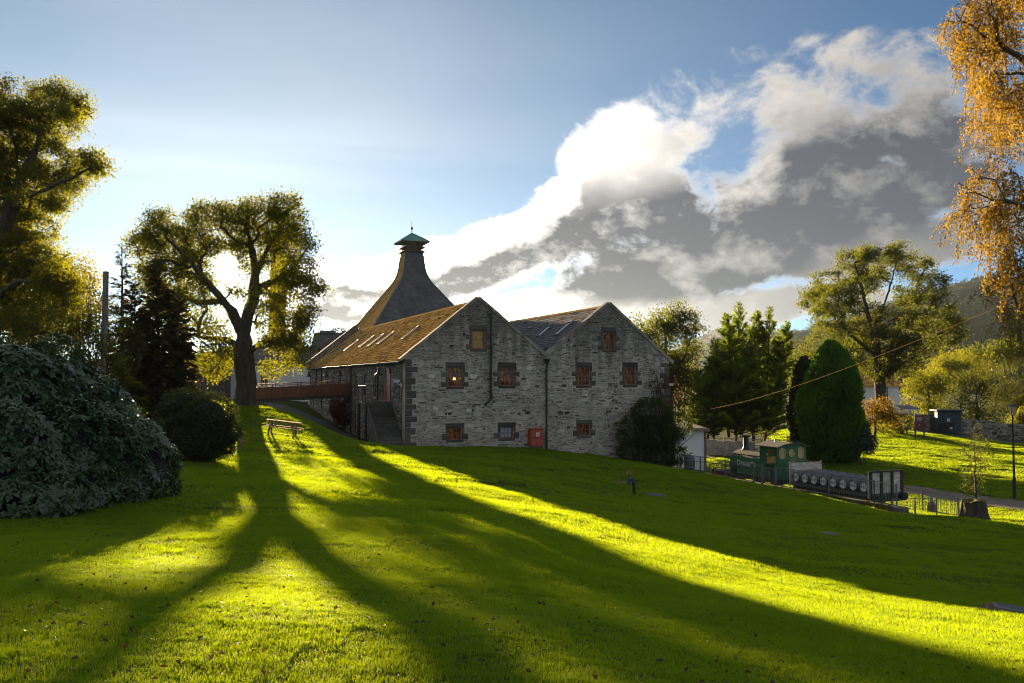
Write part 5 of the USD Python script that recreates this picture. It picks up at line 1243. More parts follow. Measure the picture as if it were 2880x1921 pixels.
def tree(name, label, cat, base, trunks, blobs, r_trunk, leaf, seed, n_att=500, per=40, size=.14, sig=.38, bf=.3, bark='bark', step=.45, droop=.25, group=None, inner=.35, gap=(), flare=True, spread=2., shape=.62, twig=None, bare=0., wt=None):
    """base in the world; trunks and blobs relative to it (blobs given in pixels when Z is set)."""
    rg = np.random.default_rng(seed); base = np.array(base, float)
    t = thing(name, label, cat, base, 0, group)
    att = blob_points(rg, blobs, n_att, inner, wt)
    if gap: att = att[gap_ok(att, base, gap)]
    P, par, tips, nt = skeleton(rg, trunks, att, bf, step)
    mb, r = wood(P, par, r_trunk)
    if flare:
        th = np.linspace(0, 2 * math.pi, 15)[:-1]; pr = [(-.5, 1.9), (.0, 1.55), (.25, 1.25), (.6, 1.08), (1.1, 1.0)]
        vv = np.vstack([np.stack([P[0][0] + r_trunk * k * (1 + .12 * np.sin(th * 4 + seed) * (k - .9)) * np.cos(th), P[0][1] + r_trunk * k * (1 + .12 * np.sin(th * 5) * (k - .9)) * np.sin(th), np.full(14, z)], 1) for z, k in pr])
        i, j = np.meshgrid(np.arange(4), np.arange(14), indexing='ij'); mb.add(vv, np.stack([i * 14 + j, i * 14 + (j + 1) % 14, (i + 1) * 14 + (j + 1) % 14, (i + 1) * 14 + j], -1).reshape(-1, 4))
    part('trunk', mb, M[bark], t, True, label=None)
    if per:
        tp = P[tips]; pp = P[par[tips]]; use = rg.random(len(tips)) > bare; tp, pp = tp[use], pp[use]
        k = np.maximum(3, (per * rg.uniform(.35, 1.6, len(tp))).astype(int)); idx = np.repeat(np.arange(len(tp)), k); m = len(idx)
        c = tp[idx] + (pp[idx] - tp[idx]) * rg.random((m, 1)) * .9 + rg.normal(0, sig, (m, 3)) * [1, 1, .75]
        d = rg.normal(size=(m, 3)) + unit(c - tp.mean(0)) * .5 + [0, 0, -droop]; nr = rg.normal(size=(m, 3)) + [0, 0, .6]
        L = size * rg.uniform(.6, 1.25, m)
        if gap:
            ok = gap_ok(c, base, gap); c, d, nr, L = c[ok], d[ok], nr[ok], L[ok]
        v, f = leaf_mesh(c, d, nr, L, L * shape); mb = MB(); mb.add(v, f); part('crown', mb, M[leaf], t)
    return t
GREEN_TRANS = (1.1, 1.15, .25)
M['leaf_oak'] = leafy('oak_leaves', [(0, (.040, .052, .010)), (.45, (.075, .080, .012)), (.75, (.13, .110, .014)), (1, (.22, .15, .016))], 4.2, (1.08, .98, .15), .64)
M['leaf_gold'] = leafy('golden_leaves', [(0, (.08, .085, .012)), (.5, (.17, .145, .016)), (1, (.29, .19, .018))], 3.0, (1.08, 1.0, .15), .64)
M['leaf_olive'] = leafy('olive_leaves', [(0, (.025, .034, .010)), (.5, (.05, .058, .012)), (1, (.11, .09, .015))], 3.0, (1.15, 1.05, .2), .5)
M['leaf_green'] = leafy('green_leaves', [(0, (.030, .046, .010)), (.5, (.058, .074, .012)), (1, (.12, .115, .014))], 3.6, (1.2, 1.0, .14), .54)
M['leaf_dark'] = leafy('dark_evergreen', [(0, (.022, .036, .016)), (.5, (.042, .060, .024)), (1, (.075, .085, .03))], 2.4, (1.2, 1.05, .25), .4, .4)
M['leaf_cypress'] = leafy('cypress_sprays', [(0, (.035, .09, .014)), (.5, (.06, .14, .018)), (1, (.12, .20, .024))], 3.0, (1.1, 1.1, .2), .45, .6)
M['leaf_conifer'] = leafy('conifer_sprays', [(0, (.036, .056, .016)), (.5, (.068, .092, .02)), (1, (.13, .14, .026))], 5.0, (1.15, 1.05, .15), .58)
M['leaf_brown'] = leafy('brown_conifer_sprays', [(0, (.028, .026, .014)), (.5, (.055, .048, .02)), (1, (.09, .074, .025))], 2.4, (1.2, .95, .3), .42)
M['leaf_orange'] = leafy('orange_leaves', [(0, (.07, .07, .012)), (.5, (.16, .11, .014)), (1, (.32, .16, .018))], 2.3, (1.15, .9, .15), .55)
M['leaf_rhodo'] = leafy('rhododendron_leaves', [(0, (.035, .085, .036)), (.6, (.065, .135, .054)), (1, (.11, .18, .065))], 1.2, (1.1, 1.1, .4), .2, .28, .75)
M['leaf_ivy'] = leafy('red_ivy_leaves', [(0, (.05, .02, .012)), (.5, (.12, .03, .02)), (1, (.20, .05, .03))], 1.4, (1.2, .7, .3), .4)

# the oak on the mound
ob = np.array([Wx(690, 56), 56, H(Wx(690, 56), 56) - .1])
def rel(base, *pts): return [W(px, py, z) - base for px, py, z in pts]
oak_blobs = [(455, 620, 42, 40), (430, 655, 50, 40), (490, 680, 60, 45), (540, 640, 55, 45), (590, 592, 65, 35), (560, 660, 45, 35, 1.5), (640, 632, 55, 32), (690, 610, 50, 45), (735, 590, 55, 42), (790, 575, 55, 42), (825, 612, 42, 48), (775, 640, 60, 45), (720, 660, 50, 35),
             (860, 683, 42, 24), (815, 690, 50, 40), (700, 690, 45, 35, 1), (835, 750, 55, 40), (790, 745, 45, 45), (885, 785, 36, 24), (850, 810, 55, 38), (800, 820, 55, 50), (865, 880, 42, 45), (815, 905, 60, 50), (850, 965, 42, 40), (790, 965, 60, 36), (840, 1020, 42, 26), (770, 1040, 40, 24),
             (390, 690, 45, 38), (425, 735, 55, 42), (470, 770, 60, 45), (520, 740, 45, 38), (405, 790, 42, 38), (455, 830, 55, 42), (540, 810, 45, 35), (575, 870, 50, 35), (530, 890, 50, 40), (590, 930, 55, 38), (535, 960, 45, 42), (600, 985, 50, 36), (560, 1020, 38, 30), (625, 1030, 28, 26), (640, 960, 36, 36), (745, 900, 40, 45), (590, 705, 42, 30), (562, 765, 34, 36), (580, 838, 34, 24), (668, 700, 30, 26), (705, 760, 24, 36), (640, 690, 40, 20), (560, 800, 36, 34), (520, 845, 46, 36), (480, 880, 50, 40), (500, 930, 46, 36), (600, 1052, 26, 18)]
rgo = np.random.default_rng(3)
def scatter_blobs(rg, poly, n, r0, r1, holes=()):
    P_ = Polygon(poly); out = []; x0, y0, x1, y1 = P_.bounds
    from shapely.geometry import Point
    while len(out) < n:
        x, y = rg.uniform(x0, x1), rg.uniform(y0, y1)
        if P_.contains(Point(x, y)) and all(math.hypot(x - a, y - b) > r for a, b, r in holes): r = rg.uniform(r0, r1); out.append((x, y, r, r * rg.uniform(.6, .9)))
    return out
oak_blobs += [(585, 795, 26, 28), (600, 690, 34, 20), (672, 735, 20, 26), (655, 815, 22, 16)]
oak_blobs += scatter_blobs(rgo, [(365, 690), (420, 610), (520, 590), (600, 560), (650, 600), (720, 575), (800, 550), (860, 610), (850, 660), (900, 690), (925, 780), (890, 840), (905, 930), (860, 1030), (770, 1000), (560, 1050), (440, 900), (380, 800)], 75, 20, 36, ((636, 757, 62), (690, 900, 45), (690, 1010, 60)))
tree('oak_tree', 'big old oak with the low sun shining through its crown', 'tree', ob,
     [rel(ob, (690, 1140, 56), (692, 1070, 56), (684, 980, 56), (690, 915, 56), (712, 840, 56.2), (718, 760, 56.4), (706, 690, 56), (690, 630, 55.6)),
      rel(ob, (686, 950, 56), (655, 880, 55.4), (622, 838, 54.9), (570, 780, 54.4), (520, 720, 54), (470, 670, 53.6)),
      rel(ob, (716, 790, 56.4), (752, 700, 57), (790, 630, 57.6), (815, 590, 58)),
      rel(ob, (650, 872, 55.4), (628, 846, 56.5), (560, 850, 57.5), (480, 820, 58.4), (430, 760, 59)),
      rel(ob, (718, 810, 56.4), (770, 785, 57), (830, 750, 57.5), (870, 690, 58)), rel(ob, (690, 1000, 56), (740, 960, 55.2), (800, 950, 54.6), (850, 960, 54.2)), rel(ob, (686, 985, 56), (640, 955, 56.8), (580, 950, 57.5), (530, 940, 58))],
     pblobs(rgo, oak_blobs, 56, ob, 3.2), .66, 'leaf_oak', 21, 3000, 32, .15, .27, bf=.20, wt=[.22 if 500 < q[0] < 685 and 815 < q[1] < 975 else .8 for q in oak_blobs], gap=((636, 742, 32),))
# the large tree on the left edge
lb_ = np.array([Wx(-60, 47), 47, H(Wx(-60, 47), 47) - .2])
left_blobs = [(140, 285, 105, 62), (215, 330, 42, 60), (85, 330, 60, 45), (10, 300, 55, 60), (-60, 330, 70, 90), (30, 390, 70, 60), (110, 400, 75, 40), (245, 455, 66, 42), (280, 470, 34, 26), (190, 510, 85, 50), (60, 480, 85, 60), (-50, 480, 90, 90), (150, 565, 55, 45), (60, 570, 80, 65), (-40, 620, 90, 90), (105, 640, 65, 60), (50, 700, 85, 70), (120, 730, 60, 50), (-50, 760, 80, 100), (150, 790, 70, 55), (60, 820, 80, 80), (190, 830, 60, 50), (110, 890, 80, 60), (30, 920, 80, 60)]
left_blobs += scatter_blobs(rgo, [(-40, 240), (120, 240), (200, 270), (260, 340), (310, 450), (240, 540), (170, 600), (200, 800), (120, 900), (-60, 900)], 55, 22, 40, ((150, 455, 20),))
tree('sycamore_tree', 'tall spreading tree cut by the left edge of the photo', 'tree', lb_,
     [rel(lb_, (-60, 1170, 47), (-55, 950, 47), (-20, 760, 47), (20, 620, 46.5), (60, 500, 46), (110, 400, 46), (135, 320, 46)), rel(lb_, (30, 590, 46.4), (110, 540, 45), (200, 500, 44), (270, 465, 43.6)), rel(lb_, (-20, 760, 47), (-60, 600, 48), (-50, 420, 49)), rel(lb_, (-40, 860, 47), (50, 790, 45.5), (150, 790, 44.6))],
     pblobs(np.random.default_rng(5), left_blobs, 47, lb_, 3.), .6, 'leaf_oak', 23, 2300, 52, .145, .28, bf=.20)
# yellowing trees behind it
def simple_tree(name, label, px, Z, trunk_top, blobs, leaf, seed, r=.2, n=260, per=40, size=.16, sig=.35, base_py=None, **kw):
    b = np.array([Wx(px, Z), Z, H(Wx(px, Z), Z) - .1])
    tp = W(trunk_top[0], trunk_top[1], Z) - b; mid = tp * .5 + np.array([.15, .2, 0])
    return tree(name, label, 'tree', b, [[(0, 0, 0), mid, tp]], pblobs(np.random.default_rng(seed), blobs, Z, b, kw.pop('spread', 1.6)), r, leaf, seed, n, per, size, sig, **kw)
simple_tree('ash_tree', 'glowing yellow tree behind the left thicket, left of the timber pole', 215, 60, (205, 760), [(205, 745, 55, 40), (160, 770, 60, 50), (240, 790, 45, 40), (200, 830, 70, 50), (130, 850, 70, 60), (250, 860, 40, 40), (190, 910, 70, 50), (90, 900, 60, 60), (60, 790, 60, 60)], 'leaf_gold', 31, .22, 300, 40, .17, .38)
simple_tree('slender_ash_tree', 'thin yellow tree between the big left tree and the thicket', 120, 66, (110, 760), [(110, 740, 60, 60), (60, 800, 60, 60), (150, 820, 60, 60), (20, 760, 60, 60), (90, 900, 70, 60), (10, 880, 60, 60)], 'leaf_gold', 33, .2, 220, 36, .2, .45)

def conifer(name, label, base, leaders, leaf, seed, nb=110, ns=46, size=.34, wd=.085, up=.25, group=None, bark='bark', droop=.35, lowest=.06, cat='conifer'):
    """leaders: (foot, top, radius); flat sprays along every branch."""
    rg = np.random.default_rng(seed); t = thing(name, label, cat, base, 0, group); tm_ = MB(); cs, ds, ns_, Ls = [], [], [], []
    for foot, top, R in leaders:
        foot, top = np.array(foot, float), np.array(top, float); Hh = np.linalg.norm(top - foot); ax = (top - foot) / Hh
        tm_.tube([foot, foot + (top - foot) * .5, top], [max(.03, Hh * .017), Hh * .010, .012], 7)
        k = max(12, int(nb * (R * Hh / 18) ** .6))
        for i in range(k):
            h = lowest + (1 - lowest) * (i + rg.random()) / k; L = R * (min(1., 1.18 * (1 - h)) ** .85) * rg.uniform(.62, 1.12) + .12
            az = rg.uniform(0, 2 * math.pi); o = np.array([math.cos(az), math.sin(az), 0]); el = up + .75 * h ** 2
            n = max(5, int(ns * (L / R) ** .8)); u = np.sort(rg.random(n)) ** .75
            b0 = foot + (top - foot) * h
            p = b0 + (o[None] * u[:, None] + np.array([0, 0, 1.])[None] * (el * u - droop * u ** 2 * (1 - h))[:, None]) * L
            tm_.tube([b0, b0 + (o + [0, 0, el * .5 - droop * .25 * (1 - h)]) * L * .5, b0 + (o + [0, 0, el - droop * (1 - h)]) * L], [.02 + .012 * L, .012, .006], 3, cap=False)
            side = np.cross(o, [0, 0, 1.]); sg = rg.uniform(-1, 1, n)
            d = o[None] * .75 + side[None] * sg[:, None] * .95 + np.array([0, 0, 1.])[None] * (el * .6 - droop * u * .8 + rg.normal(0, .22, n))[:, None]
            cs.append(p + side[None] * (sg * .16 * L * (1 - u) * .6)[:, None] + rg.normal(0, .05, (n, 3))); ds.append(d); ns_.append(np.tile([0, 0, 1.], (n, 1)) + rg.normal(0, .4, (n, 3))); Ls.append(size * rg.uniform(.6, 1.3, n) * min(1, .45 + L / R))
    part('trunk', tm_, M[bark], t, True)
    L = np.concatenate(Ls); v, f = leaf_mesh(np.vstack(cs), np.vstack(ds), np.vstack(ns_), L, wd * L / size, .1); mb = MB(); mb.add(v, f); part('crown', mb, M[leaf], t)
    return t
def cbase(px, Z): x = Wx(px, Z); return np.array([x, Z, H(x, Z) - .1])
def lead(b, px0, py0, px1, py1, Z, rp, dz=0): return (W(px0, py0, Z + dz) - b, W(px1, py1, Z + dz) - b, rp * Z / F)
b = cbase(345, 52)
conifer('spruce_tree', 'slim dark spruce with a spiky top right of the timber pole', b, [lead(b, 345, 1160, 343, 688, 52, 62)], 'leaf_brown', 41, 150, 44, .36, .10, .15, droop=.5)
b = cbase(445, 50)
conifer('lawson_cypress', 'broad dark drooping cypress between the spruce and the oak', b, [lead(b, 450, 1150, 440, 735, 50, 92), lead(b, 385, 1150, 378, 800, 50, 70, -1.5), lead(b, 500, 1150, 500, 840, 50, 62, -1), lead(b, 440, 1150, 420, 880, 50, 95, -2.5)], 'leaf_brown', 43, 190, 52, .42, .17, .35, droop=.9, lowest=.02)
b = cbase(305, 37)
conifer('young_conifer', 'bright green feathery young conifer above the rhododendron', b, [lead(b, 300, 1200, 300, 945, 37, 95), lead(b, 350, 1200, 352, 1010, 37, 60, -.8)], 'leaf_green', 45, 120, 46, .30, .10, .3, droop=.6, lowest=.02)

def shrub(name, label, base, blobs, leaf, seed, n, size, shape=.5, core=None, cat='shrub', droop=.3, shell=.72, stems=14, tidy=0., group=None):
    """A dense bush: leaves in the shells of its lobes, stems inside."""
    rg = np.random.default_rng(seed); t = thing(name, label, cat, base, 0, group); g0 = np.mean([b_[0][2] for b_ in blobs])
    p = blob_points(rg, blobs, int(n * 1.25), shell); p = p[p[:, 2] + base[2] > H(p[:, 0] + base[0], p[:, 1] + base[1]) + .02][:n]
    cc = np.array([b_[0] for b_ in blobs]); own = cKDTree(cc).query(p)[1]; out = unit(p - cc[own])
    sc_ = np.mean([b_[1] for b_ in blobs]); p = p + out * ((meshkit.fbm(p * (2.2 / sc_) + seed, 3) - .45) * .75 * sc_ + np.where(rg.random(len(p)) < .06, rg.uniform(0, .22, len(p)) * sc_, 0))[:, None]
    d = out * (1.0 + tidy) + rg.normal(0, .75, p.shape) * (1 - tidy * .5) + [0, 0, -droop]; nr = out + rg.normal(0, .5, p.shape) + [0, 0, .5]
    L = size * rg.uniform(.65, 1.25, len(p)); v, f = leaf_mesh(p, d, nr, L, L * shape, .15); mb = MB(); mb.add(v, f); part('foliage', mb, M[leaf], t)
    sm = MB()
    for _ in range(stems):
        c, r = blobs[rg.integers(len(blobs))]; q = c + rg.normal(0, .35, 3) * r; sm.tube([[q[0] * .35, q[1] * .35, -.15], q * [.7, .7, .55], q], [.05, .03, .012], 5)
    part('stems', sm, M['bark'], t, kind='stuff')
    if core is not None:
        km = MB()
        for c, r in blobs:
            s_ = trimesh.creation.icosphere(2); v_ = s_.vertices * (r * core) * (1 + .25 * (meshkit.fbm(s_.vertices * 2.5 + seed, 2)[:, None] - .5)) + c; v_[:, 2] = np.maximum(v_[:, 2], H(v_[:, 0] + base[0], v_[:, 1] + base[1]) - base[2] - .2); km.add(v_, s_.faces)
        part('added_core', km, M['leaf_core'], t, True, kind='stuff')
    return t
M['leaf_core'] = plain('shade_core', (.010, .013, .007), .95, (.004, .005, .003), 8., .08, 12.)  # near-black core added to block light, shade put into its colour
# thicket between pole and rhododendron
b = cbase(150, 39); shrub('thicket_shrub', 'dull green thicket behind the rhododendron at the left edge', b, pblobs(np.random.default_rng(7), [(40, 960, 90, 70), (120, 930, 80, 80), (200, 960, 80, 80), (60, 1020, 100, 60), (170, 1030, 90, 70), (250, 940, 60, 90)], 39, b, 1.5), 'leaf_olive', 51, 15000, .13, .5, None, stems=40)
b = cbase(255, 44); shrub('tangled_shrub', 'tangled olive shrub at the foot of the timber pole', b, pblobs(np.random.default_rng(8), [(240, 870, 70, 70), (300, 920, 60, 70), (200, 900, 60, 60), (340, 980, 60, 80), (270, 980, 90, 70)], 44, b, 1.2), 'leaf_olive', 53, 11000, .13, .45, None, stems=40)

# rhododendron in the left foreground: rosettes of long leaves
rgr = np.random.default_rng(61)
rb = np.array([Wx(190, 17.5), 17.5, H(Wx(190, 17.5), 17.5) - .05])
rh_px = [(20, 1130, 150, 150, -.8), (100, 1090, 130, 120, .3), (20, 1300, 190, 170, -1.7), (200, 1150, 110, 100, .6), (280, 1190, 90, 90, .9), (150, 1280, 170, 140, -.8), (330, 1250, 100, 95, .4), (400, 1290, 85, 85, .6), (300, 1340, 140, 80, -.4), (430, 1330, 65, 60, .5), (-120, 1200, 180, 230, -.5), (60, 1390, 190, 90, -2.2), (215, 1390, 120, 70, -1.2)]
rhb = pblobs(rgr, rh_px, 17.5, rb, 0, 1.)
rh = thing('rhododendron_bush', 'large glossy rhododendron bush in the left foreground', 'bush', rb)
pp = blob_points(rgr, rhb, 11000, .93); cc = np.array([q[0] for q in rhb]); rr_ = np.array([q[1] for q in rhb])
ins = (((pp[:, None] - cc[None]) / (rr_[None] * .87)) ** 2).sum(-1) < 1
keep = (meshkit.noise(pp * 2.6 + 9, 7) > .24) & ~ins.any(1) & (pp[:, 2] + rb[2] > H(pp[:, 0] + rb[0], pp[:, 1] + rb[1]) + .05); pp = pp[keep]
own = np.argmin((((pp[:, None] - cc[None]) / rr_[None]) ** 2).sum(-1), 1); out = unit((pp - cc[own]) / rr_[own] ** 2)
pp = pp + out * ((meshkit.noise(pp * 1.7 + 40, 3) - .5) * .8)[:, None]
ax = unit(out + [0, 0, .55] + rgr.normal(0, .28, pp.shape))
K = 8; m = len(pp) * K
axr = np.repeat(ax, K, 0); ph = (np.tile(np.arange(K), len(pp)) + np.repeat(rgr.random(len(pp)), K)) * 2 * math.pi / K + rgr.normal(0, .2, m)
e1 = unit(np.cross(axr, np.array([.3, .5, .81]))); e2 = np.cross(axr, e1); rad = e1 * np.cos(ph)[:, None] + e2 * np.sin(ph)[:, None]
tilt = rgr.uniform(-.35, .55, m)[:, None]
d0_ = unit(rad + axr * tilt); d1_ = unit(d0_ + [0, 0, -.42] + rgr.normal(0, .12, (m, 3)))
Lr = .155 * rgr.uniform(.7, 1.2, m)[:, None]; wr = Lr * .36 * rgr.uniform(.8, 1.15, m)[:, None]
s_ = unit(np.cross(d0_, axr)); nn_ = np.cross(s_, d0_); p0 = np.repeat(pp, K, 0) + rgr.normal(0, .012, (m, 3)) + axr * .02
mid, tip = p0 + d0_ * Lr * .5, p0 + d0_ * Lr * .5 + d1_ * Lr * .5
q1, q2 = p0 + d0_ * Lr * .22, mid + d1_ * Lr * .26
V6 = np.stack([p0, q1 + s_ * wr * .38 + nn_ * wr * .1, q1 - s_ * wr * .38 + nn_ * wr * .1, mid + s_ * wr * .5 + nn_ * wr * .14, mid, mid - s_ * wr * .5 + nn_ * wr * .14, q2 + s_ * wr * .36 + nn_ * wr * .1, q2 - s_ * wr * .36 + nn_ * wr * .1, tip], 1)
F6 = np.array([(0, 1, 4), (0, 4, 2), (1, 3, 4), (2, 4, 5), (3, 6, 4), (4, 7, 5), (4, 6, 8), (4, 8, 7)])
ordr = np.argsort(np.linalg.norm(p0 + rb - [0, 0, EYE], axis=1) - .5 * (p0 @ np.array([.4, -.9, .1])))
vis_ = ordr[:300]
for i in vis_:
    mb = MB(); mb.add(V6[i], F6); part('leaf', mb, M['leaf_rhodo'], rh, True)
oth = np.ones(m, bool); oth[vis_] = False; Vo = V6[oth]
mb = MB(); mb.add(Vo.reshape(-1, 3), (np.arange(len(Vo))[:, None, None] * 9 + F6[None]).reshape(-1, 3)); part('foliage', mb, M['leaf_rhodo'], rh, True, kind='stuff')
km = MB()
for c, r in rhb:
    s2 = trimesh.creation.icosphere(3); v_ = s2.vertices * (r * .74) * (1 + .2 * (meshkit.fbm(s2.vertices * 2.2 + 3, 2)[:, None] - .5)) + c; v_[:, 2] = np.maximum(v_[:, 2], H(v_[:, 0] + rb[0], v_[:, 1] + rb[1]) - rb[2] - .2); km.add(v_, s2.faces)
part('added_core', km, M['leaf_core'], rh, True, kind='stuff')
b = cbase(562, 27.5); shrub('round_shrub', 'rounded small leaved evergreen shrub left of the picnic tables', b, pblobs(np.random.default_rng(9), [(525, 1150, 75, 55), (590, 1170, 65, 60), (560, 1220, 105, 80), (500, 1210, 60, 80), (625, 1225, 45, 55), (560, 1265, 95, 40)], 27.5, b, .5), 'leaf_dark', 55, 30000, .085, .5, .66, stems=10)

# right side
b = cbase(1880, 86)
tree('lime_tree', 'autumn tree directly behind the right gable with dead branches on its right', 'tree', b, [rel(b, (1885, 1200, 86), (1885, 1080, 86), (1870, 980, 86), (1880, 900, 86)), rel(b, (1885, 1080, 86), (1930, 990, 86), (1955, 920, 86))],
     pblobs(np.random.default_rng(10), [(1870, 900, 42, 30), (1905, 880, 42, 25), (1850, 930, 55, 35), (1940, 910, 32, 35), (1910, 940, 55, 35), (1830, 970, 50, 45), (1880, 990, 60, 45), (1945, 985, 32, 40), (1900, 1050, 60, 50), (1850, 1040, 50, 45), (1955, 1050, 30, 40), (1790, 930, 30, 40)], 86, b, 2.5), .3, 'leaf_green', 71, 480, 50, .22, .46, bf=.25, bare=.08)
tree('shadow_lime_tree', 'darker green tree low behind the right gable', 'tree', b + [1.5, 3, 0], [[(0, 0, 0), (.2, .3, 4), (0, 0, 8)]], pblobs(np.random.default_rng(12), [(1900, 1050, 50, 55), (1860, 1090, 60, 60), (1940, 1100, 40, 50), (1900, 1140, 60, 50)], 88, b + [1.5, 3, 0], 1.5), .2, 'leaf_olive', 72, 220, 36, .2, .45)
b = cbase(2080, 84)
conifer('multi_stem_conifer', 'spreading conifer with several pointed leaders right of the stone gable', b, [lead(b, 2085, 1230, 2076, 853, 84, 66), lead(b, 2060, 1080, 2044, 886, 84, 44, -1), lead(b, 2105, 1060, 2132, 880, 84, 40, 1), lead(b, 2150, 1230, 2166, 866, 84, 56, .5), lead(b, 2050, 1230, 2010, 955, 84, 70, -1.5), lead(b, 2185, 1100, 2214, 908, 84, 40), lead(b, 2010, 1240, 1968, 1045, 84, 62, -2.5), lead(b, 2150, 1240, 2195, 1030, 84, 55, -2), lead(b, 2070, 1240, 2080, 1010, 84, 95, -3), lead(b, 2120, 1240, 2110, 960, 84, 80, -2), lead(b, 1990, 1240, 2010, 1010, 84, 75, -1)], 'leaf_conifer', 81, 150, 66, .46, .14, .75, droop=.3, lowest=.05)
b = cbase(2478, 95)
oakr = [(2330, 795, 55, 38), (2310, 830, 45, 30), (2395, 735, 55, 40), (2440, 710, 40, 26), (2535, 708, 45, 30), (2505, 750, 60, 40), (2280, 855, 36, 26), (2370, 830, 60, 45), (2440, 790, 60, 45), (2590, 760, 45, 40), (2640, 790, 38, 26), (2570, 820, 60, 45), (2650, 850, 42, 36), (2330, 890, 60, 36), (2420, 880, 70, 45), (2510, 880, 65, 45), (2610, 900, 60, 40), (2680, 900, 34, 30), (2380, 950, 60, 40), (2480, 960, 70, 45), (2580, 970, 70, 40), (2660, 960, 42, 30), (2420, 1020, 60, 40), (2540, 1030, 60, 40), (2350, 1000, 45, 40)]
oakr += scatter_blobs(rgo, [(2260, 850), (2310, 780), (2400, 710), (2460, 690), (2560, 695), (2610, 750), (2690, 850), (2710, 920), (2640, 1000), (2480, 1060), (2330, 1010)], 45, 20, 36)
tree('right_oak', 'broad green and yellow oak rising before the wooded hill', 'tree', b, [rel(b, (2478, 1235, 95), (2476, 1100, 95), (2470, 980, 95), (2440, 880, 95), (2420, 790, 95), (2400, 730, 95)), rel(b, (2474, 1040, 95), (2530, 930, 96), (2570, 830, 96.5), (2600, 760, 97)), rel(b, (2472, 1010, 95), (2390, 940, 94), (2320, 860, 93.5)), rel(b, (2474, 1060, 95), (2580, 1000, 95.5), (2650, 930, 96)), rel(b, (2460, 930, 95), (2500, 820, 95.5), (2525, 720, 95.5))],
     pblobs(np.random.default_rng(13), oakr, 95, b, 3.5), .62, 'leaf_green', 83, 1700, 38, .24, .34, bf=.20)
b = cbase(2262, 92); simple_tree('maple_tree', 'bright yellow green bushy tree behind the dark cypress', 2262, 92, (2262, 1030), [(2250, 985, 45, 35), (2290, 1010, 45, 40), (2220, 1040, 45, 40), (2270, 1060, 50, 50), (2310, 960, 35, 30)], 'leaf_green', 85, .18, 200, 34, .2, .4)
def cypress(name, label, px, Z, py0, py1, rp, seed, n, leaf='leaf_cypress', lobes=6):
    rg = np.random.default_rng(seed); b = cbase(px, Z); t = thing(name, label, 'cypress', b); Hh = W(px, py1, Z)[2] - b[2]; R = rp * Z / F
    h = rg.random(n) ** .85; az = rg.uniform(0, 2 * math.pi, n)
    pf = np.interp(h, [0, .08, .3, .55, .8, .93, 1], [.72, .88, 1.0, .93, .62, .33, .04])
    lump = 1 + .36 * (meshkit.fbm(np.stack([np.cos(az) * 1.8, np.sin(az) * 1.8, h * 4.5], 1) + seed, 3) - .5) * 2
    r = R * pf * lump * rg.uniform(.80, 1.03, n) + np.where(rg.random(n) < .08, rg.uniform(0, .28, n), 0); p = np.stack([r * np.cos(az), r * np.sin(az), h * Hh], 1)
    d = np.stack([np.cos(az) * .55, np.sin(az) * .55, np.full(n, 1.)], 1) + rg.normal(0, .28, (n, 3)); nr = np.stack([np.cos(az), np.sin(az), np.full(n, .3)], 1) + rg.normal(0, .5, (n, 3))
    L = .36 * rg.uniform(.5, 1.4, n); v, f = leaf_mesh(p, d, nr, L, L * .36, .12); mb = MB(); mb.add(v, f); part('crown', mb, M[leaf], t)
    mb = MB(); hs = np.linspace(0, .97, 14); mb.lathe([(0, 0)] + [(R * .70 * float(np.interp(q, [0, .08, .3, .55, .8, .93, 1], [.72, .88, 1.0, .93, .62, .33, .04])), q * Hh) for q in hs] + [(0, Hh * .98)], n=20); part('added_core', mb, M['leaf_core'], t, True, kind='stuff')  # opaque core added to block light inside the crown
    mb = MB(); mb.tube([(0, 0, -.3), (0, 0, Hh * .5)], [.2, .08], 8); part('trunk', mb, M['bark'], t, 40)
cypress('columnar_cypress', 'tall rounded bright green columnar cypress behind the engine cab', 2338, 70, 1290, 966, 84, 87, 26000)
cypress('dark_cypress', 'darker narrower cypress just left of the bright columnar one', 2262, 76, 1270, 1010, 42, 88, 7000, 'leaf_dark')
b = cbase(2425, 68); shrub('glossy_shrub', 'small glossy evergreen shrub at the right foot of the cypress', b, pblobs(np.random.default_rng(14), [(2425, 1225, 28, 35), (2440, 1250, 25, 25), (2405, 1250, 28, 25)], 68, b, .3), 'leaf_rhodo', 89, 2600, .2, .35, .8, stems=5)
b = cbase(2461, 86); tree('rowan_tree', 'small orange leaved tree beside the glossy shrub', 'tree', b, [rel(b, (2461, 1236, 86), (2462, 1190, 86), (2465, 1150, 86))], pblobs(np.random.default_rng(15), [(2440, 1145, 32, 20), (2480, 1140, 30, 22), (2460, 1170, 38, 22), (2500, 1175, 38, 24), (2430, 1185, 22, 16)], 86, b, 1.2), .12, 'leaf_orange', 91, 130, 30, .2, .32)
b = cbase(2540, 92); shrub('roadside_shrub', 'low brownish shrub in front of the roadside wall', b, pblobs(np.random.default_rng(16), [(2530, 1190, 45, 22), (2490, 1205, 40, 20)], 92, b, .8), 'leaf_oak', 92, 3200, .2, .5, None)
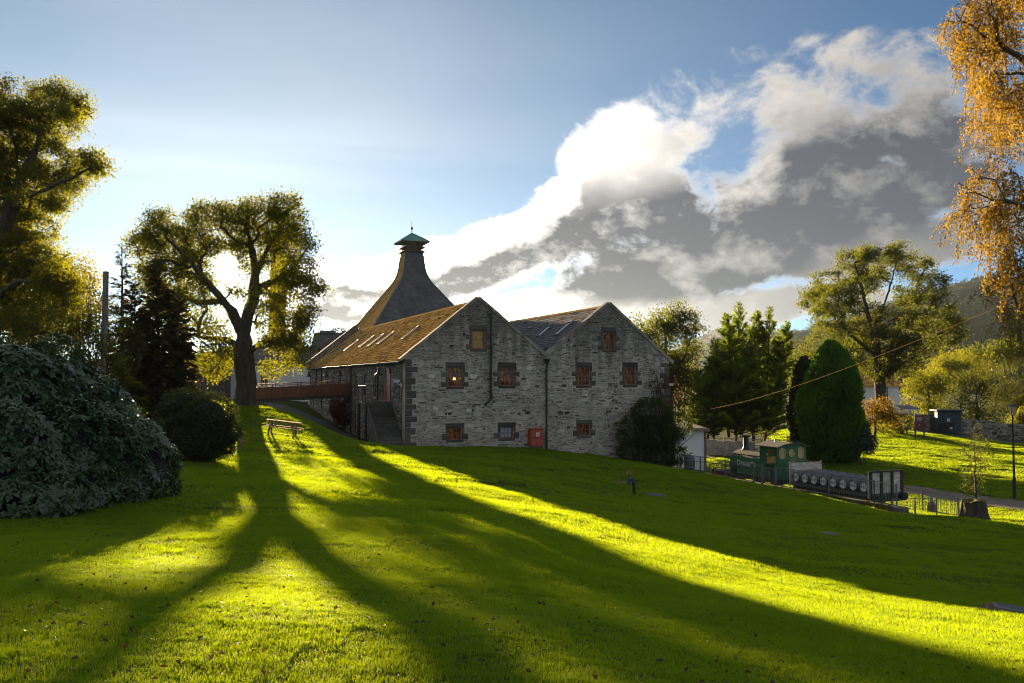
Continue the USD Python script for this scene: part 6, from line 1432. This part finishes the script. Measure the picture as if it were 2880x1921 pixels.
woods = [('wood_tree', 'tree with sunlit golden top right of the white house', 2610, 122, [(2600, 1060, 45, 30), (2640, 1075, 45, 40), (2570, 1090, 40, 40), (2610, 1120, 60, 45), (2640, 1160, 50, 40)], 'leaf_oak', 101),
         ('wood_tree', 'tallest golden green tree above the dark roadside trees', 2700, 135, [(2680, 1010, 55, 30), (2730, 1005, 50, 28), (2650, 1035, 50, 35), (2700, 1050, 70, 45), (2760, 1040, 50, 45)], 'leaf_oak', 102),
         ('wood_tree', 'dark full tree leaning over the roadside wall left of the lamp', 2745, 116, [(2720, 1090, 70, 50), (2780, 1070, 60, 50), (2700, 1140, 60, 50), (2770, 1140, 80, 55), (2810, 1110, 50, 50), (2740, 1180, 80, 35)], 'leaf_olive', 103),
         ('wood_tree', 'olive tree behind the lamp at the right edge', 2860, 118, [(2850, 1060, 60, 45), (2890, 1100, 60, 50), (2840, 1120, 55, 50), (2880, 1170, 70, 50), (2930, 1060, 60, 60)], 'leaf_olive', 104),
         ('wood_tree', 'sunlit rounded tree far behind on the right, below the hill', 2800, 190, [(2780, 985, 50, 20), (2830, 975, 55, 22), (2870, 990, 60, 28), (2740, 1000, 45, 24), (2810, 1010, 80, 30)], 'leaf_green', 105),
         ('wood_tree', 'small autumn tree at the right edge above the lane, nearest the lamp', 2885, 104, [(2880, 1140, 32, 26), (2900, 1170, 34, 30), (2870, 1180, 28, 24)], 'leaf_oak', 106)]
for nm, lb, px, Z, bl, lf, sd in woods: simple_tree(nm, lb, px, Z, (px, bl[0][1] + 20), bl, lf, sd, .22, 240, 34, .0022 * Z, .0042 * Z, spread=3., group=None)
M['leaf_gable'] = leafy('gable_shrub_leaves', [(0, (.035, .060, .022)), (.5, (.065, .10, .032)), (1, (.12, .14, .04))], 2.4, (1.15, 1.05, .25), .45)  # lighter green than the dark evergreen leaves
# shrub growing up the gable
b = np.array([*(C0 + D1 * 15.8 - D2 * 1.3), 0]); b[2] = H(b[0], b[1]) - .05
shrub('gable_shrub', 'dark leafy shrub leaning against the right end of the stone gable', b, pblobs(np.random.default_rng(17), [(1835, 1165, 60, 50), (1790, 1215, 55, 50), (1850, 1220, 65, 55), (1900, 1200, 50, 40), (1800, 1270, 60, 45), (1870, 1275, 65, 40), (1935, 1225, 40, 26), (1840, 1120, 30, 35), (1920, 1255, 40, 26)], 57.2, b, .45, .55), 'leaf_gable', 93, 17000, .16, .45, None, stems=30)
b2 = b + [2.2, .2, 0]; shrub('rusty_climber', 'thin rust brown climber on the right edge of the stone gable', b2, pblobs(np.random.default_rng(18), [(1850, 1075, 30, 40), (1880, 1100, 30, 50), (1830, 1110, 26, 40), (1890, 1150, 24, 40)], 58.6, b2, .1, .25), 'leaf_ivy', 94, 900, .12, .5, None, stems=34)
iv0 = wl(-.12, side(960, 1200)[0], 0); shrub('wall_ivy', 'dark green and red ivy on the long wall under the footbridge', iv0, [(np.array([D2[0] * a, D2[1] * a, z]), np.array([.5, 1.0, h])) for a, z, h in ((-3, 1.6, 1.0), (-1.5, 1.3, .9), (0, 1.6, 1.0), (2, 1.8, .8), (4, 2.1, .7))], 'leaf_ivy', 95, 5000, .11, .8, None, stems=10)
# sapling behind the stump
b = cbase(2745, 40); tree('birch_sapling', 'thin young tree with sparse yellow leaves behind the stump', 'tree', b, [rel(b, (2745, 1420, 40), (2742, 1340, 40), (2741, 1260, 40), (2740, 1195, 40))], pblobs(np.random.default_rng(19), [(2745, 1215, 25, 22), (2760, 1245, 40, 24), (2720, 1265, 35, 26), (2775, 1270, 28, 18), (2745, 1300, 45, 22), (2740, 1335, 48, 26), (2780, 1330, 30, 16), (2735, 1372, 38, 20)], 40, b, .5), .045, 'leaf_olive', 96, 230, 6, .075, .10, bf=.45, bark='bark', flare=False, step=.2)

# the weeping birch at the right edge
rgb = np.random.default_rng(111)
bb = np.array([Wx(3080, 21), 21, H(Wx(3080, 21), 21) - .1])
bl = [(2760, 20, 90, 50), (2690, 70, 45, 40), (2720, 120, 60, 50), (2800, 110, 90, 60), (2740, 210, 45, 50), (2810, 230, 70, 60), (2770, 330, 50, 50), (2850, 320, 60, 70), (2720, 520, 50, 30), (2780, 480, 60, 45), (2690, 590, 40, 20), (2730, 600, 60, 30), (2800, 590, 70, 50), (2860, 520, 60, 70), (2830, 680, 60, 50), (2790, 760, 40, 40), (2860, 760, 40, 60), (2840, 860, 30, 45), (2875, 900, 30, 40), (2950, 200, 90, 120), (2960, 450, 80, 120), (2960, 680, 70, 110), (2880, -90, 120, 80), (3050, -40, 140, 160), (3120, 300, 120, 160)]
blb = pblobs(rgb, bl, 21, bb, 1.3, .9)
bt_ = thing('weeping_birch', 'golden weeping birch hanging into the right edge of the photo', 'tree', bb)
att = blob_points(rgb, blb, 560, .2)
P, par, tips, nt = skeleton(rgb, [rel(bb, (3080, 1700, 21), (3070, 1200, 21), (3050, 700, 21), (3020, 250, 21), (2980, -80, 21)), rel(bb, (3045, 620, 21), (2950, 600, 20.5), (2820, 560, 20), (2720, 580, 19.8)), rel(bb, (3025, 320, 21), (2920, 200, 20.6), (2800, 110, 20.2), (2700, 60, 20)), rel(bb, (3055, 800, 21), (2960, 740, 21.4), (2880, 720, 21.6))], att, .25, .35, .10)
mb, r = wood(P, par, .24, rmin=.006); 
cs, ds = [], []
for i in tips:
    for _ in range(rgb.integers(2, 5)):
        L = rgb.uniform(.35, 1.25); n = int(L / .12) + 3; u = np.linspace(0, 1, n)[:, None]; o = rgb.normal(0, 1, 3) * [.45, .45, .1]
        s = P[i] + o * u ** .5 * .6 + np.array([0, 0, -1.]) * L * u + np.sin(u * 5 + rgb.random() * 6) * .03
        mb.tube(s, .004, 3, cap=False)
        m = int(L * 56); k = rgb.random(m) * (n - 1); j = k.astype(int); fr = (k - j)[:, None]
        q = s[j] * (1 - fr) + s[np.minimum(j + 1, n - 1)] * fr; cs.append(q + rgb.normal(0, .05, (m, 3))); ds.append(rgb.normal(0, .6, (m, 3)) + [0, 0, -.9])
part('trunk', mb, M['bark'], bt_, True)
c_, d_ = np.vstack(cs), np.vstack(ds); L = .054 * rgb.uniform(.7, 1.25, len(c_)); v, f = leaf_mesh(c_, d_, rgb.normal(0, 1, c_.shape), L, L * .8, .15); mb = MB(); mb.add(v, f); part('crown', mb, M['leaf_birch'] if 'leaf_birch' in M else M.setdefault('leaf_birch', leafy('birch_leaves', [(0, (.13, .095, .012)), (.5, (.26, .175, .016)), (1, (.40, .26, .024))], 2.0, (1.08, .95, .14), .55)), bt_)
# bare trees far behind the white building
for px, Z, top, lb, sd in ((905, 150, 905, 'bare twiggy tree left of the kiln skyline', 121), (930, 155, 915, 'second bare twiggy tree nearer the kiln', 122)):
    b = cbase(px, Z); tree('bare_tree', lb, 'tree', b, [rel(b, (px, 1110, Z), (px, 980, Z), (px, 930, Z))], pblobs(np.random.default_rng(sd), [(px, top + 18, 14, 16), (px - 8, top + 30, 14, 12), (px + 8, top + 30, 14, 12)], Z, b, .8), .14, 'leaf_oak', sd, 130, 0, bf=.3)
b = cbase(962, 150); shrub('skyline_shrub', 'low rounded tree on the skyline beside the kiln', b, pblobs(np.random.default_rng(20), [(952, 935, 24, 14), (985, 942, 24, 10), (960, 960, 40, 20), (960, 1020, 30, 60)], 150, b, 1.5), 'leaf_olive', 123, 2500, .35, .5, None, cat='tree')

# ---------------------------------------------------------------- hills and their woods
def hill(name, label, ridge, r0, r1, r2, foot, seed, mat, n=90):
    """ridge: (px, py) of the skyline at distance r1; rises from r0 and falls away to r2."""
    px = np.linspace(ridge[0][0], ridge[-1][0], n); py = np.interp(px, *np.array(ridge).T)
    rs = np.r_[np.linspace(r0, r1, 34), np.linspace(r1, r2, 12)[1:]]
    q = np.clip((rs - r0) / (r1 - r0), 0, 1); prof = np.where(rs <= r1, q ** 1.25, 1 - ((rs - r1) / (r2 - r1)) ** 2 * .8)
    top = np.array([W(a, b, r1)[2] for a, b in zip(px, py)])
    X = np.array([[(a - 1440) / F * r for r in rs] for a in px]); Y = np.tile(rs, (n, 1)); Z = foot + (top[:, None] - foot) * prof[None]
    nz = (meshkit.fbm(np.stack([X / 260, Y / 260, X * 0 + seed], -1), 4, seed) - .5)
    Z = Z + nz * (top[:, None] - foot) * .22 * np.clip(1 - np.abs(prof - .5) * 2, 0, 1)[None]
    k = len(rs); v = np.stack([X, Y, Z], -1).reshape(-1, 3); i, j = np.meshgrid(np.arange(n - 1), np.arange(k - 1), indexing='ij')
    f = np.stack([i * k + j, (i + 1) * k + j, (i + 1) * k + j + 1, i * k + j + 1], -1).reshape(-1, 4)
    mb = MB(); mb.add(v, f); part(name, mb, M[mat], None, True, kind='structure')
    return X, Y, Z
M['hillside'] = plain('hillside', (.022, .034, .018), .95, (.045, .042, .022), .02, 0)
h1 = hill('hill', '', [(2150, 985), (2211, 950), (2258, 945), (2312, 930), (2420, 896), (2550, 846), (2700, 806), (2790, 786), (2900, 792), (3100, 755), (3500, 715)], 420, 1900, 3000, -14, 4, 'hillside', 110)
h2 = hill('hill', '', [(1820, 1010), (1900, 985), (1970, 951), (2000, 934), (2033, 925), (2060, 927), (2110, 934), (2200, 930), (2320, 935)], 2400, 4600, 6000, -20, 6, 'hillside', 60)
h3 = hill('hill', '', [(-900, 1045), (-200, 1030), (200, 1022), (700, 1030), (1000, 1040), (1500, 1040), (1900, 1030)], 900, 2600, 3600, -16, 9, 'hillside', 70)
M['forest'] = leafy('forest', [(0, (.010, .022, .014)), (.4, (.020, .034, .017)), (.65, (.038, .044, .018)), (.88, (.075, .055, .02)), (1, (.11, .065, .02))], 1.2, (1.15, 1., .3), .35, .6, .2, .012, .25)
rgf = np.random.default_rng(77)
def proto_tree(path, kind):
    if kind == 'cone':
        n = 46; h = rgf.random(n) ** 1.2; az = rgf.uniform(0, 6.283, n); r = .24 * (1 - h) + .01
        p = np.stack([r * .3 * np.cos(az), r * .3 * np.sin(az), h * .95], 1); d = np.stack([np.cos(az), np.sin(az), np.full(n, -.25)], 1); v, f = leaf_mesh(p, d, np.tile([0, 0, 1.], (n, 1)) + rgf.normal(0, .3, (n, 3)), r + .05, .13)
    else:
        n = 70; u = unit(rgf.normal(size=(n, 3))); p = u * [.3, .3, .34] * rgf.uniform(.6, 1, (n, 1)) + [0, 0, .52]; v, f = leaf_mesh(p, u + rgf.normal(0, .6, (n, 3)), u + rgf.normal(0, .4, (n, 3)), .24, .2)
    mb = MB(); mb.add(v, f); vv, ff, _ = mb.arr; usdkit.mesh(stage, path, (vv, ff), M['forest'])
def forest(name, label, grids, n, size):
    pi = UsdGeom.PointInstancer.Define(stage, '/World/' + name); tag(pi.GetPrim(), label, 'forest', None, 'stuff')
    for k, kd in enumerate(('cone', 'cone', 'round', 'round')): proto_tree(f'/World/{name}/kind_{k}', kd)
    pi.CreatePrototypesRel().SetTargets([f'/World/{name}/kind_{k}' for k in range(4)])
    pos_, sc = [], []
    for (X, Y, Z), m, s in grids:
        i, j = rgf.random(m) * (X.shape[0] - 1.01), (rgf.random(m) ** .9) * (33.5)
        a, b = i.astype(int), j.astype(int); u, w = (i - a), (j - b)
        for A in (X, Y, Z): pass
        P_ = [A[a, b] * (1 - u) * (1 - w) + A[a + 1, b] * u * (1 - w) + A[a, b + 1] * (1 - u) * w + A[a + 1, b + 1] * u * w for A in (X, Y, Z)]
        pos_.append(np.stack(P_, 1) - [0, 0, .5]); sc.append(s * rgf.uniform(.6, 1.3, m))
    p, s = np.vstack(pos_), np.concatenate(sc); kn = meshkit.fbm(np.c_[p[:, :2] / 170, p[:, :1] * 0], 3, 2); idx = np.where(kn + rgf.normal(0, .09, len(p)) > .5, rgf.integers(0, 2, len(p)), rgf.integers(2, 4, len(p)))
    pi.CreatePositionsAttr(Vt.Vec3fArray.FromNumpy(p.astype(np.float32))); pi.CreateProtoIndicesAttr(Vt.IntArray.FromNumpy(idx.astype(np.int32)))
    pi.CreateScalesAttr(Vt.Vec3fArray.FromNumpy(np.stack([s, s, s * np.where(idx < 2, 1.35, .95)], 1).astype(np.float32)))
    th = rgf.uniform(0, math.pi, len(p)); q = np.zeros((len(p), 4), np.float16); q[:, 2] = np.sin(th); q[:, 3] = np.cos(th)
    pi.CreateOrientationsAttr(Vt.QuathArray.FromNumpy(q))
forest('hill_forest', 'mixed autumn forest covering the hazy hills on the right', [(h1, 14000, 13.), (h2, 3500, 14.), (h3, 4000, 14.)], 0, 0)

# ---------------------------------------------------------------- lawn grass and fallen leaves
rgg = np.random.default_rng(5)
def grass_shader(g):
    p = pos(g); r = V(g, g.node('geometry') + '.random_per_island')
    n = noise(g, p, .22, 5., .62); n2 = noise(g, p, 2.6, 4., .65); n3 = noise(g, scalev(g, p, (.35, 1, 1)), 1.0, 3., .6)
    f = (n * .85 + n2 * .45 + r * .3 + n3 * .3 - .44).clamp()
    col = ramp(g, f, [(.12, (.012, .066, .008)), (.42, (.024, .100, .010)), (.68, (.056, .125, .012)), (.92, (.15, .14, .02))])
    tc = mul(g, mixc(g, .6, col, (.075, .080, .006)), (9.3, 7.9, .3))
    a = g.node('principled_bsdf', base_color=col, roughness=.55, specular_ior_level=.25); t = g.node('translucent_bsdf', color=tc)
    return g.node('mix_closure', fac=.56, closure1=V(g, a + '.BSDF'), closure2=V(g, t + '.BSDF')) + '.closure'
M['grass'] = shade('grass_blades', grass_shader)
def patch(path, size, n, h, w, seed):
    rg = np.random.default_rng(seed); xy = rg.uniform(-size / 2, size / 2, (n, 2))
    hh = h * rg.uniform(.45, 1.25, n) * (.65 + .7 * meshkit.noise(np.c_[xy * (2.2 / size) * 3 + seed * 9, np.zeros(n)], seed))
    az = rg.uniform(0, 2 * math.pi, n); lean = rg.uniform(.1, .9, n); o = np.stack([np.cos(az), np.sin(az)], 1); s = np.stack([-o[:, 1], o[:, 0]], 1) * (w * rg.uniform(.6, 1.2, n) / 2)[:, None]
    b = np.c_[xy, np.full(n, -.006)]; m = np.c_[xy + o * (hh * lean * .3)[:, None], hh * .6]; t = np.c_[xy + o * (hh * lean)[:, None], hh * (1 - .3 * lean)]
    s3 = np.c_[s, np.zeros(n)]; v = np.stack([b - s3, b + s3, m + s3 * .8, m - s3 * .8, t], 1).reshape(-1, 3); k = np.arange(n)[:, None] * 5
    f = np.vstack([k + [0, 1, 2], k + [0, 2, 3], k + [3, 2, 4]]); mb = MB(); mb.add(v, f); vv, ff, _ = mb.arr; usdkit.mesh(stage, path, (vv, ff), M['grass'])
fl_d = fd
def on_lawn(x, y):
    p = np.stack([x, y], -1); rel_ = p - C0; s, t = rel_ @ D1, rel_ @ D2
    ok = ~((s > -.05) & (s < 18.9) & (t > -.06) & (t < 36))                       # the distillery
    ok &= ~((s > -3.4) & (s < 0) & (t > -.5) & (t < 36))                            # the path
    rf = p - FEN0; u, w = rf @ fd, rf @ fn_
    ok &= ~((u > -1.2) & (u < FL + 1.2) & (w > .0) & (w < 4.0))                       # the track
    yl = np.interp((x / np.maximum(y, 1)), [(2400 - 1440) / F, (2560 - 1440) / F, (2700 - 1440) / F, (2880 - 1440) / F, (3150 - 1440) / F], [61, 56.5, 52.5, 48, 42]); ok &= ~((np.abs(y - yl) < 1.5) & (x / np.maximum(y, 1) > .42))
    yr = np.interp((x / np.maximum(y, 1)), [(2380 - 1440) / F, (2510 - 1440) / F, (2700 - 1440) / F, (2880 - 1440) / F], [103, 99, 96.5, 94]); ok &= ~((y > yr - 2.2) & (x / np.maximum(y, 1) > .38))
    return ok
def lawn(name, label, rings):
    pi = UsdGeom.PointInstancer.Define(stage, '/World/' + name); tag(pi.GetPrim(), label, 'grass', None, 'stuff')
    targets, pp_, ii, ss, nn = [], [], [], [], []
    for ri, (y0, y1, size, n, h, w, kinds) in enumerate(rings):
        ids = []
        for k in range(kinds):
            path = f'/World/{name}/tuft_{ri}_{k}'; patch(path, size * 1.12, n, h, w, 10 * ri + k + 1); ids.append(len(targets)); targets.append(path)
        ys = np.arange(y0, y1, size) + size / 2
        for y in ys:
            half = max(4.0, .66 * (y + size)) if y < 60 else .66 * y
            xs = np.arange(-half, half, size) + size / 2 + rgg.uniform(-.3, .3) * size
            q = PX(np.c_[xs, np.full(len(xs), y), H(xs, np.full(len(xs), y))])
            ok = on_lawn(xs, np.full(len(xs), y)) & (q[:, 0] > -260) & (q[:, 0] < 3140)
            if y > 62: ok &= xs > -30 if y < 70 else (xs > 14)
            if y > 70: ok &= (xs / y > .30)
            x = xs[ok]; yy = np.full(len(x), y); z = H(x, yy); gx_, gy_ = (H(x + .4, yy) - H(x - .4, yy)) / .8, (H(x, yy + .4) - H(x, yy - .4)) / .8
            pp_.append(np.c_[x, yy, z]); nn.append(unit(np.c_[-gx_, -gy_, np.ones(len(x))])); ii.append(rgg.choice(ids, len(x))); ss.append(np.full(len(x), 1.))
    p, nr, idx = np.vstack(pp_), np.vstack(nn), np.concatenate(ii)
    # turn about z in quarter steps, then tilt onto the slope
    a = rgg.integers(0, 4, len(p)) * math.pi / 2; qz = np.c_[np.zeros((len(p), 2)), np.sin(a / 2), np.cos(a / 2)]
    ax = np.c_[-nr[:, 1], nr[:, 0], np.zeros(len(p))]; qt = np.c_[ax, 1 + nr[:, 2]]; qt /= np.linalg.norm(qt, axis=1, keepdims=True)
    def qm(a, b): x1, y1, z1, w1 = a.T; x2, y2, z2, w2 = b.T; return np.stack([w1 * x2 + x1 * w2 + y1 * z2 - z1 * y2, w1 * y2 - x1 * z2 + y1 * w2 + z1 * x2, w1 * z2 + x1 * y2 - y1 * x2 + z1 * w2, w1 * w2 - x1 * x2 - y1 * y2 - z1 * z2], 1)
    q = qm(qt, qz)
    pi.CreatePrototypesRel().SetTargets(targets); pi.CreatePositionsAttr(Vt.Vec3fArray.FromNumpy(p.astype(np.float32))); pi.CreateProtoIndicesAttr(Vt.IntArray.FromNumpy(idx.astype(np.int32))); pi.CreateOrientationsAttr(Vt.QuathArray.FromNumpy(q.astype(np.float16)))
    sc = rgg.uniform(.85, 1.15, len(p)) * (.30 + .75 * meshkit.fbm(np.c_[p[:, :2] / 1.3, p[:, :1] * 0], 2, 6) + .75 * meshkit.fbm(np.c_[p[:, :2] / 4.2, p[:, :1] * 0], 2, 16)); pi.CreateScalesAttr(Vt.Vec3fArray.FromNumpy(np.stack([np.ones(len(p)), np.ones(len(p)), sc], 1).astype(np.float32)))
    return len(p)
NG = lawn('lawn_grass', 'short mown grass covering the lawns', [(3.2, 9, .5, 3800, .034, .0032, 5), (9, 16, .6, 2000, .040, .0055, 5), (16, 28, .8, 900, .05, .011, 4), (28, 62, 1.2, 900, .055, .02, 4), (62, 98, 1.6, 700, .07, .04, 3)])
# fallen leaves
n = 4200; u = rgg.random(n); Y = 4 + 46 * u ** 1.7; px = rgg.uniform(-60, 2940, n); x = np.array([Wx(a, b) for a, b in zip(px, Y)]); ok = on_lawn(x, Y)
dens = meshkit.fbm(np.c_[x / 3.2, Y / 3.2, x * 0], 3, 4); ok &= dens > rgg.uniform(.25, .7, n); x, Y = x[ok], Y[ok]; p = np.c_[x, Y, H(x, Y) + .038 + rgg.uniform(0, .02, len(x))]
dd_ = rgg.normal(0, 1, (len(x), 3)) * [1, 1, .3]; L = rgg.uniform(.022, .055, len(x)); v, f = leaf_mesh(p, dd_, np.tile([0, 0, 1.], (len(x), 1)) + rgg.normal(0, .3, (len(x), 3)), L, L * .7, .2); mb = MB(); mb.add(v, f)
M['litter'] = leafy('fallen_leaves', [(0, (.08, .05, .025)), (.2, (.26, .13, .03)), (.5, (.50, .27, .03)), (.8, (.60, .42, .07)), (1, (.68, .62, .50))], 1.5, (1.05, 1., .5), .5, island=1.)
part('fallen_leaves', mb, M['litter'], None, label='scattered fallen autumn leaves lying on the lawn', cat='leaves', kind='stuff')

# ---------------------------------------------------------------- the air
def haze_vol(g): return g.node('principled_volume', color=(.62, .80, 1.), density=HAZE, anisotropy=.45) + '.volume'
HAZE = .000028
g_ = Graph(); hv = haze_vol(g_)
hm_ = usdkit.material(stage, '/World/Looks/haze', g_.n, g_.l, volume=hv)
zmax = float(max(A[2].max() for A in (h1, h2, h3))) + 25
mb = MB(); mb.box((gx[0] - 20, gy[0] - 20, -60.), (gx[-1] + 20, gy[-1] + 20, zmax)); part('haze', mb, hm_, None, kind='stuff')
